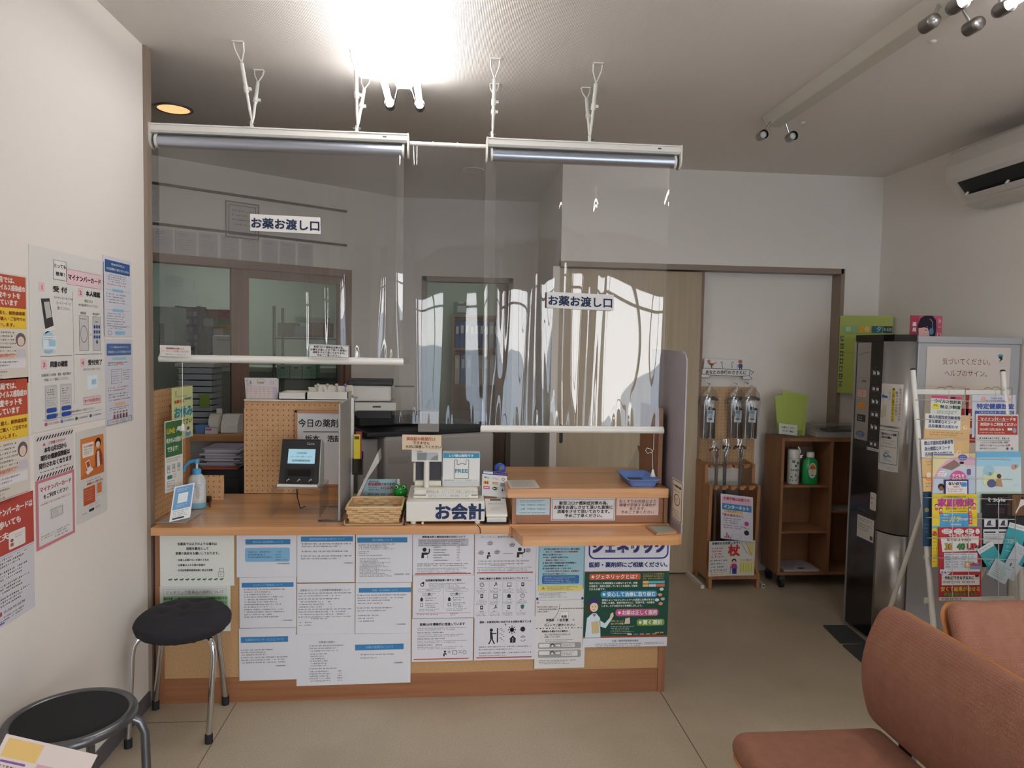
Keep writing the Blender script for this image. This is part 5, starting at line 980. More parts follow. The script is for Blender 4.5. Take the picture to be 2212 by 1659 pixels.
# ------------------------------------------------------------------ basket, frog, cards
xa, xb_ = P(756,1130,z=ZT).x, P(862,1130,z=ZT).x; y0, y1 = 2.99, 3.17; z1 = P(810,1098,y=y0).z; bx, by = (xa+xb_)/2, (y0+y1)/2; zb = ZT+.006
b = MB().box((xa-.02,y0-.015,ZT),(xb_+.02,y1+.02,ZT+.005),plain('kraft','#b79a78',0.8)); b.box((xa-.02,y0-.015,ZT),(xa-.017,y1+.02,ZT+.02),'kraft').box((xb_+.017,y0-.015,ZT),(xb_+.02,y1+.02,ZT+.03),'kraft'); solo('tray', b, 'shallow cardboard tray under the woven basket', 'tray')
th = Thing('basket', 'pale woven basket with flared sides beside the cash drawer', 'basket', (bx,by,zb)); plain('straw_a','#d9b98c',0.7); plain('straw_b','#c79f72',0.7)
b = MB(); rows = 7; hB = z1-zb+.004
def wall_pt(s, t): # s 0..4 around, t 0..1 up
    e = .008+.016*t; hw, hd = (xb_-xa)/2-.012+e, (y1-y0)/2-.012+e; k = int(s) % 4; f = s-int(s)
    c4 = [(-hw,-hd),(hw,-hd),(hw,hd),(-hw,hd)]; a, q = c4[k], c4[(k+1)%4]; return Vector((bx+a[0]+(q[0]-a[0])*f, by+a[1]+(q[1]-a[1])*f, zb+hB*t))
for rI in range(rows):
    n = 40
    for k in range(n):
        s0, s1 = 4*k/n, 4*(k+1)/n-1e-6; out = .0022 if (k//2+rI)%2 else -.0010; t0, t1 = rI/rows+.01, (rI+1)/rows-.01; mid = Vector((bx,by,0))
        vs = [wall_pt(s0,t0),wall_pt(s1,t0),wall_pt(s1,t1),wall_pt(s0,t1)]; nn_ = Vector((vs[0].x+vs[1].x-2*bx, vs[0].y+vs[1].y-2*by,0)); ax = int(s0)%4; nn_ = Vector(((0,-1,0),(1,0,0),(0,1,0),(-1,0,0))[ax])
        vo = [p+nn_*(out+.0025) for p in vs]; vi = [p+nn_*(out-.0015) for p in vs]; b.add(vo+vi, [(0,1,2,3),(7,6,5,4),(0,4,5,1),(1,5,6,2),(2,6,7,3),(3,7,4,0)], 'straw_a' if (k+rI)%3 else 'straw_b')
b.box((xa+.006,y0+.006,zb),(xb_-.006,y1-.006,zb+.003),'straw_b'); th.part('woven_body', b)
th.part('rim', MB().ring_tube([wall_pt(s,1.02) for s in [i/6+(0.02 if i%6==0 else 0) for i in range(24)]], .0048,'straw_a',8,False,True))
for k in range(4): 
    b = MB().box((xa+.03,y0+.05+.004*k,zb+.005+k*.009),(xb_-.035,y1-.035,zb+.0125+k*.009),'#3f8a4c' if k%2==0 else '#c9d3c4'); b.box((xa+.034,y0+.0492+.004*k,zb+.007+k*.009),(xa+.042,y0+.05+.004*k,zb+.011+k*.009),'#c25a3a'); solo('card_pack', b, 'green and white card pack lying flat in the woven basket', 'card', 'card packs in the basket')
b, c = facing(784,1035,863,1077,3.32,80,42,'#a9cdd6',0,math.radians(-6),.002)
c.text('処方せんには',14,5,3.6,K,'l',w=20,b=.02); c.text('有効期限',11,11,7.2,'#b8404c','l',w=28,b=.04); c.text('があります！',40,11,6.4,'#2f3b46','l',w=30,b=.02); c.text('発行日を含めて、',12,18,3.2,K,'l'); c.text('4日以内',38,19,7.2,'#b8404c','l',w=28,b=.03); c.text('調剤薬局へ提出してください。',12,23,3.2,K,'l')
for i, t in enumerate(('発行日','2日目','3日目','4日目')): c.text(t,16+i*14,33,3.8,'#3a4a2c','c',b=.02); c.small(11+i*14,36,9,2,K)
c.rect(62,30,10,7,'#c98a4a')
solo('notice_card', b, 'pale blue prescription deadline card propped behind the woven basket', 'card')
q = P(865,1062,y=3.24); th = Thing('frog_figure', 'shiny green frog figure with black and white eyes by the cash drawer', 'figure', (q.x,3.24,ZT)); plain('frog_green','#1e8c2e',0.15); rF = .0335
zf = q.z; b = MB().lathe([(rF*math.sin(a),-rF*.86*math.cos(a)) for a in [math.pi*k/16 for k in range(17)]], (q.x,3.24,zf), 'frog_green', 28); th.part('head', b)
b = MB().lathe([(0,ZT-zf),(.018,ZT-zf),(.026,ZT-zf+.02),(.024,-.02),(.0,-.018)], (q.x,3.245,zf), 'frog_green', 22); th.part('body', b)
for sx in (-1,1):
    e = Vector((q.x+sx*.0165,3.228,zf+.026)); o = th.part('eye_mound', MB().lathe([(.012*math.sin(a),-.012*math.cos(a)) for a in [math.pi*k/10 for k in range(11)]], e, 'frog_green', 16))
    o2 = th.part('eye', MB().lathe([(.0075*math.sin(a),-.004*math.cos(a)) for a in [math.pi*k/10 for k in range(11)]], e+Vector((0,-.0105,0)), '#d9d9d2', 16, (0,1,0)).lathe([(.0048*math.sin(a),-.004*math.cos(a)) for a in [math.pi*k/10 for k in range(11)]], e+Vector((-.001,-.0135,0)), 'black_gloss', 14, (0,1,0)), parent=o)
pt_ = P(860,1040,y=3.26); b = MB().cyl((pt_.x,3.275,ZT),(pt_.x,3.275,P(860,1035,y=3.275).z),.0065,'white_plastic',14); solo('marker_pen', b, 'white pen standing up behind the green frog', 'pen')
# ------------------------------------------------------------------ cash register
th = Thing('cash_register', 'ivory cash register with a customer display on a pole, its drawer lettered in navy', 'cash register', (P(962,1128,z=ZT).x,3.1,ZT))
y0 = 2.985; xa, xb_ = P(877,1120,y=y0).x, P(1047,1120,y=y0).x; z0, z1 = ZT+.012, P(960,1084,y=y0).z
b = MB().box((xa,y0,z0),(xb_,y0+.36,z1),'white_plastic'); o = th.part('cash_drawer', b, bevel=.004)
b = MB(); c = Canvas(b, (xa,y0-.001,z1), ((xb_-xa)/170,0,0), (0,0,-(z1-z0)/44), (0,-1,0)); c.text('お会計',116,22,37,'#27345a','c',w=104,b=.035); th.part('lettering', b, parent=o, label='navy lettering')
for x in (xa+.03,xb_-.03):
    th.part('foot', MB().cyl((x,y0+.02,ZT),(x,y0+.02,z0),.012,'white_plastic',14))
th.part('lock_knob', MB().cyl((xa+.07,y0-.002,ZT+.006),(xa+.07,y0+.03,ZT+.006),.005,'white_plastic',12))
yt = y0+.06; xc0, xc1 = P(893,1070,y=yt).x, P(1033,1070,y=yt).x; zc = P(960,1055,y=yt).z
b = MB()
for k in range(3): zz = z1+.001+(zc-z1)*k/3; b.box((xc0+.001*k,yt+.002*k,zz),(xc1-.001*k,yt+.28,zz+(zc-z1)/3-.002),'ivory_plastic')
o = th.part('register_body', b, bevel=.002)
zk = P(920,1038,y=yt+.06).z; b = MB().box((xc0+.002,yt+.05,zc),(P(953,1050,y=yt+.05).x,yt+.2,zk),'ivory_plastic'); th.part('printer_block', b, bevel=.003)
zz1 = P(930,1000,y=yt+.08).z; b = MB().box((P(898,1030,y=yt+.08).x,yt+.075,zk-.004),(P(952,1030,y=yt+.08).x,yt+.16,zz1),'#4a4b52'); b.box((P(893,1030,y=yt+.08).x,yt+.072,zk-.01),(P(898,1030,y=yt+.08).x,yt+.16,zz1),'ivory_plastic'); th.part('receipt_printer', b, bevel=.002)
xm = P(921,1050,y=yt+.03).x; th.part('display_pole', MB().cyl((xm,yt+.035,zc-.01),(xm,yt+.035,P(921,995,y=yt+.03).z),.0125,'white_plastic',20))
b, c = facing(889,971,954,999,yt+.01,66,29,'#e2e1de',0,math.radians(-14),.03); c.rect(12,7,46,18,'#8a8f94',1); c.poly([(34,7),(58,7),(58,12),(46,18),(40,25),(32,25)],'#b9bec2',2); c.text('CASIO',12,4,4,'#3a3b40','l',b=.02); th.part('customer_display', b, bevel=.002)
b, c = facing(896,1058,0+1032,1066,yt-.0035,136,8,'#dedcd6',0,0,.0005); c.text('環境保全の為、マイバッグのご持参にご協力ください',80,4,6.2,'#7a7a7c','c',w=112); th.part('paper_strip', b)
b, c = facing(920,1067,1018,1075,yt-.0035,98,8,'#dedcd6',0,0,.0005); c.text('当店ではバイオマスレジ袋を使用しています',49,4,6,'#7a7a7c','c',w=88); th.part('paper_strip', b)
b, c = facing(869,939,953,972,yt-.004,84,34,'#dcc7ad',0,math.radians(-6),.003,tilt=-.01)
c.text('領収証の再発行',36,9,8.4,'#b54a3a','c',w=54,b=.02); c.text('は',68,9,8.4,'#5a4a3c','c'); c.text('できません',41,18,7.8,'#4a3f36','c',w=36,b=.015); c.text('大切に保管してください',45,27,7.4,'#4a3f36','c',w=76,b=.015)
solo('notice_card', b, 'beige receipt notice perched above the register display', 'card')
yf = yt+.045; xa, xb_ = P(956,1040,y=yf).x, P(1036,1040,y=yf).x; z0, z1 = zc, P(996,979,y=yf).z
b = MB().box((xa,yf,z0),(xb_,yf+.07,z1),plain('bag_sign','#dadbd9',0.45)); Wc, Hc = 80, 76; c = Canvas(b,(xa,yf-.0006,z1),((xb_-xa)/Wc,0,0),(0,0,-(z1-z0)/Hc),(0,-1,0))
c.rect(1,0,78,11,'#3f8db0'); c.text('レジ袋は無料です',40,5.6,6.6,'#e6eef0','c',w=52,b=.02); B_ = '#3b4a52'
c.line([(25,15),(31,15),(31,26),(37,26),(37,23),(46,23),(46,26),(50,26),(50,15),(56,15),(56,58),(25,58),(25,15)],.9,B_); c.text('FREE',40.5,40,12,'#3a7f9c','c',w=27,b=.02); c.text('環境先進性の高いバイオマスレジ袋を使用しています',40,62,3.4,'#66757c','c',w=74); c.rect(1,65,78,11,'#c2c6c6')
solo('bag_sign', b, 'free carrier bag sign with blue heading standing on the register', 'sign')
# payment terminal
y0 = 2.99; xa, xb_ = P(1050,1120,y=y0).x, P(1096,1120,y=y0).x
b = MB().box((xa-.01,y0-.005,ZT),(xb_+.006,y0+.13,ZT+.005),'rubber'); solo('rubber_mat', b, 'black rubber mat under the card payment terminal', 'mat')
th = Thing('payment_terminal', 'white card payment terminal sloping on its cradle beside the register', 'terminal', ((xa+xb_)/2,y0+.06,ZT+.005)); w = xb_-xa
th.part('cradle', MB().prism([(.004,0),(.13,0),(.13,.05),(.0,.022)], (xa+.004,y0,ZT+.0055), (0,1,0), (0,0,1), (w-.008,0,0), 'white_plastic'), bevel=.004)
b = MB().prism([(-.004,.024),(.13,.056),(.124,.078),(.0,.036)], (xa,y0,ZT+.0055), (0,1,0), (0,0,1), (w,0,0), 'white_plastic'); o = th.part('keypad_body', b, bevel=.004)
b = MB(); c = Canvas(b, (xa,y0+.124,ZT+.0838), (w/50,0,0), (0,-.124/60,-.042/60), (0,-.3,1)); c.rect(12,4,26,6,'#55595a',2); c.text('支払いはこちら',25,22,4.5,K,'c',w=36); c.lines(12,36,26,2,3,6,'#8a8a88',2); th.part('display', b, parent=o)
b, c = facing(1042,1016,1095,1072,3.10,52,58,'#dcdcdc',0,math.radians(-8),.002,tilt=-.09)
c.rect(0,0,52,8,'#2f3b7c'); c.rrect(2,1.5,20,5,1,'#d8dbe4',2); c.text('キャッシュレス',37,4,4.6,'#c9799c','c',w=26,lv=3,b=.02)
c.text('Pay',11,15,5,K,'c'); c.disc(6,15,1.6,K); c.text('G Pay',27,16,5,'#77797c','c'); c.ringl(44,16,3,1,K); c.rect(3,23,11,8,'#d1a02f'); c.rect(6,24.5,2,5,'#6a3b2c',2); c.rect(10,24.5,2,5,'#6a3b2c',2); c.rect(21,24,12,2.2,'#d98a4a'); c.rect(21,27.4,12,2.2,'#c9a04a'); c.rect(38,25,12,8,'#8fa6bd'); c.rect(3,35,13,7,'#cf4f80'); c.rect(5,37.4,9,2,'#eed7e0',2); c.disc(27,39,5.4,'#33402f',1,ry=4); c.disc(25,39,2,'#c9cfc4',2); c.disc(29.4,39,2,'#8a9a7c',2); c.poly([(41,44),(43,36),(45,44)],K); c.small(40,46,7,2,K)
solo('payment_sign', b, 'white cashless payment sign with rows of coloured marks behind the terminal', 'sign')
b = MB(); p = P(1080,1012,y=3.14); b.lathe([(.010,-.008),(.024,-.008),(.026,0),(.024,.008),(.010,.008),(.010,-.008)], (p.x,3.14,p.z), plain('tape_blue','#2a4fa0',0.35), 26, (0.2,1,0)); b.box((p.x-.012,3.13,ZT),(p.x+.012,3.15,p.z-.018),'white_plastic'); solo('tape_roll', b, 'blue tape roll in a stand behind the cashless payment sign', 'tape')
b = MB().ring_tube([(P(1030,1128,z=ZT).x,2.957,ZT+.004),(P(1036,1130,z=ZT).x,2.953,ZT-.01),(P(1038,1146,y=2.953).x,2.951,P(1038,1152,y=2.951).z)], .002,'black',6); solo('loose_cable', b, 'short black cord hanging over the counter edge below the register', 'cord')
b = MB().ring_tube([(P(874,1072,y=3.26).x,3.26,ZT+.06),(P(880,1078,y=3.22).x,3.22,ZT+.07),(P(877,1090,y=3.1).x,3.09,ZT+.05),(P(873.5,1115,y=2.98).x,2.975,ZT+.015),(P(874,1126,y=2.97).x,2.968,ZT+.003)], .002,'black',6); solo('loose_cable', b, 'black cord looping down between basket and cash drawer', 'cord')
# ------------------------------------------------------------------ on the raised box and the ledge
ZR = .9165
q = [P(u,v,z=ZR) for u,v in ((1094,1038),(1155,1037),(1166,1055),(1102,1055))]; b = MB(); c = sheet(b, q[0]+Vector((0,0,.0012)), (q[1]-q[0])/70, (q[3]-q[0])/24, (0,0,1), 70, 24, '#c9c4bf'); c.lines(6,3,56,7,1.6,2.8,'#8a7674',rag=.1); solo('paper_sheet', b, 'finely printed sheet lying on the raised box nearest the register', 'paper')
q = [P(u,v,z=ZR+.032) for u,v in ((1331,1016),(1396,1016),(1424,1037),(1360,1037))]; cx = sum(p.x for p in q)/4; cy = sum(p.y for p in q)/4
b = MB(); lip, bot = [], []
def rrp(hw, hd, r, z): 
    o = []
    for sx, sy, a0 in ((1,1,0),(-1,1,90),(-1,-1,180),(1,-1,270)):
        for k in range(5): a = math.radians(a0+22.5*k); o.append(Vector((cx+sx*(hw-r)+r*math.cos(a), cy+sy*(hd-r)+r*math.sin(a), z)))
    return o
hw, hd = (q[1].x-q[0].x)/2+.004, (q[0].y-q[3].y)/2+.004; hd = min(hd,.14); cx = min(cx, .924-hw)
loops = [rrp(hw-.022,hd-.022,.014,ZR),rrp(hw-.008,hd-.008,.016,ZR+.030),rrp(hw,hd,.018,ZR+.032),rrp(hw-.001,hd-.001,.018,ZR+.0335),rrp(hw-.011,hd-.011,.015,ZR+.031),rrp(hw-.024,hd-.024,.013,ZR+.004)]
vs = [p for l_ in loops for p in l_]; n = 20; plain('tray_blue','#6f8fd0',0.35); b.add(vs, [(i*n+k,i*n+(k+1)%n,(i+1)*n+(k+1)%n,(i+1)*n+k) for i in range(5) for k in range(n)], 'tray_blue', True); b.add(loops[0],[tuple(range(n))[::-1]],'tray_blue'); b.add(loops[-1],[tuple(range(n))],'tray_blue'); b.add([p+Vector((0,0,.001)) for p in rrp(hw-.04,hd-.04,.008,ZR+.0045)],[tuple(range(n))],'#4a4d52'); solo('money_tray', b, 'blue plastic tray with a dark mat on the raised box', 'tray')
p = P(1376,1010,y=3.40); th = Thing('leaflet_stand', 'clear wedge stand with a brown leaflet at the back corner of the raised box', 'stand', (p.x,3.4,ZR)); z1 = P(1385,962,y=3.4).z
th.part('clear_wedge', MB().prism([(-.045,0),(.035,0),(.012,z1-ZR)], (p.x,3.42,ZR), (1,0,0), (0,0,1), (0,.004,0), 'acrylic')); b = MB().prism([(.0,z1-ZR),(.012,z1-ZR-.006),(.052,.0),(.03,.0)], (p.x,3.4,ZR), (1,0,0), (0,0,1), (0,.004,0), '#8f5f3a'); th.part('leaflet', b, label='brown leaflet')
q = [P(u,v,z=.757) for u,v in ((1396,1134),(1443,1134),(1461,1147),(1418,1151))]; zz = Vector((0,0,.008)); b = MB(); b.prism([(p.x,p.y) for p in q],(0,0,.746),(1,0,0),(0,1,0),(0,0,.008),'frame_wood'); cxm = sum((p for p in q),Vector())/4; b.prism([((p.x-cxm.x)*.86+cxm.x,(p.y-cxm.y)*.86+cxm.y) for p in q],(0,0,.754),(1,0,0),(0,1,0),(0,0,.0015),'#8f978e'); solo('coin_tray', b, 'small wooden coin tray with a grey-green mat on the writing ledge', 'tray')
def on_box(u0,v0,u1,v1,Wc,Hc,col): a,q = P(u0,v0,y=2.9955),P(u1,v1,y=2.9955); b = MB(); return b, sheet(b,a,((q.x-a.x)/Wc,0,0),(0,0,-(a.z-q.z)/Hc),(0,-1,0),Wc,Hc,col,.001)
b, c = on_box(1115,1077,1187,1112,72,36,'#b9d2dc')
c.lines(8,3,56,2,2,3.4,K,rag=.1); c.text('平日　午前8:30～午後5:30',36,14,4,'#3a4a56','c',w=52); c.text('土曜　午前8:30～午後0:30',36,23,4,'#3a4a56','c',w=52); c.lines(8,30,56,1,2.4,4,K); solo('box_notice', b, 'pale blue opening hours notice on the raised box front', 'notice')
b, c = on_box(1191,1076,1328,1124,137,50,'#d8d8da'); c.frame(2,2,133,46,.8,'#55555a')
for i, t in enumerate(('新型コロナ感染症対策の為、','お薬をお渡しさせて頂いた直後に','消毒をさせて頂いております。','予めご了承ください。')): c.text(t,69,11+i*9.4,8.6,'#25262a','c',w=(104,125,112,80)[i],b=.025)
solo('box_notice', b, 'bordered white infection control notice in the middle of the raised box front', 'notice')
b, c = on_box(1332,1076,1422,1113,90,38,'#d9bdb4')
for i, t in enumerate(('おくすりの内容により','順番が前後する場合が','あります。','予めご了承ください')): c.text(t,45,7+i*8,7.6,'#5f4a46','c',w=(78,78,34,70)[i],b=.01)
solo('box_notice', b, 'pink waiting order notice on the raised box front', 'notice')
# ------------------------------------------------------------------ cane display
yr0, yr1 = 4.29, 4.59; x0, x1 = 1.652, 1.985
th = Thing('cane_rack', 'small wooden cane rack with two slotted bars under the pegboard display', 'rack', ((x0+x1)/2,4.44,0))
prof = [(yr0,0),(yr0,.085),(yr0+.03,.12),(yr0+.05,.17),(yr0+.035,.60),(yr0+.035,.655),(yr0+.12,.655),(yr0+.125,.775),(yr1,.785),(yr1,0),(yr1-.05,0),(yr1-.06,.05),(yr0+.05,.05),(yr0+.03,0)]
for x in (x0, x1-.02): th.part('side_panel', MB().prism(prof, (x,0,0), (0,1,0), (0,0,1), (.02,0,0), 'rack_wood'), bevel=.002)
th.part('foot_bar', MB().box((x0+.02,yr0+.004,.06),(x1-.02,yr0+.03,.09),'rack_wood')); th.part('bottom_shelf', MB().box((x0+.02,yr0+.03,.07),(x1-.02,yr1-.01,.085),'rack_wood'))
for y, z in ((yr0+.04,.635),(yr0+.13,.757)):
    b = MB().box((x0+.02,y,z),(x1-.02,y+.012,z+.018),'rack_wood')
    for k in range(6): xx = x0+.02+(x1-x0-.04)*k/5.0; b.box((max(x0+.02,xx-.014),y-.045,z),(min(x1-.02,xx+.014),y,z+.018),'rack_wood')
    th.part('slotted_bar', b)
th.part('back_board', MB().box((x0+.02,yr1-.012,.09),(x1-.02,yr1-.004,.60),plain('rack_back','#6f5f58',0.6)))
th = Thing('pegboard_stand', 'tall pegboard display on white square tubes for hanging folded canes', 'display stand', (1.81,4.61,0))
px0, px1, pz0, pz1 = P(1508,838,y=4.60).x, P(1634,838,y=4.60).x, .745, P(1560,836,y=4.60).z
th.part('board', MB().box((px0,4.60,pz0),(px1,4.612,pz1),'peg_rack'))
for x in (px0+.0,px1-.02): th.part('upright', MB().box((x,4.613,0),(x+.02,4.633,pz0+.3),'white_metal'))
for x in (1.617,2.017): th.part('foot_tube', MB().box((x-.011,4.30,0),(x+.011,4.63,.022),'white_metal').box((x-.007,4.2995,.004),(x+.007,4.3005,.018),'dark_trim' if x > 1.8 else 'white_plastic'))
th.part('cross_tube', MB().box((px0+.02,4.613,.10),(px1-.02,4.63,.12),'white_metal').box((px0+.02,4.613,.60),(px1-.02,4.63,.62),'white_metal'))
a, q = P(1508,774,y=4.585), P(1630,821,y=4.585); Wc, Hc = 122, 47; b = MB(); w, h = (q.x-a.x)/Wc, (a.z-q.z)/Hc
b.prism([(14,0),(92,4),(97,18),(112,22),(120,26),(114,34),(120,44),(98,46),(96,38),(28,37),(26,45),(4,43),(9,34),(2,26),(12,22)], a, (w,0,0), (0,0,-h), (0,.002,0), '#e0dedc'); c = Canvas(b, a, (w,0,0), (0,0,-h), (0,-1,0))
for pts in ([(10,22),(112,24)],[(28,37),(96,39)],[(10,22),(9,35)],[(112,24),(110,37)],[(9,35),(28,37)],[(110,37),(96,39)],[(10,24),(2,27),(8,33)],[(112,26),(120,28),(114,35)],[(9,35),(5,43),(25,44),(27,38)],[(110,37),(117,45),(98,46)]): c.line(pts,1.1,'#3a424c')
c.text('あなたの歩行のささえに',60,30.5,9.5,'#2a2a2c','c',w=86,b=.02); c.disc(23,6,3.6,'#c77a62'); c.poly([(20,9),(28,10),(34,14),(33,16),(26,15)],'#8a5a42'); c.line([(28,14),(30,21)],2,'#2a2a2c'); c.line([(30,12),(39,9)],1.6,'#8a5a42'); c.line([(50,9),(53,21)],1,K); c.line([(48,8),(53,8)],1.2,K); c.line([(72,9),(73,21)],1,K); c.ringl(74,9,2.4,.9,K,1,180,360); c.disc(90,6,4.4,'#c76a5c'); c.rrect(86,11,9,9,2,'#4a5a86'); c.line([(84,12),(84,21)],.9,K); c.line([(89,19),(89,23)],2,'#2b3350'); c.line([(93,19),(93,23)],2,'#2b3350'); th.part('header_sign', b)
def bag(b, pts, y, d, mat='cellophane'):
    """limp clear bag: outline from its left and right edges (x0, x1, z) down the rows"""
    rows = pts; n = 14
    def f(i, j, s):
        k = j*(len(rows)-1); a_ = int(min(k,len(rows)-2)); t = k-a_; r0, r1 = rows[a_], rows[a_+1]; xa_ = r0[0]+(r1[0]-r0[0])*t; xb2 = r0[1]+(r1[1]-r0[1])*t; z = r0[2]+(r1[2]-r0[2])*t
        bul = math.sin(math.pi*i)**.6; wr = .0022*math.sin(23*i+19*j+3*s)+.0018*math.sin(41*j+31*i)+.0016*math.sin(57*i-33*j)
        return Vector((xa_+(xb2-xa_)*i, y+s*d*bul*(.25+.75*math.sin(math.pi*min(1,j*.8+.1)))+wr*bul, z))
    b.grid(lambda i,j: f(i,j,-1), n, 18, mat); b.grid(lambda i,j: f(i,j,1), n, 18, mat); return b
for k, (u, hu, dark, lab) in enumerate(((1531,1528,'#3a3738','bagged folded cane hanging alone at one side of the pegboard display'),(1590,1588,'#5a4238','bagged folded cane with brown shafts, the middle one on the pegboard display'),(1621,1621,'#33343a','bagged folded cane at the outer edge of the pegboard display'))):
    yb = 4.545-.055*(k==2); cx = P(u,900,y=yb).x; zt, zm, zb = P(u,832,y=yb).z, P(u,862,y=yb).z, P(u,948,y=yb).z; th = Thing('folding_cane', lab, 'cane', (cx,yb,zb), 'bagged folding canes')
    for j in range(4): x = cx-.032+.022*j; th.part('shaft', MB().cyl((x,yb-.006*(j%2),zb+.004),(x,yb-.006*(j%2),zm-.03-.01*j),.0085,'steel_brushed' if j%2==0 else dark,12))
    th.part('handle', MB().ring_tube([(cx-.055,yb,zm-.03),(cx-.05,yb,zm-.005),(cx-.02,yb,zm+.008),(cx+.03,yb,zm+.006),(cx+.055,yb,zm-.004)], [.008,.011,.012,.012,.009], plain('cane_handle','#4a403c',0.5), 12))
    b = MB(); c = sheet(b, (cx-.018,yb-.022,P(u,885,y=yb).z), (.0008,0,-.00005), (-.00005,0,-.0008), (0,-1,0), 62, 100, '#cdd3d8', .001); c.rect(8,4,34,26,'#7fa6bd'); c.lines(10,40,40,4,3,6,'#66656a'); c.rect(12,68,34,10,'#3a3a3c'); c.lines(10,84,30,2,3,5,'#66656a'); th.part('price_card', b)
    th.part('bag', bag(MB(), [(cx-.008,cx+.008,zt),(cx-.055,cx+.055,zt-.05),(cx-.068,cx+.068,zm-.02),(cx-.058,cx+.056,(zm+zb)/2),(cx-.05,cx+.05,zb)], yb, .026), label='clear plastic bag')
    b = MB().ring_tube([(cx,4.6,zt+.012),(cx,4.57,zt+.012),(cx,4.548,zt+.004),(cx,4.544,zt+.012)], .002, 'steel_brushed', 6); th.part('hook', b)
for k, (u, v0, v1, hw, mat, lab) in enumerate(((1548,962,1168,.052,'#5f4636','bagged cane with patterned brown shaft reaching down behind the leaflets, in the wooden rack'),(1566,958,1066,.045,'#26262a','bagged black cane in the wooden rack'),(1600,958,1060,.04,'#4f4038','bagged cane with a round brass dot, standing apart in the wooden rack'))):
    yb = 4.358; cx = P(u,1000,y=yb).x; zt = P(u,v0,y=yb).z; th = Thing('walking_cane', lab, 'cane', (cx,yb,.086), 'bagged straight canes'); wx_ = .05*(1 if k == 0 else .6)
    th.part('shaft', MB().cyl((cx,yb,.0865),(cx,yb,zt-.03),.0095,mat,14)); th.part('handle', MB().ring_tube([(cx-(.05 if k != 1 else .012),yb,zt-.035),(cx-(.035 if k != 1 else .01),yb,zt-.02),(cx,yb,zt-.018),(cx+(.03 if k else .01),yb,zt-.03)],[.008,.0105,.0105,.008],mat,12))
    th.part('bag', bag(MB(), [(cx-.03,cx+.028,zt+.03),(cx-hw*(1.1 if k != 1 else .5),cx+hw*(.5 if k == 0 else 1),zt-.02),(cx-hw*.6,cx+hw*.5,zt-.09),(cx-.013,cx+.013,zt-.17),(cx-.012,cx+.012,zt-.35)], yb, .0125), label='clear plastic bag')
b, c = facing(1557,1066,1625,1160,4.285,70,98,'#d6d5de',math.radians(3),math.radians(5),.001,tilt=-.13)
c.rect(3,4,64,16,'#d9b7c2'); c.text('お薬手帳は必要です',34,9,7,'#b04a6a','c',w=56,b=.03,lv=3); c.rect(3,20,64,14,'#4f86ba'); c.text('インターネット',34,27,9,'#dfe6ee','c',w=54,b=.03,lv=3); c.rect(8,34,40,6,'#d9c27a'); c.text('あります',24,37,5,'#a33a4a','c',lv=3); c.text('「高め高めない」',26,45,6,'#b04a5a','c',w=44,b=.03); c.lines(6,51,40,3,3,4.6,K); c.lines(6,66,52,2,3.4,5,'#8a4a5a'); c.disc(56,60,5,'#c9508c'); c.disc(56,80,5.6,'#2c2c34')
for k in range(5): c.line([(50+k*3,72),(51+k*3,69)],.6,K)
for k, hh in enumerate((4,12,7,3)): c.rect(8+k*4,96-hh,2.4,hh,'#b04a5a')
c.ringl(34,90,11,.7,'#8a8a90',1,ry=5)
solo('leaflet', b, 'tilted white leaflet with a blue band propped in the wooden cane rack', 'leaflet')
b = MB(); a, q = P(1530,1168,y=4.283), P(1629,1243,y=4.283); Wc, Hc = 100, 76; w, h = (q.x-a.x)/Wc, (a.z-q.z)/Hc
def curlf(p, x, y): return p + Vector((.0, -.018*math.exp(-(x/22)**2)+.004*math.sin(x/7)*math.exp(-(x/40)**2), 0))
c = sheet(b, a, (w,0,0), (-.0,0,-h), (0,-1,0), Wc, Hc, '#d8d5cf', curl=curlf)
c.text('各種杖をお支度します！',36,5,6,'#4a6a9a','c',w=60,b=.03,lv=6); c.text('杖',55,21,25,'#c23a3a','c',b=.04,lv=6); c.lines(6,14,30,4,4,6,'#c9627a',4); c.lines(4,40,40,4,4,7,'#4a6a9a',4); c.disc(56,44,5,'#4a2f2c',4); c.disc(56,46,3.6,'#e0bfa8',5); c.poly([(51,50),(61,50),(64,60),(50,60)],'#b0478a',4); c.poly([(52,60),(62,60),(62,72),(53,72)],'#2f3f86',4); c.line([(49,54),(48,72)],.9,K,4); c.rect(68,46,30,24,'#d9d58a',4)
for k in range(5): c.rect(70+k*5.6,50,.8,18,'#a8a45a',6)
c.text('つえの選び方',82,42,5,'#c2703a','c',w=26,lv=6); c.line([(70,6),(84,28)],1,'#8a8050',4); c.line([(80,4),(94,34)],1,'#8a8050',4); c.rect(86,2,10,30,'#dccb86',4); c.lines(6,66,36,2,3,5,'#c9953a',4)
solo('leaflet', b, 'glossy curled walking stick leaflet at the foot of the wooden cane rack', 'leaflet')
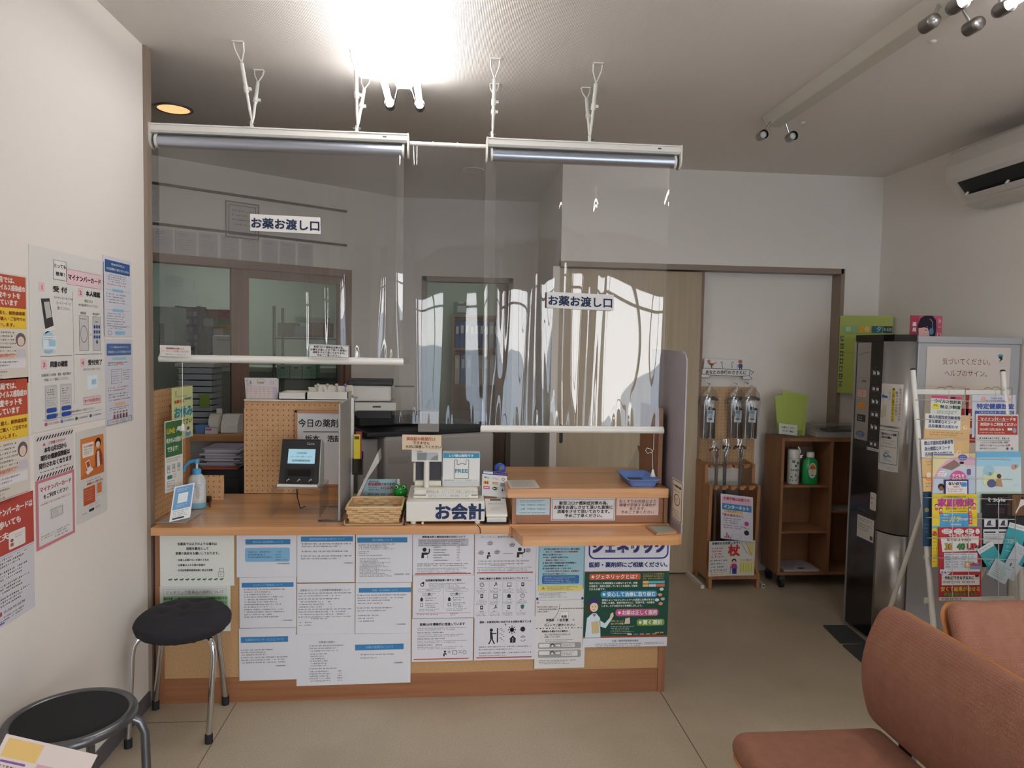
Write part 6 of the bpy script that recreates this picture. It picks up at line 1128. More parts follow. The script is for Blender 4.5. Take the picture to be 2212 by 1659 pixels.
# ------------------------------------------------------------------ cube shelf
sx0, sx1, sy0, sy1, sz0, sz1 = 2.098, 2.80, 4.285, 4.53, .086, .962; t = .018
th = Thing('cube_shelf', 'brown wooden cube shelf on casters beside the drinks machine', 'shelf', ((sx0+sx1)/2,4.4,0))
th.part('side_panel', MB().box((sx0,sy0,sz0),(sx0+t,sy1,sz1),'shelf_oak'), bevel=.001); th.part('side_panel', MB().box((sx1-t,sy0,sz0),(sx1,sy1,sz1),'shelf_oak'), bevel=.001)
xm = P(1797,1000,y=sy0).x; th.part('divider', MB().box((xm-t/2,sy0,sz0+t),(xm+t/2,sy1-.006,sz1-t),'shelf_oak'), bevel=.001)
th.part('top_panel', MB().box((sx0+t,sy0,sz1-t),(sx1-t,sy1,sz1),'shelf_oak')); th.part('bottom_panel', MB().box((sx0+t,sy0,sz0),(sx1-t,sy1,sz0+t),'shelf_oak')); th.part('back_panel', MB().box((sx0+t,sy1-.006,sz0+t),(sx1-t,sy1,sz1-t),'shelf_oak'))
zA, zB, zC = P(1740,1049,y=sy0).z, P(1740,1148,y=sy0).z, P(1820,1104,y=sy0).z
for xa, xb_, z in ((sx0+t,xm-t/2,zA),(sx0+t,xm-t/2,zB),(xm+t/2,sx1-t,zC)): th.part('shelf_board', MB().box((xa,sy0+.004,z-t*.7),(xb_,sy1-.006,z),'shelf_oak'))
for x in (sx0+.04,sx1-.04):
    for y in (sy0+.03,sy1-.04):
        b = MB().cyl((x-.012,y,.03),(x+.012,y,.03),.03,'rubber',20); o = th.part('caster', b); th.part('fork', MB().box((x-.016,y-.018,.045),(x+.016,y+.012,.086),'dark_grey'), parent=o)
q = P(1712,1050,y=4.35); bx = q.x; hS = P(1712,970,y=4.35).z-zA
th = Thing('spray_can', 'white spray can printed with green leaves in the cube shelf', 'can', (bx,4.35,zA)); r = .037
b = MB().lathe([(0,.001),(r*.95,.001),(r,.006),(r,hS*.74),(r*.97,hS*.745)], (bx,4.35,zA), '#c9ccc6', 28); o = th.part('body', b)
b = MB(); rg = random.Random(3)
def cyl_print(b, cx, cy, z, rr_, ang, hw, hh, col):
    vs = []
    for k in range(5):
        a = math.radians(ang)+(-hw+2*hw*k/4)/rr_
        for s in (0,1): vs.append((cx+rr_*math.cos(a), cy+rr_*math.sin(a), z-hh+2*hh*s))
    b.add(vs, [(2*k,2*k+2,2*k+3,2*k+1) for k in range(4)], col, True)
for a_, zz, s_ in ((-115,.66,.009),(-70,.62,.009),(-92,.54,.008)): cyl_print(b,bx,4.35,zA+hS*zz,r+.0006,a_,s_,s_*.9,'#4f7a58')
for k in range(16): cyl_print(b,bx,4.35,zA+hS*rg.uniform(.06,.3),r+.0006,rg.uniform(-140,-40),.003,.004,'#55705a' if k%3 else '#7a5a5a')
for k in range(6): cyl_print(b,bx,4.35,zA+hS*.42,r+.0006,-130+k*15,.0028,.006,'#4a5a50' if k<4 else '#b05a5a')
th.part('leaf_print', b, parent=o); th.part('cap', MB().lathe([(r*.99,hS*.75),(r*.99,hS*.98),(r*.9,hS),(0,hS)], (bx,4.35,zA), 'white_plastic', 28))
q = P(1748,1050,y=4.34); gx = q.x; hB = P(1748,976,y=4.34).z-zA
th = Thing('soap_bottle', 'green bottle with a white cap and an orange oval label in the cube shelf', 'bottle', (gx,4.34,zA)); plain('bottle_green','#1f9a4f',0.25)
th.part('body', MB().lathe([(0,.001),(.046,.001),(.051,.006),(.051,hB*.6),(.044,hB*.74),(.024,hB*.82),(.022,hB*.84)], (gx,4.34,zA), 'bottle_green', 30, sy=.62)); th.part('cap', MB().lathe([(.024,hB*.84),(.024,hB*.97),(.022,hB),(0,hB)], (gx,4.34,zA), 'white_plastic', 22))
b = MB(); c = Canvas(b, (gx-.026,4.34-.0325,zA+hB*.66), (.0052,0,0), (0,0,-.0075), (0,-1,0)); c.disc(5,6,5,'#dcd8cc',1,ry=6.6); c.disc(5,6,4.5,'#c8d2ca',2,ry=6); c.poly([(.8,5),(1.6,2.4),(5,0.1),(8.4,2.4),(9.2,5)],'#d07a33',3); c.text('梅 洗',5,3.6,2,'#3a2a1c','c',lv=4); c.disc(5,7,1.5,'#d6b95a',3); c.poly([(2,10),(5,10.6),(8,10),(5,9.5)],'#3f6a4c',3); th.part('label', b)
b = bag(MB(), [(gx-.055,gx+.055,zA+hB*1.12),(gx-.062,gx+.062,zA+hB*.7),(gx-.06,gx+.06,zA+.004)], 4.41, .022); solo('plastic_bag', b, 'clear plastic bag drawn over the green bottle', 'bag')
th = Thing('calendar_pack', 'yellow-green pill calendars fanned in a clear holder on the cube shelf', 'pill calendar', (P(1712,940,y=4.37).x,4.37,sz1)); plain('lime_a','#a9b95c',0.5); plain('lime_b','#b6c566',0.45)
for k, (pts, y, m_) in enumerate((([(1690,846),(1746,856),(1738,944),(1690,938)],4.405,'lime_b'),([(1674,858),(1720,852),(1742,860),(1728,944),(1680,934)],4.385,'lime_a'))):
    P_ = [P(u,v,y=y) for u,v in pts]; zmin = min(p.z for p in P_); b = MB().prism([(p.x,p.z-zmin+sz1+.004) for p in P_], (0,y,0), (1,0,0), (0,0,1), (0,.006,0), m_); th.part('calendar', b)
xa, xb_ = P(1670,940,y=4.34).x, P(1738,940,y=4.34).x; zh = sz1+.045
th.part('clear_holder', MB().box((xa,4.345,sz1+.001),(xb_,4.348,zh),'acrylic').box((xa,4.43,sz1+.001),(xb_,4.433,zh+.06),'acrylic').box((xa,4.348,sz1+.001),(xb_,4.43,sz1+.003),'acrylic'))
b, c = facing(1683,914,1722,937,4.342,40,24,'#cfd6c9',0,0,.001,tilt=-.1); c.text('お薬カレンダー',20,8,5,'#8a5a3c','c',w=28,b=.02); c.text('￥１８０（税込）',20,16,4.6,'#4a3f3a','c',w=24,b=.02); th.part('price_card', b)
xa, xb_ = P(1757,930,y=4.36).x, 2.70; zb2 = sz1+.075
th = Thing('storage_box', 'shallow clear plastic box with papers inside, on the cube shelf against the drinks machine', 'box', ((xa+xb_)/2,4.42,sz1))
b = MB(); 
for lo, hi in (((xa,4.33,sz1+.001),(xb_,4.332,zb2)),((xa,4.50,sz1+.001),(xb_,4.502,zb2)),((xa,4.332,sz1+.001),(xa+.002,4.50,zb2)),((xb_-.002,4.332,sz1+.001),(xb_,4.50,zb2))): b.box(lo,hi,'cellophane')
th.part('walls', b); th.part('lid', MB().box((xa-.006,4.325,zb2+.001),(xb_+.004,4.508,zb2+.006),clear('lid_clear',.1,(.8,.8,.8),.1,.25))); th.part('paper_pile', MB().box((xa+.02,4.345,sz1+.002),(xb_-.02,4.49,sz1+.035),'paper').box((xa+.1,4.36,sz1+.0355),(xb_-.05,4.46,sz1+.05),'dark_grey'))
pts = [P(u,v,z=zC+.002) for u,v in ((1792,1097),(1816,1103),(1848,1104),(1848,1090),(1800,1091))]; solo('paper_sheet', MB().prism([(p.x,min(p.y,sy1-.01)) for p in pts],(0,0,zC+.001),(1,0,0),(0,1,0),(0,0,.002),'#a8a49e'), 'loose white sheet on the dark side compartment of the cube shelf', 'paper')
b = MB().box((sx0+t+.03,sy0+.01,sz0+t+.001),(xm-.05,sy1-.02,sz0+t+.012),'#b5aeb0'); c = Canvas(b,(sx0+t+.03,sy1-.02,sz0+t+.0125),(.0025,0,0),(0,-.0025,0),(0,0,1)); c.lines(4,6,70,6,4,12,'#77706e'); c.poly([(40,70),(60,66),(62,76),(46,80)],'#4a3f3c'); solo('newspaper', b, 'folded newspaper on the bottom of the cube shelf', 'newspaper')
b, c = quad(1815,682,4.515,1930,682,4.33,848,118,168,'lime_a',.002)
c.rect(0,48,118,120,'#a3b154',1); c.rect(6,22,36,14,'#8fc08a'); c.text('朝',20,29,12,'#dfe8d4','c',lv=3); c.text('昼',62,29,12,'#e8dfb8','c',lv=3); c.rect(44,22,26,14,'#d9b24a'); c.rect(72,22,24,15,'#2f6f80'); c.text('夕',88,29,13,'#dfe8ea','c',lv=3); c.rect(97,22,20,15,'#2b4a4c'); c.text('ねる前',107,29,8,'#dfe8e4','c',w=17,lv=3)
for k, t_ in enumerate('月火水木金土日'): c.rect(3,44+k*16.5,8,11,'#3a4030',2); c.text(t_,7,49.5+k*16.5,9,'#d8dfc0','c',lv=3)
c.rect(12,38,106,1,'#8a9a48',2); c.rect(12,80,106,1.4,'#8a9a48',2)
solo('wall_calendar', b, 'yellow-green pocket pill calendar hung in the room corner above the drinks machine', 'pill calendar')
# ------------------------------------------------------------------ drinks machine
MX, MY0, MY1, MZ = 2.215, 3.455, 3.703, 1.602; plain('machine_grey','#a5a6aa',0.42); plain('machine_silver','#b3b1b0',0.3,0.75); plain('machine_black','#121215',0.15)
th = Thing('drinks_machine', 'tall cup drinks machine with a silver rounded column and black glossy front', 'drinks machine', (2.5,3.5,0))
th.part('cabinet', MB().box((2.305,3.32,.03),(2.845,MY1-.01,MZ-.035),'machine_grey'), bevel=.004); th.part('top_lip', MB().box((2.30,3.315,MZ-.035),(2.848,MY1-.005,MZ-.002),'machine_grey'), bevel=.003); th.part('plinth', MB().box((2.25,3.34,0),(2.84,MY1-.02,.0295),'black'))
th.part('door', MB().box((MX,MY0,.02),(2.30,MY1,MZ-.03),'machine_black'))
th.part('top_cap', MB().prism([(MX-.006,MY1+.004),(MX-.006,MY0),(MX+.012,MY0-.06),(2.298,3.316),(2.298,MY1+.004)], (0,0,MZ-.0295), (1,0,0), (0,1,0), (0,0,.034), 'black_gloss'), bevel=.003)
th.part('edge_strip', MB().box((MX-.004,MY1,.0),(MX+.02,MY1+.012,MZ-.03),'machine_silver'))
arc = [(2.215,3.4545)]+[(2.289-.074*math.cos(math.radians(a)), 3.4545-.13*math.sin(math.radians(a))) for a in range(10,91,8)]
for z0, z1 in ((.02,.595),(.602,MZ-.03)):
    b = MB(); vs = [(x-.004,y,z) for x,y in arc for z in (z0,z1)]+[(2.299,3.3245,z0),(2.299,3.3245,z1)]; n = len(vs)//2
    b.add(vs, [(2*k,2*k+1,2*k+3,2*k+2) for k in range(n-1)], 'machine_silver', True); th.part('column', b, solid=.002)
b = MB(); c = Canvas(b, (MX-.0006,MY1,MZ-.03), (0,-(MY1-MY0)/60,0), (0,0,-(MZ-.03)/610), (-1,0,0)); c.rect(3,2,30,203,'machine_silver'); th.part('silver_panel', b)
b = MB(); c = Canvas(b, (MX-.0014,MY1,MZ-.03), (0,-(MY1-MY0)/60,0), (0,0,-(MZ-.03)/610), (-1,0,0))
c.text('Japan Beverage',18,24,4.6,'#3a3c46','c',w=24,rot=-.25); c.disc(19,16,1.6,'#c98a3a'); c.frame(7,76,18,9,.6,'#8a8784'); c.rect(16,81,9,2,'#2b2a2c',2)
for y, q_, tq in ((100,'#c9a59a','#8a3a3a'),(126,'#c98a3c','#a3502c'),(152,'#3a3a3e','#c9c9cc'),(186,'#5a6a90','#c9d0e0')):
    (c.disc(17,y+7,10,q_,1,ry=7) if y in (126,186) else c.rrect(8,y,19,15,2,q_)); c.lines(11,y+4,13,2,3.4,5,tq,2,seed=y)
for k, y in enumerate((58,90,116,142,168,202)):
    c.frame(38,y,18,11,.5,'#77777a')
    for j in (0,1): c.rect(40+j*8,y+3,5,6,'#d5d5d8',2); c.rect(39.4+j*8,y+1.4,2.6,2.4,('#c9c9cc','#5a6ac9')[k%2] if j == 0 else ('#c9c9cc','#c95a50')[k%2],2)
    c.lines(41,y-6,12,1,2,3,'#77777a',seed=k)
c.rect(33,216,27,6,'#c9c5bd'); c.lines(34,217.5,25,1,3,4,K,2)
th.part('button_panel', b)
b = MB(); c = Canvas(b, (MX-.001,MY1,MZ-.03), (0,-(MY1-MY0)/60,0), (0,0,-(MZ-.03)/610), (-1,0,0)); c.rrect(45,306,13,36,3,'#c9c5c0'); c.lines(47,316,8,2,4,10,K,2); c.rect(2,354,58,1.6,'#3a3a40'); c.lines(20,344,22,2,2.4,4,'#77777a'); c.rect(19,362,37,46,'#d0cdc8'); c.lines(22,366,30,2,2.4,4,'#4a6a3a',2); c.lines(22,378,30,3,2.6,5,K,2); c.rect(48,396,6,8,'#55555a',2); c.disc(6,372,2.4,'#55555a'); th.part('sticker', b)
Ls = [0.0]
for (x_a,y_a),(x_b,y_b) in zip(arc,arc[1:]): Ls.append(Ls[-1]+math.hypot(x_b-x_a,y_b-y_a))
def on_col(s, z, off):
    s = max(0,min(s,Ls[-1]-1e-6)); k = max(i for i in range(len(Ls)) if Ls[i] <= s); k = min(k,len(arc)-2); t_ = (s-Ls[k])/(Ls[k+1]-Ls[k]); x = arc[k][0]+(arc[k+1][0]-arc[k][0])*t_; y = arc[k][1]+(arc[k+1][1]-arc[k][1])*t_
    n_ = Vector((-(arc[k][1]-arc[k+1][1]),-(arc[k+1][0]-arc[k][0]),0)).normalized(); return Vector((x-.004,y,z))+n_*off
def col_paper(z1, h, Wc, Hc, s0, s1):
    b = MB(); st = (s1-s0)/Wc; c = Canvas(b,(0,0,0),(1,0,0),(0,1,0),(0,0,1)); c.warp = lambda p,x,y: on_col(s0+st*x, z1-h*y/Hc, .003+p.z); c.rect(0,0,Wc,Hc,'#d2cfca',0); return b, c
zq = P(1930,829,x=2.24).z; b, c = col_paper(zq, zq-P(1930,920,x=2.24).z, 60, 92, .002, .125)
c.vtext('にあります',29,14,4.8,K,lv=3); c.rect(34,8,7.6,74,'#d9c23c',1); c.vtext('押し出し式コップケース',38,12,6.4,K,6.6,.02,3); c.vtext('紙コップは左側の',46,18,6.4,K,6.8,lv=3); c.vtext('新型コロナ感染予防の為',54,12,6,'#a05a5c',6.4,lv=3); c.poly([(2,28),(8,22),(8,26),(22,27),(22,32),(8,31),(8,35)],'#3563a8',2); c.rect(9,48,11,24,'#c9bfa6',1); c.rect(2,58,10,18,'#c9bda2',1)
solo('machine_notice', b, 'white paper with a blue arrow taped round the silver column of the drinks machine', 'notice')
zq = P(1925,924,x=2.235).z; b, c = col_paper(zq, zq-P(1925,1018,x=2.235).z, 60, 94, .001, .118)
c.frame(3,5,54,74,1.2,'#3a6f8a',1); c.text('手指のアルコール消毒',30,14,6,K,'c',w=46,b=.02,lv=3); c.text('ご協力のお願い',24,21,6,K,'c',w=34,b=.02,lv=3); c.lines(8,27,44,1,2,3,'#77777a',1); c.lines(12,33,34,1,2.4,3,K,1); c.lines(6,40,48,1,2.6,4,K,1)
for r_ in (4,6.6,9.2): c.ringl(28,48,r_,.8,'#4a86a0',1,20,160,10)
c.poly([(18,58),(26,54),(34,58),(42,62),(42,64),(32,63),(26,66),(18,63)],'#5a8aa6',1); c.line([(18,60),(22,70),(34,70),(42,73)],1,'#4a7f9a',2); c.lines(30,86,24,1,2,3,'#8a8a8c',1)
solo('machine_notice', b, 'teal framed hand hygiene paper taped lower round the silver column of the drinks machine', 'notice')
a, q = P(2003,748,y=3.317), P(2184,752,y=3.317); Wc, Hc = 182, 300; b = MB(); w = (q.x-a.x)/Wc; c = sheet(b, a, (w,0,0), (-.0,0,-w), (0,-1,0), Wc, Hc, '#ccc3bc', .001)
c.text('気づいてください。',86,30,15,'#8f4f4c','c',w=104); c.text('ヘルプのサイン。',86,54,15,'#8f4f4c','c',w=92); c.disc(160,17,6,'#4a96a0',1,ry=3.6); c.poly([(155,20),(163,18),(165,24),(157,30),(160,24)],'#33333c',1); c.small(155,30,10,2,K)
c.rect(0,78,182,222,'#cdbfae',1); c.rect(89,84,7,70,'#a33c3c',2); c.rect(74,126,52,70,'#b03a3a',2); c.rect(96,136,5,16,'#ddd5cc',3); c.rect(90.5,141.5,16,5,'#ddd5cc',3); c.disc(100,172,9,'#ddd5cc',3,ry=7)
for x in (34,136): c.ringl(x,96,14,1,'#55504c',2,180,360); c.ringl(x+18,92,12,1,'#55504c',2,180,360); c.line([(x-10,104),(x+22,112)],1,'#55504c',2); c.ringl(x,112,14,1,'#55504c',2,0,180)
solo('machine_poster', b, 'cream help mark poster on the grey side of the drinks machine', 'poster')
y = 3.50; a, q = P(1968,681,y=y), P(2036,681,y=y); z0 = MZ-.001; Wc = 68; w = (q.x-a.x)/Wc; Hc = (a.z-z0)/w; b = MB(); c = sheet(b, a, (w,0,0), (0,0,-w), (0,-1,0), Wc, Hc, '#b5566a', .006)
c.rect(0,0,18,Hc,'#9c3a4c'); c.vtext('薬局',8,18,9,'#e6dcdc',11,.02,3); c.poly([(16,Hc),(15,22),(20,6),(30,0),(46,0),(54,8),(56,24),(54,Hc)],'#221c2c',2); c.poly([(18,Hc),(17,26),(24,20),(36,22),(40,34),(42,Hc)],'#d9a9a2',3); c.poly([(16,26),(20,14),(30,18),(38,26),(30,24)],'#221c2c',4); c.line([(31,29),(36,30)],1.4,'#221c2c',4); c.disc(45,32,5,'#4f7fa0',4,ry=7); c.ringl(38,20,10,.7,'#d0c0c8',4,-80,30,10,14); c.line([(60,6),(64,12)],1.2,'#e6dcdc',3); c.vtext('オー',62,12,8,'#e6dcdc',11,lv=3); c.line([(60,34),(58,44)],1.2,'#e6dcdc',3); c.line([(64,34),(66,44)],1.2,'#e6dcdc',3)
solo('illustration_panel', b, 'pink illustrated panel of a dark-haired girl with headphones standing on the drinks machine', 'panel')
plain('plate','#3c4040',0.6)
for k, (pts, lab) in enumerate((([(1778,1350),(1828,1350),(1874,1388),(1815,1387)],'dark floor plate at the foot of the drinks machine, nearest the cube shelf'),([(1820,1392),(1876,1391),(1905,1424),(1863,1430)],'dark floor plate partly hidden by the sofa back'))):
    b = MB().prism([(p.x,p.y) for p in [P(u,v,z=.008) for u,v in pts]], (0,0,0), (1,0,0), (0,1,0), (0,0,.008), 'plate'); solo('floor_plate', b, lab, 'plate', bevel=.002)
# ------------------------------------------------------------------ magazine rack
RY, RZ, RK = 3.02, 1.443, .25; plain('wire','#b4b1ac',0.4)
def PR(u, v, off=0.0):
    n = Vector((0,-1,RK)).normalized(); o = Vector((0,0,CAM_H)); d = P(u,v,y=1.0)-o; p0 = Vector((0,RY,RZ))+n*off; return o+d*((p0-o).dot(n)/d.dot(n))
NR = Vector((0,-1,RK)).normalized()
th = Thing('magazine_rack', 'white wire magazine rack on tube legs in front of the drinks machine', 'magazine rack', (2.3,2.95,0))
for tu, tv, bu, bv in ((1972,800,2018,1375),(2166,803,2215,1375)):
    a = PR(tu,tv); q = PR(bu,bv); d = (a-q).normalized(); f = q - d*(q.z/d.z); o = th.part('front_leg', MB().cyl(f, a, .0115, 'white_metal', 16)); th.part('black_cap', MB().cyl(a, a+d*.008, .012, 'rubber', 16, .009), parent=o)
    m = f+d*((.86)/d.z); r0 = m+Vector((.012 if tu<2100 else -.012,.012,0)); r1 = Vector((m.x+.02*(1 if tu<2100 else -1), 3.22, 0)); th.part('rear_leg', MB().cyl(r1, r0, .0105, 'white_metal', 14))
for v, hh in ((846,.011),(1297,.012),(1203,.010)):
    a, q = PR(1975 if v<1000 else 1996,v,-.012), PR(2180 if v<1000 else 2212,v+3,-.012); th.part('cross_bar', MB().box((a.x,a.y-.002,a.z-hh),(q.x,a.y+.002,a.z+hh),'white_metal'))
OW = .085
for k, v in enumerate((838,864,906,948,989,1032,1075,1118,1162,1205)):
    l, r_ = 1972+(v-800)*.08, 2170+(v-800)*.08
    a, q = PR(l,v,.0), PR(r_,v+4,.0); o1, o2 = PR(l+8,v,OW if k else .02), PR(r_-6,v+4,OW if k else .02); th.part('wire', MB().ring_tube([a,o1,o2,q], .0016, 'wire', 6))
for u0, u1 in ((2050,2085),(2150,2186)):
    for k, (va, vb) in enumerate(((838,905),(1075,1292),(1118,1292))):
        du = (va-838)*.03; pts = [PR(u0+du,vb,OW+.001),PR(u0+du,va,OW+.001),PR(u1+du,va,OW+.001),PR(u1+du,vb,OW+.001)]
        if k == 2: continue
        th.part('wire_loop', MB().ring_tube(pts, .0015, 'wire', 6))
def leaflet(u0, v0, u1, v1, Wc, Hc, col, off, label, tilt=0.0, cat='leaflet', nm='leaflet'):
    a, r_, d_ = PR(u0,v0,off), PR(u1,v0+tilt*(u1-u0),off), PR(u0-tilt*(v1-v0),v1,off); b = MB(); c = sheet(b, a, (r_-a)/Wc, (d_-a)/Hc, NR, Wc, Hc, col, .0015)
    return b, c, lambda: solo(nm, b, label, cat, 'leaflets in the wire rack')
b, c, end = leaflet(2012,854,2078,935,66,84,'#cfd3cc',.008,'hepatitis leaflet with a pink top edge, highest in the first column of the wire rack',.06)
c.rect(0,0,66,6,'#c2467c'); c.rect(42,1,10,4,'#2b2a2c',2); c.text('ウイルス性肝炎',36,12,9.5,K,'c',w=56,b=.03); c.text('患者',10,22,5,'#8a7a1c','c',lv=3); c.rrect(3,18,15,12,2,'#d8cf4a',1); c.text('役立つ制度',42,24,8.5,'#2f4a3c','c',w=44,b=.03); c.lines(14,33,44,2,2.4,4,K); end()
def qr(u0, v0, u1, v1, off, label, tilt):
    b, c, end = leaflet(u0,v0,u1,v1,94,110,'#d0ae7c',off,label,tilt); c.rect(0,0,74,40,'#d8d8d6'); 
    for i, t_ in enumerate(('郡山市認知症高齢者等','身元確認ＱＲコード','活用事業のお知らせ')): c.text(t_,7,8+i*12,9.4,'#3b4468','l',w=(66,58,62)[i],b=.02)
    c.disc(84,32,5,'#e0cbaa'); c.line([(83,29),(86,31),(83,34)],1,'#b04a3a',2); c.lines(10,46,74,2,3.4,6,'#8a6a3c'); c.disc(14,80,9,'#d98a4a'); c.disc(14,76,6,'#e6d3bc',2); c.lines(6,92,30,2,3,6,'#6a5030'); end()
qr(1999,893,2096,985,.016,'orange leaflet with a white title card, upper of two alike in the wire rack',.05)
qr(1989,950,2078,1062,.024,'orange leaflet with a white title card, lower of two alike in the wire rack',-.05)
b, c, end = leaflet(1994,1062,2012,1180,18,118,'#26425a',.020,'dark blue leaflet edge showing beside the rack leg',0); c.disc(8,40,5,'#8a7a50'); c.lines(2,70,14,3,3,8,'#5a7a9a'); end()
b, c, end = leaflet(2015,979,2106,1075,91,98,'#d9cda0',.032,'pastel parenting leaflet with a pink rosette, middle of the first column of the wire rack',.01)
c.poly([(0,98),(0,60),(12,34),(30,16),(50,8),(91,8),(91,98)],'#cfa9bd',1); c.poly([(0,98),(4,60),(20,36),(40,26),(91,26),(91,98)],'#b8c6d6',2); c.rrect(1,1,44,4,2,'#6a76b4',3); c.disc(64,9,10,'#5f62a8',3,ry=7); c.lines(58,6,12,3,2,3.6,'#c9cce6',4); c.lines(78,2,12,2,2.4,4,'#c2467c',3)
c.poly([(18,32),(46,14),(60,26),(40,38)],'#8a7068',3); c.disc(62,24,5,'#e0c2ae',3); c.disc(62,21,5,'#2c2424',4,ry=3); c.poly([(56,36),(58,29),(68,29),(70,38)],'#b9c9dc',3); c.disc(77,30,4,'#e0c2ae',3); c.rrect(73,34,9,14,3,'#6a5a86',3); c.disc(54,56,18,'#cf5a8c',4); c.text('子どもを',54,50,9,'#eee2ea','c',w=26,lv=6,b=.02); c.text('取り巻く',54,60,9,'#eee2ea','c',w=26,lv=6,b=.02); c.disc(20,46,10,'#e4dfe4',3,ry=7); c.lines(12,42,16,3,2.6,4.4,'#c2467c',4); c.disc(18,74,7,'#3a2c2c',3); c.disc(18,78,5,'#8a5a4a',4); c.disc(16,94,12,'#3f8a6a',3,ry=5); end()
b, c, end = leaflet(2040,1036,2092,1078,52,44,'#2c2c5c',.040,'small navy bordered campaign leaflet in front of the parenting leaflet',0)
c.rect(3,3,46,40,'#dcd8da'); c.text('ないの？',22,9,8,'#2b2a2c','c',b=.04,lv=3); c.text('相場に',26,16,5,'#b8404c','c',lv=3); c.rrect(36,6,12,10,2,'#4f86c2',2); c.lines(7,20,38,2,3.4,5,'#c2703a',2); c.rect(8,32,36,2.4,'#8a3a3a',2); end()
b, c, end = leaflet(2014,1067,2110,1225,96,158,'#d8bf3a',.048,'yellow home tutor leaflet with pink lettering in the wire rack',.004)
c.text('０円体験随時受付中',46,6,6,'#3f7a4a','c',w=52); c.text('家庭教師',50,19,18,'#b0408a','c',w=76,b=.05,lv=3); c.text('自分から勉強する子に育つ！',52,32,5,K,'c',w=46); c.rect(38,37,36,2,'#c2703a')
for x, y in ((9,26),(18,34),(80,33),(90,24)): c.disc(x,y,4,'#3a2c2c',2); c.disc(x,y+1,3,'#e0bfa8',3); c.rrect(x-4,y+4,8,6,2,'#c9625a',2)
c.rect(16,42,62,28,'#4f9ac9',2); c.text('勉強が',30,46,4.4,'#e6eef4','c',lv=4); c.text('ニガテ',42,55,13,'#dfd04a','c',w=40,b=.03,lv=4); c.text('な子専門',68,56,5,'#e6eef4','c',lv=4); c.rect(78,42,7,24,'#b8404c',3); c.vtext('特別体験',81.5,45,4,'#eee2e2',5.4,lv=5); c.text('中央教育会',50,67,4.6,'#e6eef4','c',lv=4); c.rect(0,70,96,5,'#5aa4c9',1); c.text('あ',5,86,12,'#b03a3a','c',b=.04); c.lines(2,96,10,8,3,7,'#5a4a1c'); end()
b, c, end = leaflet(2028,1139,2118,1297,96,158,'#a8303c',.058,'red crowded tutoring flyer, lowest in the first column of the wire rack',.0)
for x, w_ in ((6,26),(34,24),(60,22),(84,10)): c.disc(x+w_/2,9,w_/2,'#d8d4d2',1,ry=6); c.lines(x+3,5,w_-6,2,3,4.6,K,2,seed=x)
c.text('今からでも大丈夫！',52,18,6,'#e4d8d0','c',w=60,b=.03); c.poly([(4,22),(92,20),(90,52),(8,54)],'#d8d2cc',1); c.text('たった３ヶ月で',46,27,7,K,'c',w=56,b=.03,lv=3)
for t_, x, q_ in (('30',22,'#c9a43c'),('40',50,'#3f8a4c'),('UP',75,'#c23a3a')): c.text(t_,x,42,18,K,'c',b=.06,lv=3); c.text(t_,x,42,18,q_,'c',b=.02,lv=5)
c.text('続出',88,43,7,K,'c',b=.03,lv=3); c.rect(12,56,76,36,'#c9d2da',1)
for k in range(4): c.lines(14+k*18,58,15,6,3,5.4,('#3a4a6a','#a84a50','#4a5a7a','#77777a')[k],2,seed=40+k)
c.ringl(66,82,8,3,'#d0923a',3); c.rect(70,78,26,14,'#7a8ab0',2); c.poly([(70,84),(78,76),(86,82),(96,78),(96,84)],'#a84a50',3); c.rect(2,92,92,5,'#d8d4d2',1); c.disc(14,98,12,'#dcdad8',3,ry=6); c.text('はぁ～',14,98,7,'#3a6ab0','c',b=.02,lv=5); c.rect(6,104,86,22,'#d8d4d2',2); c.text('やればできる子なのに',46,110,8.5,K,'c',w=66,b=.03,lv=4); c.lines(10,117,76,1,4,5,K,3); c.disc(86,109,5,'#e0bfa8',4); c.disc(86,106,5,'#3a2c2c',5,ry=2.6)
c.text('安くて結果が出せる',48,134,11,'#3a1414','c',w=88,b=.07,lv=2); c.text('安くて結果が出せる',48,134,11,'#d8b04c','c',w=88,b=.03,lv=4); c.text('家庭教師のあすなら',48,145,8.5,'#1c2a1c','c',w=74,b=.05,lv=2); c.text('家庭教師のあすなら',48,145,8.5,'#7aa04c','c',w=74,b=.015,lv=4); c.rect(0,151,96,7,'#d0ccca',1); c.text('0120-33-7215',28,154.5,5,K,'c',w=44,b=.02,lv=2); end()
b, c, end = leaflet(2100,853,2194,945,94,96,'#c6c6d2',.008,'health check leaflet with big blue lettering, highest in the second column of the wire rack',.005)
c.disc(24,10,6,'#d9a5a0'); c.disc(80,10,4,'#d9b08a'); c.text('令和６年度',52,8,5,'#3f5a9a','c'); c.text('郡山市国民健康保険',50,14,5,'#3f5a9a','c',w=40); c.text('特定健康診査',50,26,13,'#35509a','c',w=80,b=.03); c.rect(6,36,84,8,'#3f5a9a'); c.text('5月20日(月)～ 1月17日(金)',50,40,5,'#d8dcea','c',w=70,lv=3); end()
b, c, end = leaflet(2108,894,2200,980,92,92,'#cdcbca',.016,'white leaflet with a brick red card panel, second in its column of the wire rack',.012)
c.rect(4,4,86,44,'#a8453a'); c.text('マイナンバーカードを',48,12,8,'#e8dcd8','c',w=76,b=.03,lv=3); c.text('次回からご利用ください',48,24,8,'#e8dcd8','c',w=78,b=.03,lv=3); c.text('2024年12月2日から',34,36,6.6,'#e8dcd8','c',w=52,b=.02,lv=3); c.lines(8,42,56,1,3,4,'#e0c9c4',2); c.rect(68,32,10,6,'#dcdad8',3); c.disc(83,38,4,'#8a9ab4',3,ry=6); c.lines(8,54,70,1,4.6,6,K)
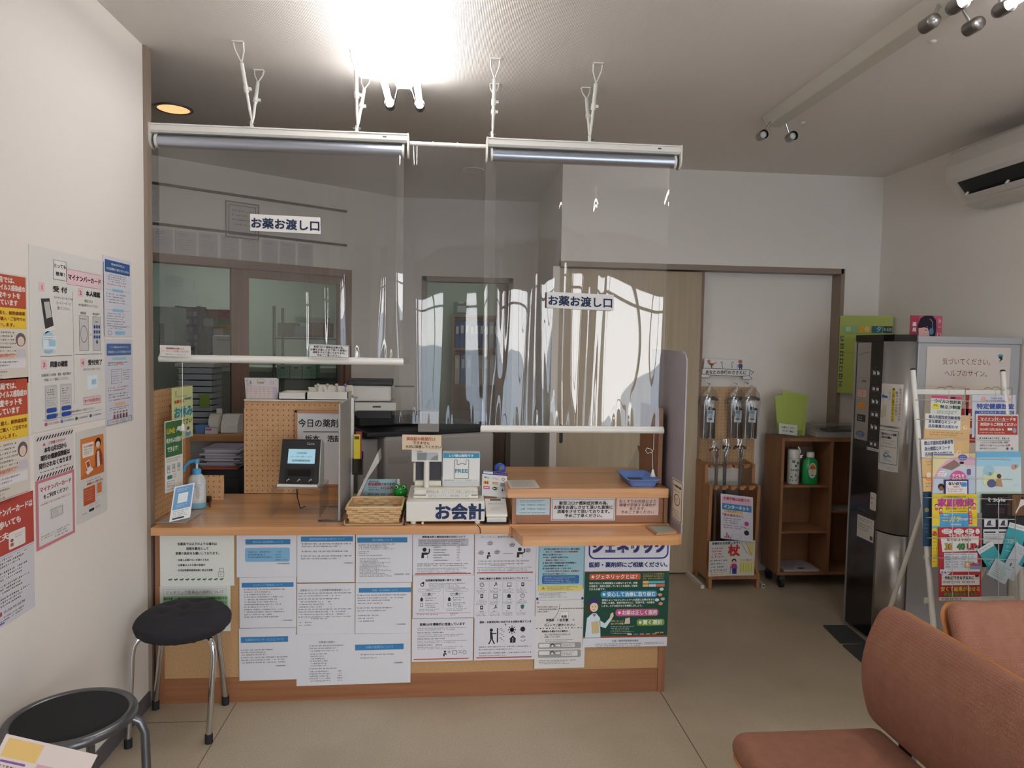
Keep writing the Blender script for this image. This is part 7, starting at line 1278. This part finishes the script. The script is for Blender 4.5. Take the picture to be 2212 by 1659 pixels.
for i, t_ in enumerate(('一人ひとりの過去の診療・薬剤','情報などに基づいたより良い医','療が受けられます')): c.text(t_,9,66+i*7,5,K,'l',w=(60,60,36)[i])
c.disc(72,72,2.6,'#c25a5a'); c.disc(68,80,3,'#55606a'); c.disc(78,80,3,'#6a8a9a'); end()
b, c, end = leaflet(2109,976,2205,1108,96,134,'#c2d3d6',.032,'sky blue brochure with a painted couple, middle of the second column of the wire rack',0)
c.rect(0,0,96,20,'#6fb0d6'); c.rect(0,12,96,20,'#9cc9de',2); c.disc(26,42,12,'#9cc3d6',3); c.disc(30,62,17,'#d3d9a4',3); c.disc(48,54,5,'#5a4034',4); c.poly([(40,76),(42,60),(52,58),(56,78)],'#b08a64',4); c.disc(32,70,10,'#5a5a80',4,ry=9); c.disc(80,34,6,'#c9938a',3); c.disc(86,32,4,'#9aa886',3); c.ringl(30,40,36,.6,'#8ab0c0',3,200,340); c.text('くらしの',84,74,3.4,'#9aa0a0','c'); c.rect(0,88,96,46,'#b4c4b4',1); end()
b, c, end = leaflet(2122,1067,2214,1225,92,160,'#1c191c',.048,'black furniture leaflet with a seated figure in white, second column of the wire rack',.002)
c.rect(62,2,30,46,'#6a4c34',1); c.rect(54,2,10,46,'#3f3028',1); c.text('Style',36,13,10.5,'#d6d3d0','c',w=26,b=.02); c.text('Mood Furniture',56,13,3,'#b9b5b2','c'); c.line([(13,8),(17,11),(13,14),(17,17)],2,'#d6d3d0'); c.lines(8,22,52,1,2.4,3,'#8a8684'); c.disc(86,9,3,'#2a2020',3); c.poly([(82,12),(89,12),(90,24),(80,30),(72,44),(70,42),(78,26)],'#cfc9c6',3); c.rrect(30,30,18,14,3,'#3a2630',1)
c.rect(0,53,92,107,'#2a282c',1); c.rect(4,55,24,18,'#c9c9cc',2); c.poly([(8,70),(12,60),(18,58),(18,68),(24,70)],'#4a3f4c',3); c.rect(34,55,20,18,'#c9c9cc',2); c.poly([(38,70),(42,60),(48,58),(48,68),(52,70)],'#4a3f4c',3); c.rect(2,78,52,32,'#c2c4c8',2); c.rect(4,83,24,3,'#2a282c',3); c.rect(34,83,16,3,'#2a282c',3); c.lines(5,89,44,3,2.4,4.4,'#66666a',3); c.rect(60,72,30,30,'#4a484c',2); end()
def slip(u, v, du, dv, ang, off, cols, label):
    b = MB(); o = PR(u,v,off); ex = (PR(u+10,v,off)-o)/10; ey = (PR(u,v+10,off)-o)/10; ca, sa = math.cos(ang), math.sin(ang); c = sheet(b, o, ex*ca+ey*sa, ey*ca-ex*sa, NR, du, dv, cols[0], .0015); return b, c, lambda: solo('leaflet', b, label, 'leaflet', 'teal school guides')
for u, v, dw, dh, ang, off, lab in ((2181,1128,40,92,.26,.058,'teal school guide leaning tallest in the wire rack'),(2110,1188,38,78,-.55,.064,'teal school guide tipped over beside the red flyer')):
    b, c, end = slip(u,v,dw,dh,ang,off,('#3f9aa3',),lab); c.rect(0,0,dw,11,'#cfd3d4'); c.lines(3,4,dw-8,1,3,4,'#66777a',2); c.text('S学会',6,40,10,'#bcd8da','l'); c.text('ガイド',6,52,6,'#bcd8da','l'); c.rect(6,60,dw-12,.8,'#bcd8da'); end()
b, c, end = slip(2196,1172,34,76,.5,.070,('#b9c3c9',),'pale leaflet with small standing figures among the teal guides'); c.lines(4,6,26,3,2.4,5,'#77858c'); c.rect(10,44,3,12,'#4a4a6a'); c.rect(18,50,3,12,'#4a4a6a'); c.rect(26,0,8,40,'#3f9aa3',1); end()
b, c, end = slip(2152,1206,44,40,.52,.076,('#b4c4ca',),'small pale card of printed lines in front of the teal guides'); c.lines(5,6,34,7,2.2,4.4,'#66777a'); end()
# ------------------------------------------------------------------ behind the counter
def box_at(u0, v0, u1, v1, y, d, mat, z0=None, yaw=0.0, bev=.003, mb=None):
    a, q = P(u0,v0,y=y), P(u1,v1,y=y); b = mb or MB(); zz = q.z if z0 is None else z0
    M = Matrix.Translation((a.x,y,0)) @ Matrix.Rotation(yaw,4,'Z'); return b.box((0,0,zz),(q.x-a.x,d,a.z),mat,M)
# documents in two rows on the slanting wall
def doc(u0, v0, u1, v1, fn, label, frame=None):
    a, q = PD(u0,v0,.004), PD(u1,v1,.004); L = (q-a).dot(-DD); b = MB(); Wc = 60; sc = L/Wc; Hc = (a.z-q.z)/sc; c = sheet(b, a, -DD*sc, (0,0,-sc), DN, Wc, Hc, '#c9c5c2', .002); fn(c, Hc); 
    if frame: c.frame(0,0,Wc,Hc,2.2,frame,2)
    solo('wall_document', b, label, 'document', 'papers on the slanting wall')
doc(319,394,345,478, lambda c,H: (c.lines(6,20,48,3,2,6,K,seed=2), c.ringl(40,H*.4,14,.8,'#77777a',2), c.lines(20,H*.5,34,5,2,6,K,seed=5), c.lines(8,H*.75,44,4,2,5,'#5a5a90',seed=6)), 'printed chart in the upper row of papers nearest the doorway post')
doc(486,432,560,520, lambda c,H: (c.frame(6,6,48,H-12,1,'#77706a',1), c.lines(12,14,36,4,3,8,'#66605a',seed=3)), 'bordered certificate in the upper row of papers', '#8a8580')
ed = [(330,492,374,566),(378,497,424,571),(430,502,470,575),(477,507,516,578),(522,512,560,582),(566,517,600,585),(606,521,638,588),(644,525,676,590)]
for k, (u0,v0,u1,v1) in enumerate(ed): doc(u0,v0,u1,v1, lambda c,H,k=k: (c.lines(8,8,36,2,3,6,'#66666a',seed=k), c.lines(8,26,44,5,2,7,'#77777a',seed=k+20)), ('printed sheet in the lower row of papers, %s' % ('nearest the doorway post','second from the doorway post','third from the doorway post','fourth from the doorway post','under the blank end of the certificate','sixth from the doorway post','last but one before the door end','last before the door end')[k]))
# side counter with labelling things
ys = 4.42; a, q = P(424,936,y=ys), P(527,952,y=ys); zt = P(470,938,y=ys).z
th = Thing('side_counter', 'narrow wooden side counter by the slanting wall behind the pegboard cabinet', 'counter', ((a.x+q.x)/2,ys+.2,0)); th.part('top', MB().box((a.x-.35,ys,zt-.045),(q.x+.1,ys+.22,zt),'counter_wood'), bevel=.003); th.part('front_panel', MB().box((a.x-.35,ys+.03,0),(q.x+.1,ys+.05,zt-.045),'grey_plastic')); th.part('end_panel', MB().box((q.x+.08,ys+.05,0),(q.x+.1,ys+.2,zt-.045),'grey_plastic'))
th = Thing('label_printer', 'small white label printer with a paper roll on the side counter', 'printer', (P(490,940,y=4.5).x,4.5,zt)); a, q = P(478,897,y=4.48), P(514,938,y=4.48)
th.part('body', MB().prism([(0,0),(0,.05),(.05,a.z-zt),(.12,a.z-zt),(.12,0)], (a.x,4.47,zt+.001), (0,1,0), (0,0,1), (q.x-a.x,0,0), 'white_plastic'), bevel=.005); p = P(464,908,y=4.52); th.part('roll', MB().cyl((p.x-.02,4.52,zt+.06),(p.x+.04,4.52,zt+.06),.058,'ivory_plastic',26)); p = P(464,885,y=4.52); th.part('guide', MB().box((p.x-.012,4.59,zt+.001),(p.x+.02,4.60,p.z),'white_plastic'))
b = box_at(422,918,452,937,4.46,.12,'#5f7fb0',zt+.001); solo('tape_box', b, 'blue box on the side counter beside the label printer', 'box'); b = box_at(443,924,468,941,4.43,.028,'#cfc0c6',zt+.001); c = Canvas(b,(P(443,924,y=4.43).x,4.4295,P(443,924,y=4.43).z),(.0012,0,0),(0,0,-.0012),(0,-1,0)); c.rect(2,4,28,10,'#a8476a'); c.lines(4,6,24,2,3,4,'#dcd8da',2); solo('tissue_box', b, 'small pink and white box in front of the blue box on the side counter', 'box')
# tray stack and papers below
th = Thing('tray_tower', 'tall stack of pale grey filing trays behind the pegboard screen', 'tray tower', (P(420,900,y=4.7).x,4.75,0)); a, q = P(386,792,y=4.66), P(457,792,y=4.66); z1 = a.z; z0 = z1-.72
for k in range(18): zz = z0+(z1-z0)*k/18; th.part('tray', MB().box((a.x,4.66,zz),(q.x,4.86,zz+.030),plain('tray_grey','#8f9598',0.5)).box((a.x-.006,4.655,zz+.026),(q.x+.004,4.66,zz+.032),'grey_plastic'))
th.part('lid', MB().box((a.x-.02,4.645,z1),(q.x+.02,4.88,z1+.022),'grey_plastic')); th.part('base', MB().box((a.x,4.66,0),(q.x,4.86,z0-.001),'dark_grey'))
b = MB()
for k in range(4): b.box((a.x+.02+.01*k,4.68,z1+.0225+k*.006),(q.x-.03*k,4.84,z1+.0275+k*.006),'paper' if k%2 else '#c9d2d6')
solo('paper_pile', b, 'few loose papers on top of the grey tray tower', 'paper')
b = box_at(431,852,452,880,4.64,.006,'#6f8a3c'); solo('folder', b, 'olive green folder clipped on the grey tray tower', 'folder')
yd = 4.05; zd = P(470,1012,y=yd).z
th = Thing('drawer_unit', 'dark grey drawer unit under the paper pile behind the counter', 'drawer unit', (P(490,1060,y=yd).x,yd+.15,0)); a, q = P(428,1012,y=yd), P(526,1060,y=yd); th.part('body', MB().box((a.x,yd,0),(q.x,yd+.3,zd),'dark_grey'), bevel=.012); th.part('drawer_front', MB().box((a.x+.02,yd-.012,.4),(q.x-.02,yd-.0005,zd-.05),'steel_dark'))
r = random.Random(9); b = MB()
for k in range(12): o1, o2 = r.uniform(-.03,.03), r.uniform(-.02,.02); b.box((a.x+.02+o1,yd+.02+o2,zd+.001+k*.009),(q.x-.03+o1,yd+.24+o2,zd+.0085+k*.009),('#c9c7cc','#b9b3c4','#cfcac4','#a9a2b4')[k%4])
solo('paper_pile', b, 'untidy pile of papers on the dark drawer unit', 'paper'); b = MB().box((a.x+.03,yd-.03,zd+.0005),(a.x+.22,yd+.015,zd+.008),'#c2603c'); solo('folder', b, 'orange-red folder sticking out under the untidy paper pile', 'folder')
# office copier and printer
M = Matrix.Translation((P(830,945,y=4.25).x,4.25,0)) @ Matrix.Rotation(math.radians(24),4,'Z'); zc = P(830,945,y=4.25).z
th = Thing('office_copier', 'big pale grey office copier with a dark top, turned at an angle behind the register', 'copier', (M @ Vector((.3,.3,0))))
th.part('cabinet', MB().box((0,0,0),(.74,.62,zc),'printer_grey',M), bevel=.02, seg=3); th.part('side_cover', MB().box((-.13,.10,0),(-.001,.60,zc-.02),'printer_grey',M), bevel=.012); th.part('top_plate', MB().box((-.10,.02,zc+.001),(.74,.62,zc+.03),'printer_dark',M), bevel=.008)
th.part('scanner', MB().box((-.06,.30,zc+.031),(.42,.62,zc+.10),'printer_dark',M), bevel=.01); th.part('handle_recess', MB().box((.03,-.004,zc-.16),(.16,.0,zc-.12),'grey_plastic',M))
yp2 = 4.32; x0, x1, z1 = P(757,866,y=yp2).x, P(845,866,y=yp2).x, P(800,834,y=yp2).z; zq = P(800,886,y=yp2).z; zb_ = zc+.105
th = Thing('desk_printer', 'white desk printer with a dark sloping lid above the copier', 'printer', ((x0+x1)/2,yp2+.2,zb_))
M2 = Matrix.Translation((x0,yp2,0)) @ Matrix.Rotation(math.radians(4),4,'Z'); w = x1-x0
th.part('body', MB().box((0,.0,zq+.052),(w,.34,z1),'white_plastic',M2), bevel=.015, seg=3); th.part('lid', MB().box((-.02,.03,z1+.001),(w+.01,.36,z1+.03),'printer_dark',M2), bevel=.006); th.part('paper_drawer', MB().box((.02,-.06,zq),(w+.03,.34,zq+.048),'white_plastic',M2), bevel=.006); th.part('stand', MB().box((.04,.02,zb_),(w,.3,zq-.0005),'printer_dark',M2)); th.part('badge', MB().box((w*.55,-.0608,zq+.02),(w*.75,-.06,zq+.03),'dark_grey',M2)); th.part('tray_arm', MB().box((w+.02,.1,z1-.01),(w+.14,.14,z1-.004),'printer_dark',M2))
b = box_at(903,889,948,931,4.28,.1,'printer_grey',zc+.0305); solo('output_box', b, 'pale grey box on the near corner of the copier top', 'box', bevel=.004)
yr = 5.25; th = Thing('document_rack', 'dark shelf rack of cases and papers beside the sliding door', 'rack', (P(1025,1000,y=yr).x,yr+.1,0)); a, q = P(975,925,y=yr), P(1068,1000,y=yr)
for x in (a.x,q.x-.015): th.part('upright', MB().box((x,yr,0),(x+.015,yr+.3,a.z+.1),'dark_trim'))
zs1, zs2 = P(1000,1042,y=yr).z, P(1000,951,y=yr).z; th.part('shelf', MB().box((a.x+.015,yr,zs1-.015),(q.x-.015,yr+.3,zs1),'dark_trim')); th.part('shelf', MB().box((a.x+.015,yr+.05,zs2-.012),(q.x-.015,yr+.3,zs2),'dark_trim')); th.part('back', MB().box((a.x+.015,yr+.29,0),(q.x-.015,yr+.3,a.z+.1),'dark_trim'))
b = box_at(986,956,1048,1041,yr+.004,.03,plain('case_grey','#8e9893',0.4),zs1+.001); c = Canvas(b,(P(986,956,y=yr).x,yr+.0036,P(986,956,y=yr).z),(.0032,0,0),(0,0,-.0032),(0,-1,0)); c.frame(4,6,56,74,1.2,'#a5afaa'); c.text('R',22,28,8,K,'c'); c.text('さ',44,26,9,K,'c'); solo('document_case', b, 'grey-green plastic document case standing in the dark rack', 'case', bevel=.004)
b = box_at(981,928,1022,950,yr+.06,.02,'#b9c0c4',zs2+.0005); solo('document_case', b, 'pale blue-grey case on the upper shelf of the dark rack', 'case'); b = box_at(1024,926,1052,950,yr+.06,.02,'#8a2f36',zs2+.0005); solo('document_case', b, 'dark red case on the upper shelf of the dark rack', 'case')
# ------------------------------------------------------------------ dispensary seen through the opening and the glass door
yq = 6.35; zfl = P(480,792,y=yq).z
def pal(n, col): return plain(n, col, 0.6)
th = Thing('dispensary_bench', 'long pale bench across the dispensary', 'bench', (-2.3,yq+.25,0)); th.part('top', MB().box((-4.2,yq,zfl-.04),(-.75,yq+.5,zfl),'white_plastic')); th.part('cupboard', MB().box((-4.2,yq+.03,0),(-.75,yq+.5,zfl-.041),'grey_plastic'))
b = box_at(328,662,376,800,yq-.3,.28,pal('pale_green','#b3bdb2'),0); c = Canvas(b,(P(328,662,y=yq-.3).x,yq-.301,P(328,662,y=yq-.3).z),(.004,0,0),(0,0,-.004),(0,-1,0)); c.rect(14,34,10,60,'#8f9a90',1)
for k in range(20): c.rect(14,35+k*3,10,1,'#5f6a60',2)
solo('tall_cabinet', b, 'tall pale green cabinet behind the doorway post', 'cabinet')
th = Thing('pigeonhole_rack', 'dark rack of bins with seven rows, seen through the flat roller screen', 'rack', (P(403,770,y=yq).x,yq+.1,zfl)); a, q = P(378,660,y=yq), P(428,660,y=yq)
th.part('back', MB().box((a.x,yq+.2,zfl),(q.x,yq+.21,a.z),'dark_grey')); 
for x in (a.x,q.x-.012): th.part('side', MB().box((x,yq,zfl),(x+.012,yq+.2,a.z),'dark_grey'))
for k in range(7):
    zz = zfl+.02+(a.z-zfl-.05)*k/7; th.part('shelf', MB().box((a.x+.012,yq,zz),(q.x-.012,yq+.2,zz+.01),'dark_grey'))
    for j in range(5): xx = a.x+.018+(q.x-a.x-.03)*j/5; th.part('bin', MB().box((xx,yq+.01,zz+.011),(xx+.03,yq+.15,zz+.05),('#6a6f80','#8a8f9c','#55596a')[(j+k)%3]))
for (u0,v0,u1,v1,q_,lab,nm) in ((446,668,490,688,'#7a5240','brown cardboard box highest on the dispensary pile','box'),(430,688,462,704,'#a9b3a0','pale green carton left of the teal one on the dispensary bench'.replace('left of','beside'),'box'),(464,688,484,703,'#2f7a62','teal carton in the dispensary pile','box'),(440,704,458,722,'#4f7a90','blue carton on the dispensary bench','box'),(460,703,482,724,'#b9c0c4','white carton beside the blue one on the dispensary bench','box')):
    b = box_at(u0,v0,u1,v1,yq+.12,.2,q_); solo('carton', b, lab, nm, 'cartons in the dispensary')
b = MB().box((P(428,690,y=yq+.1).x,yq+.1,P(430,704,y=yq+.1).z-.018),(P(492,690,y=yq+.1).x,yq+.34,P(430,704,y=yq+.1).z-.001),'shelf_oak'); b.box((P(428,690,y=yq+.1).x,yq+.32,zfl),(P(492,690,y=yq+.1).x,yq+.34,P(430,688,y=yq+.1).z+.01),'shelf_oak'); solo('wall_shelf', b, 'small wooden shelf holding the dispensary cartons', 'shelf')
b = box_at(431,721,456,770,yq-.02,.1,'dark_grey',zfl+.001); solo('bench_machine', b, 'dark dispensary machine beside the white appliance', 'machine', bevel=.006); th = Thing('white_appliance', 'white appliance with a slotted front on the dispensary bench', 'appliance', (P(484,780,y=yq).x,yq+.1,zfl)); b = box_at(458,724,510,792,yq-.04,.3,'white_plastic',zfl+.001); th.part('body', b, bevel=.01); a, q = P(468,733,y=yq-.04), P(504,736,y=yq-.04); th.part('slot', MB().box((a.x,yq-.0415,q.z),(q.x,yq-.0402,a.z),'grey_plastic'))
for (u0,v0,u1,v1,q_,lab) in ((600,697,637,723,'#8a8478','taupe carton behind the glass door pane'),(632,704,668,725,'#9aa9b8','blue-white carton behind the glass door pane'),(668,697,712,727,'#8a6450','brown carton behind the glass door pane')): b = box_at(u0,v0,u1,v1,6.0,.2,q_,P(650,728,y=6.0).z); solo('carton', b, lab, 'box', 'cartons behind the glass door')
b = box_at(637,684,706,697,6.02,.16,'#a9b4b0',P(650,696,y=6.02).z); solo('paper_pile', b, 'wide pale paper stack on the cartons behind the glass door', 'paper')
th = Thing('wire_shelf', 'dark wire shelf unit behind the glass door', 'shelf', (P(660,900,y=5.95).x,6.1,0)); a, q = P(592,728,y=5.95), P(735,728,y=5.95); zz2 = P(650,818,y=5.95).z
for z in (P(650,729,y=5.95).z, zz2):
    b = MB()
    for k in range(9): b.cyl((a.x,5.95+.3*k/8,z-.008),(q.x,5.95+.3*k/8,z-.008),.004,'steel_dark',6)
    for k in range(14): xx = a.x+(q.x-a.x)*k/13; b.cyl((xx,5.95,z-.014),(xx,6.25,z-.014),.003,'steel_dark',6)
    th.part('wire_deck', b)
for x in (a.x,q.x):
    for y in (5.95,6.25): th.part('post', MB().cyl((x,y,0),(x,y,a.z+.25),.011,'steel_dark',10))
for k, (u0,u1,lab) in enumerate(((598,625,'pale green storage basket behind the glass door, nearest the door handle stile'.replace('nearest','farthest from')),(627,652,'pale green storage basket behind the glass door, in the middle of three'),(654,682,'pale green storage basket behind the glass door, closest of three to the door handle'))):
    b = box_at(u0,789,u1,816,5.97,.2,pal('basket_green','#9db3a4'),zz2+.001); c = Canvas(b,(P(u0,789,y=5.97).x,5.9695,P(u0,789,y=5.97).z),(.0039,0,0),(0,0,-.0039),(0,-1,0)); c.rect(8,4,8,3,'#55645c')
    for i in range(6):
        for j in range(4): c.rect(3+i*3.7,10+j*3.6,1.6,1.4,'#66766c')
    solo('storage_basket', b, lab, 'basket', 'pale green baskets')
# store room with the binder shelf
yb3 = 7.2; a, q = P(978,680,y=yb3), P(1092,832,y=yb3); zs3 = P(1010,752,y=yb3).z
th = Thing('book_shelf', 'wooden bookshelf of binders in the store room behind the vinyl curtain', 'bookshelf', ((a.x+q.x)/2,yb3+.15,0))
for x in (a.x,q.x-.02): th.part('side_panel', MB().box((x,yb3,0),(x+.02,yb3+.3,a.z),'shelf_oak'))
for z in (a.z-.02,zs3-.02,q.z-.02,.3): th.part('shelf_board', MB().box((a.x+.02,yb3,z),(q.x-.02,yb3+.29,z+.02),'shelf_oak'))
th.part('back_panel', MB().box((a.x+.02,yb3+.29,0),(q.x-.02,yb3+.3,a.z),'shelf_oak'))
def binder(x, w, z, h, col, lab, grp):
    t2 = Thing('ring_binder', lab, 'binder', (x+w/2,yb3+.1,z), grp); t2.part('cover', MB().box((x,yb3+.03,z+.0005),(x+w,yb3+.26,z+h),col), bevel=.002); t2.part('spine_label', MB().box((x+w*.2,yb3+.0285,z+h*.55),(x+w*.8,yb3+.0298,z+h*.85),'#c9ccd0'))
n = 10; x = a.x+.025; w = (q.x-a.x-.05)/n
for k in range(n): binder(x+k*w+.001, w-.004, zs3, (a.z-.02-zs3)*(.86 if k%3 else .82), ('#35528a','#3c5a96','#2f4a80')[k%3] if k != 7 else '#a8a49a', 'blue ring binder on the upper shelf of the store room bookshelf' if k != 7 else 'beige ring binder among the blue ones on the store room bookshelf', 'binders on the upper shelf' if k != 7 else None)
for k in range(8):
    if k in (3,): continue
    binder(x+k*w*1.2+.001, w*1.1-.004, q.z, (zs3-.02-q.z)*.86, ('#b9b4aa','#5a74a8','#b0aca4','#44608f','#c0bab0','#b4afa6','#c4beb2','#a8a49c')[k], ('pale ring binder on the lower shelf of the store room bookshelf' if k not in (1,) else 'blue ring binder alone among pale ones on the lower bookshelf') , 'pale binders on the lower shelf' if k != 1 else None)
b = box_at(980,652,1012,679,yb3+.05,.2,pal('box_green','#4f7a70'),a.z+.001); c = Canvas(b,(P(980,652,y=yb3+.05).x,yb3+.0495,P(980,652,y=yb3+.05).z),(.0047,0,0),(0,0,-.0047),(0,-1,0)); c.rect(8,8,18,14,'#b9b0b4'); c.rect(10,0,12,3,'#c9c9c6',2); solo('storage_box', b, 'green box with a pale label on top of the store room bookshelf', 'box')
# their own ceiling light
for nm, loc, pw, sz in (('dispensary_light',(-2.4,6.9,2.6),8.5,.9),('store_light',(.1,6.7,2.6),2.2,.5)):
    l_ = bpy.data.lights.new(nm,'AREA'); l_.size = sz; l_.energy = pw; l_.color = (.92,1,.96) if 'office' not in nm else (1,.97,.93); o_ = bpy.data.objects.new(nm,l_); o_.location = loc; COL.objects.link(o_)
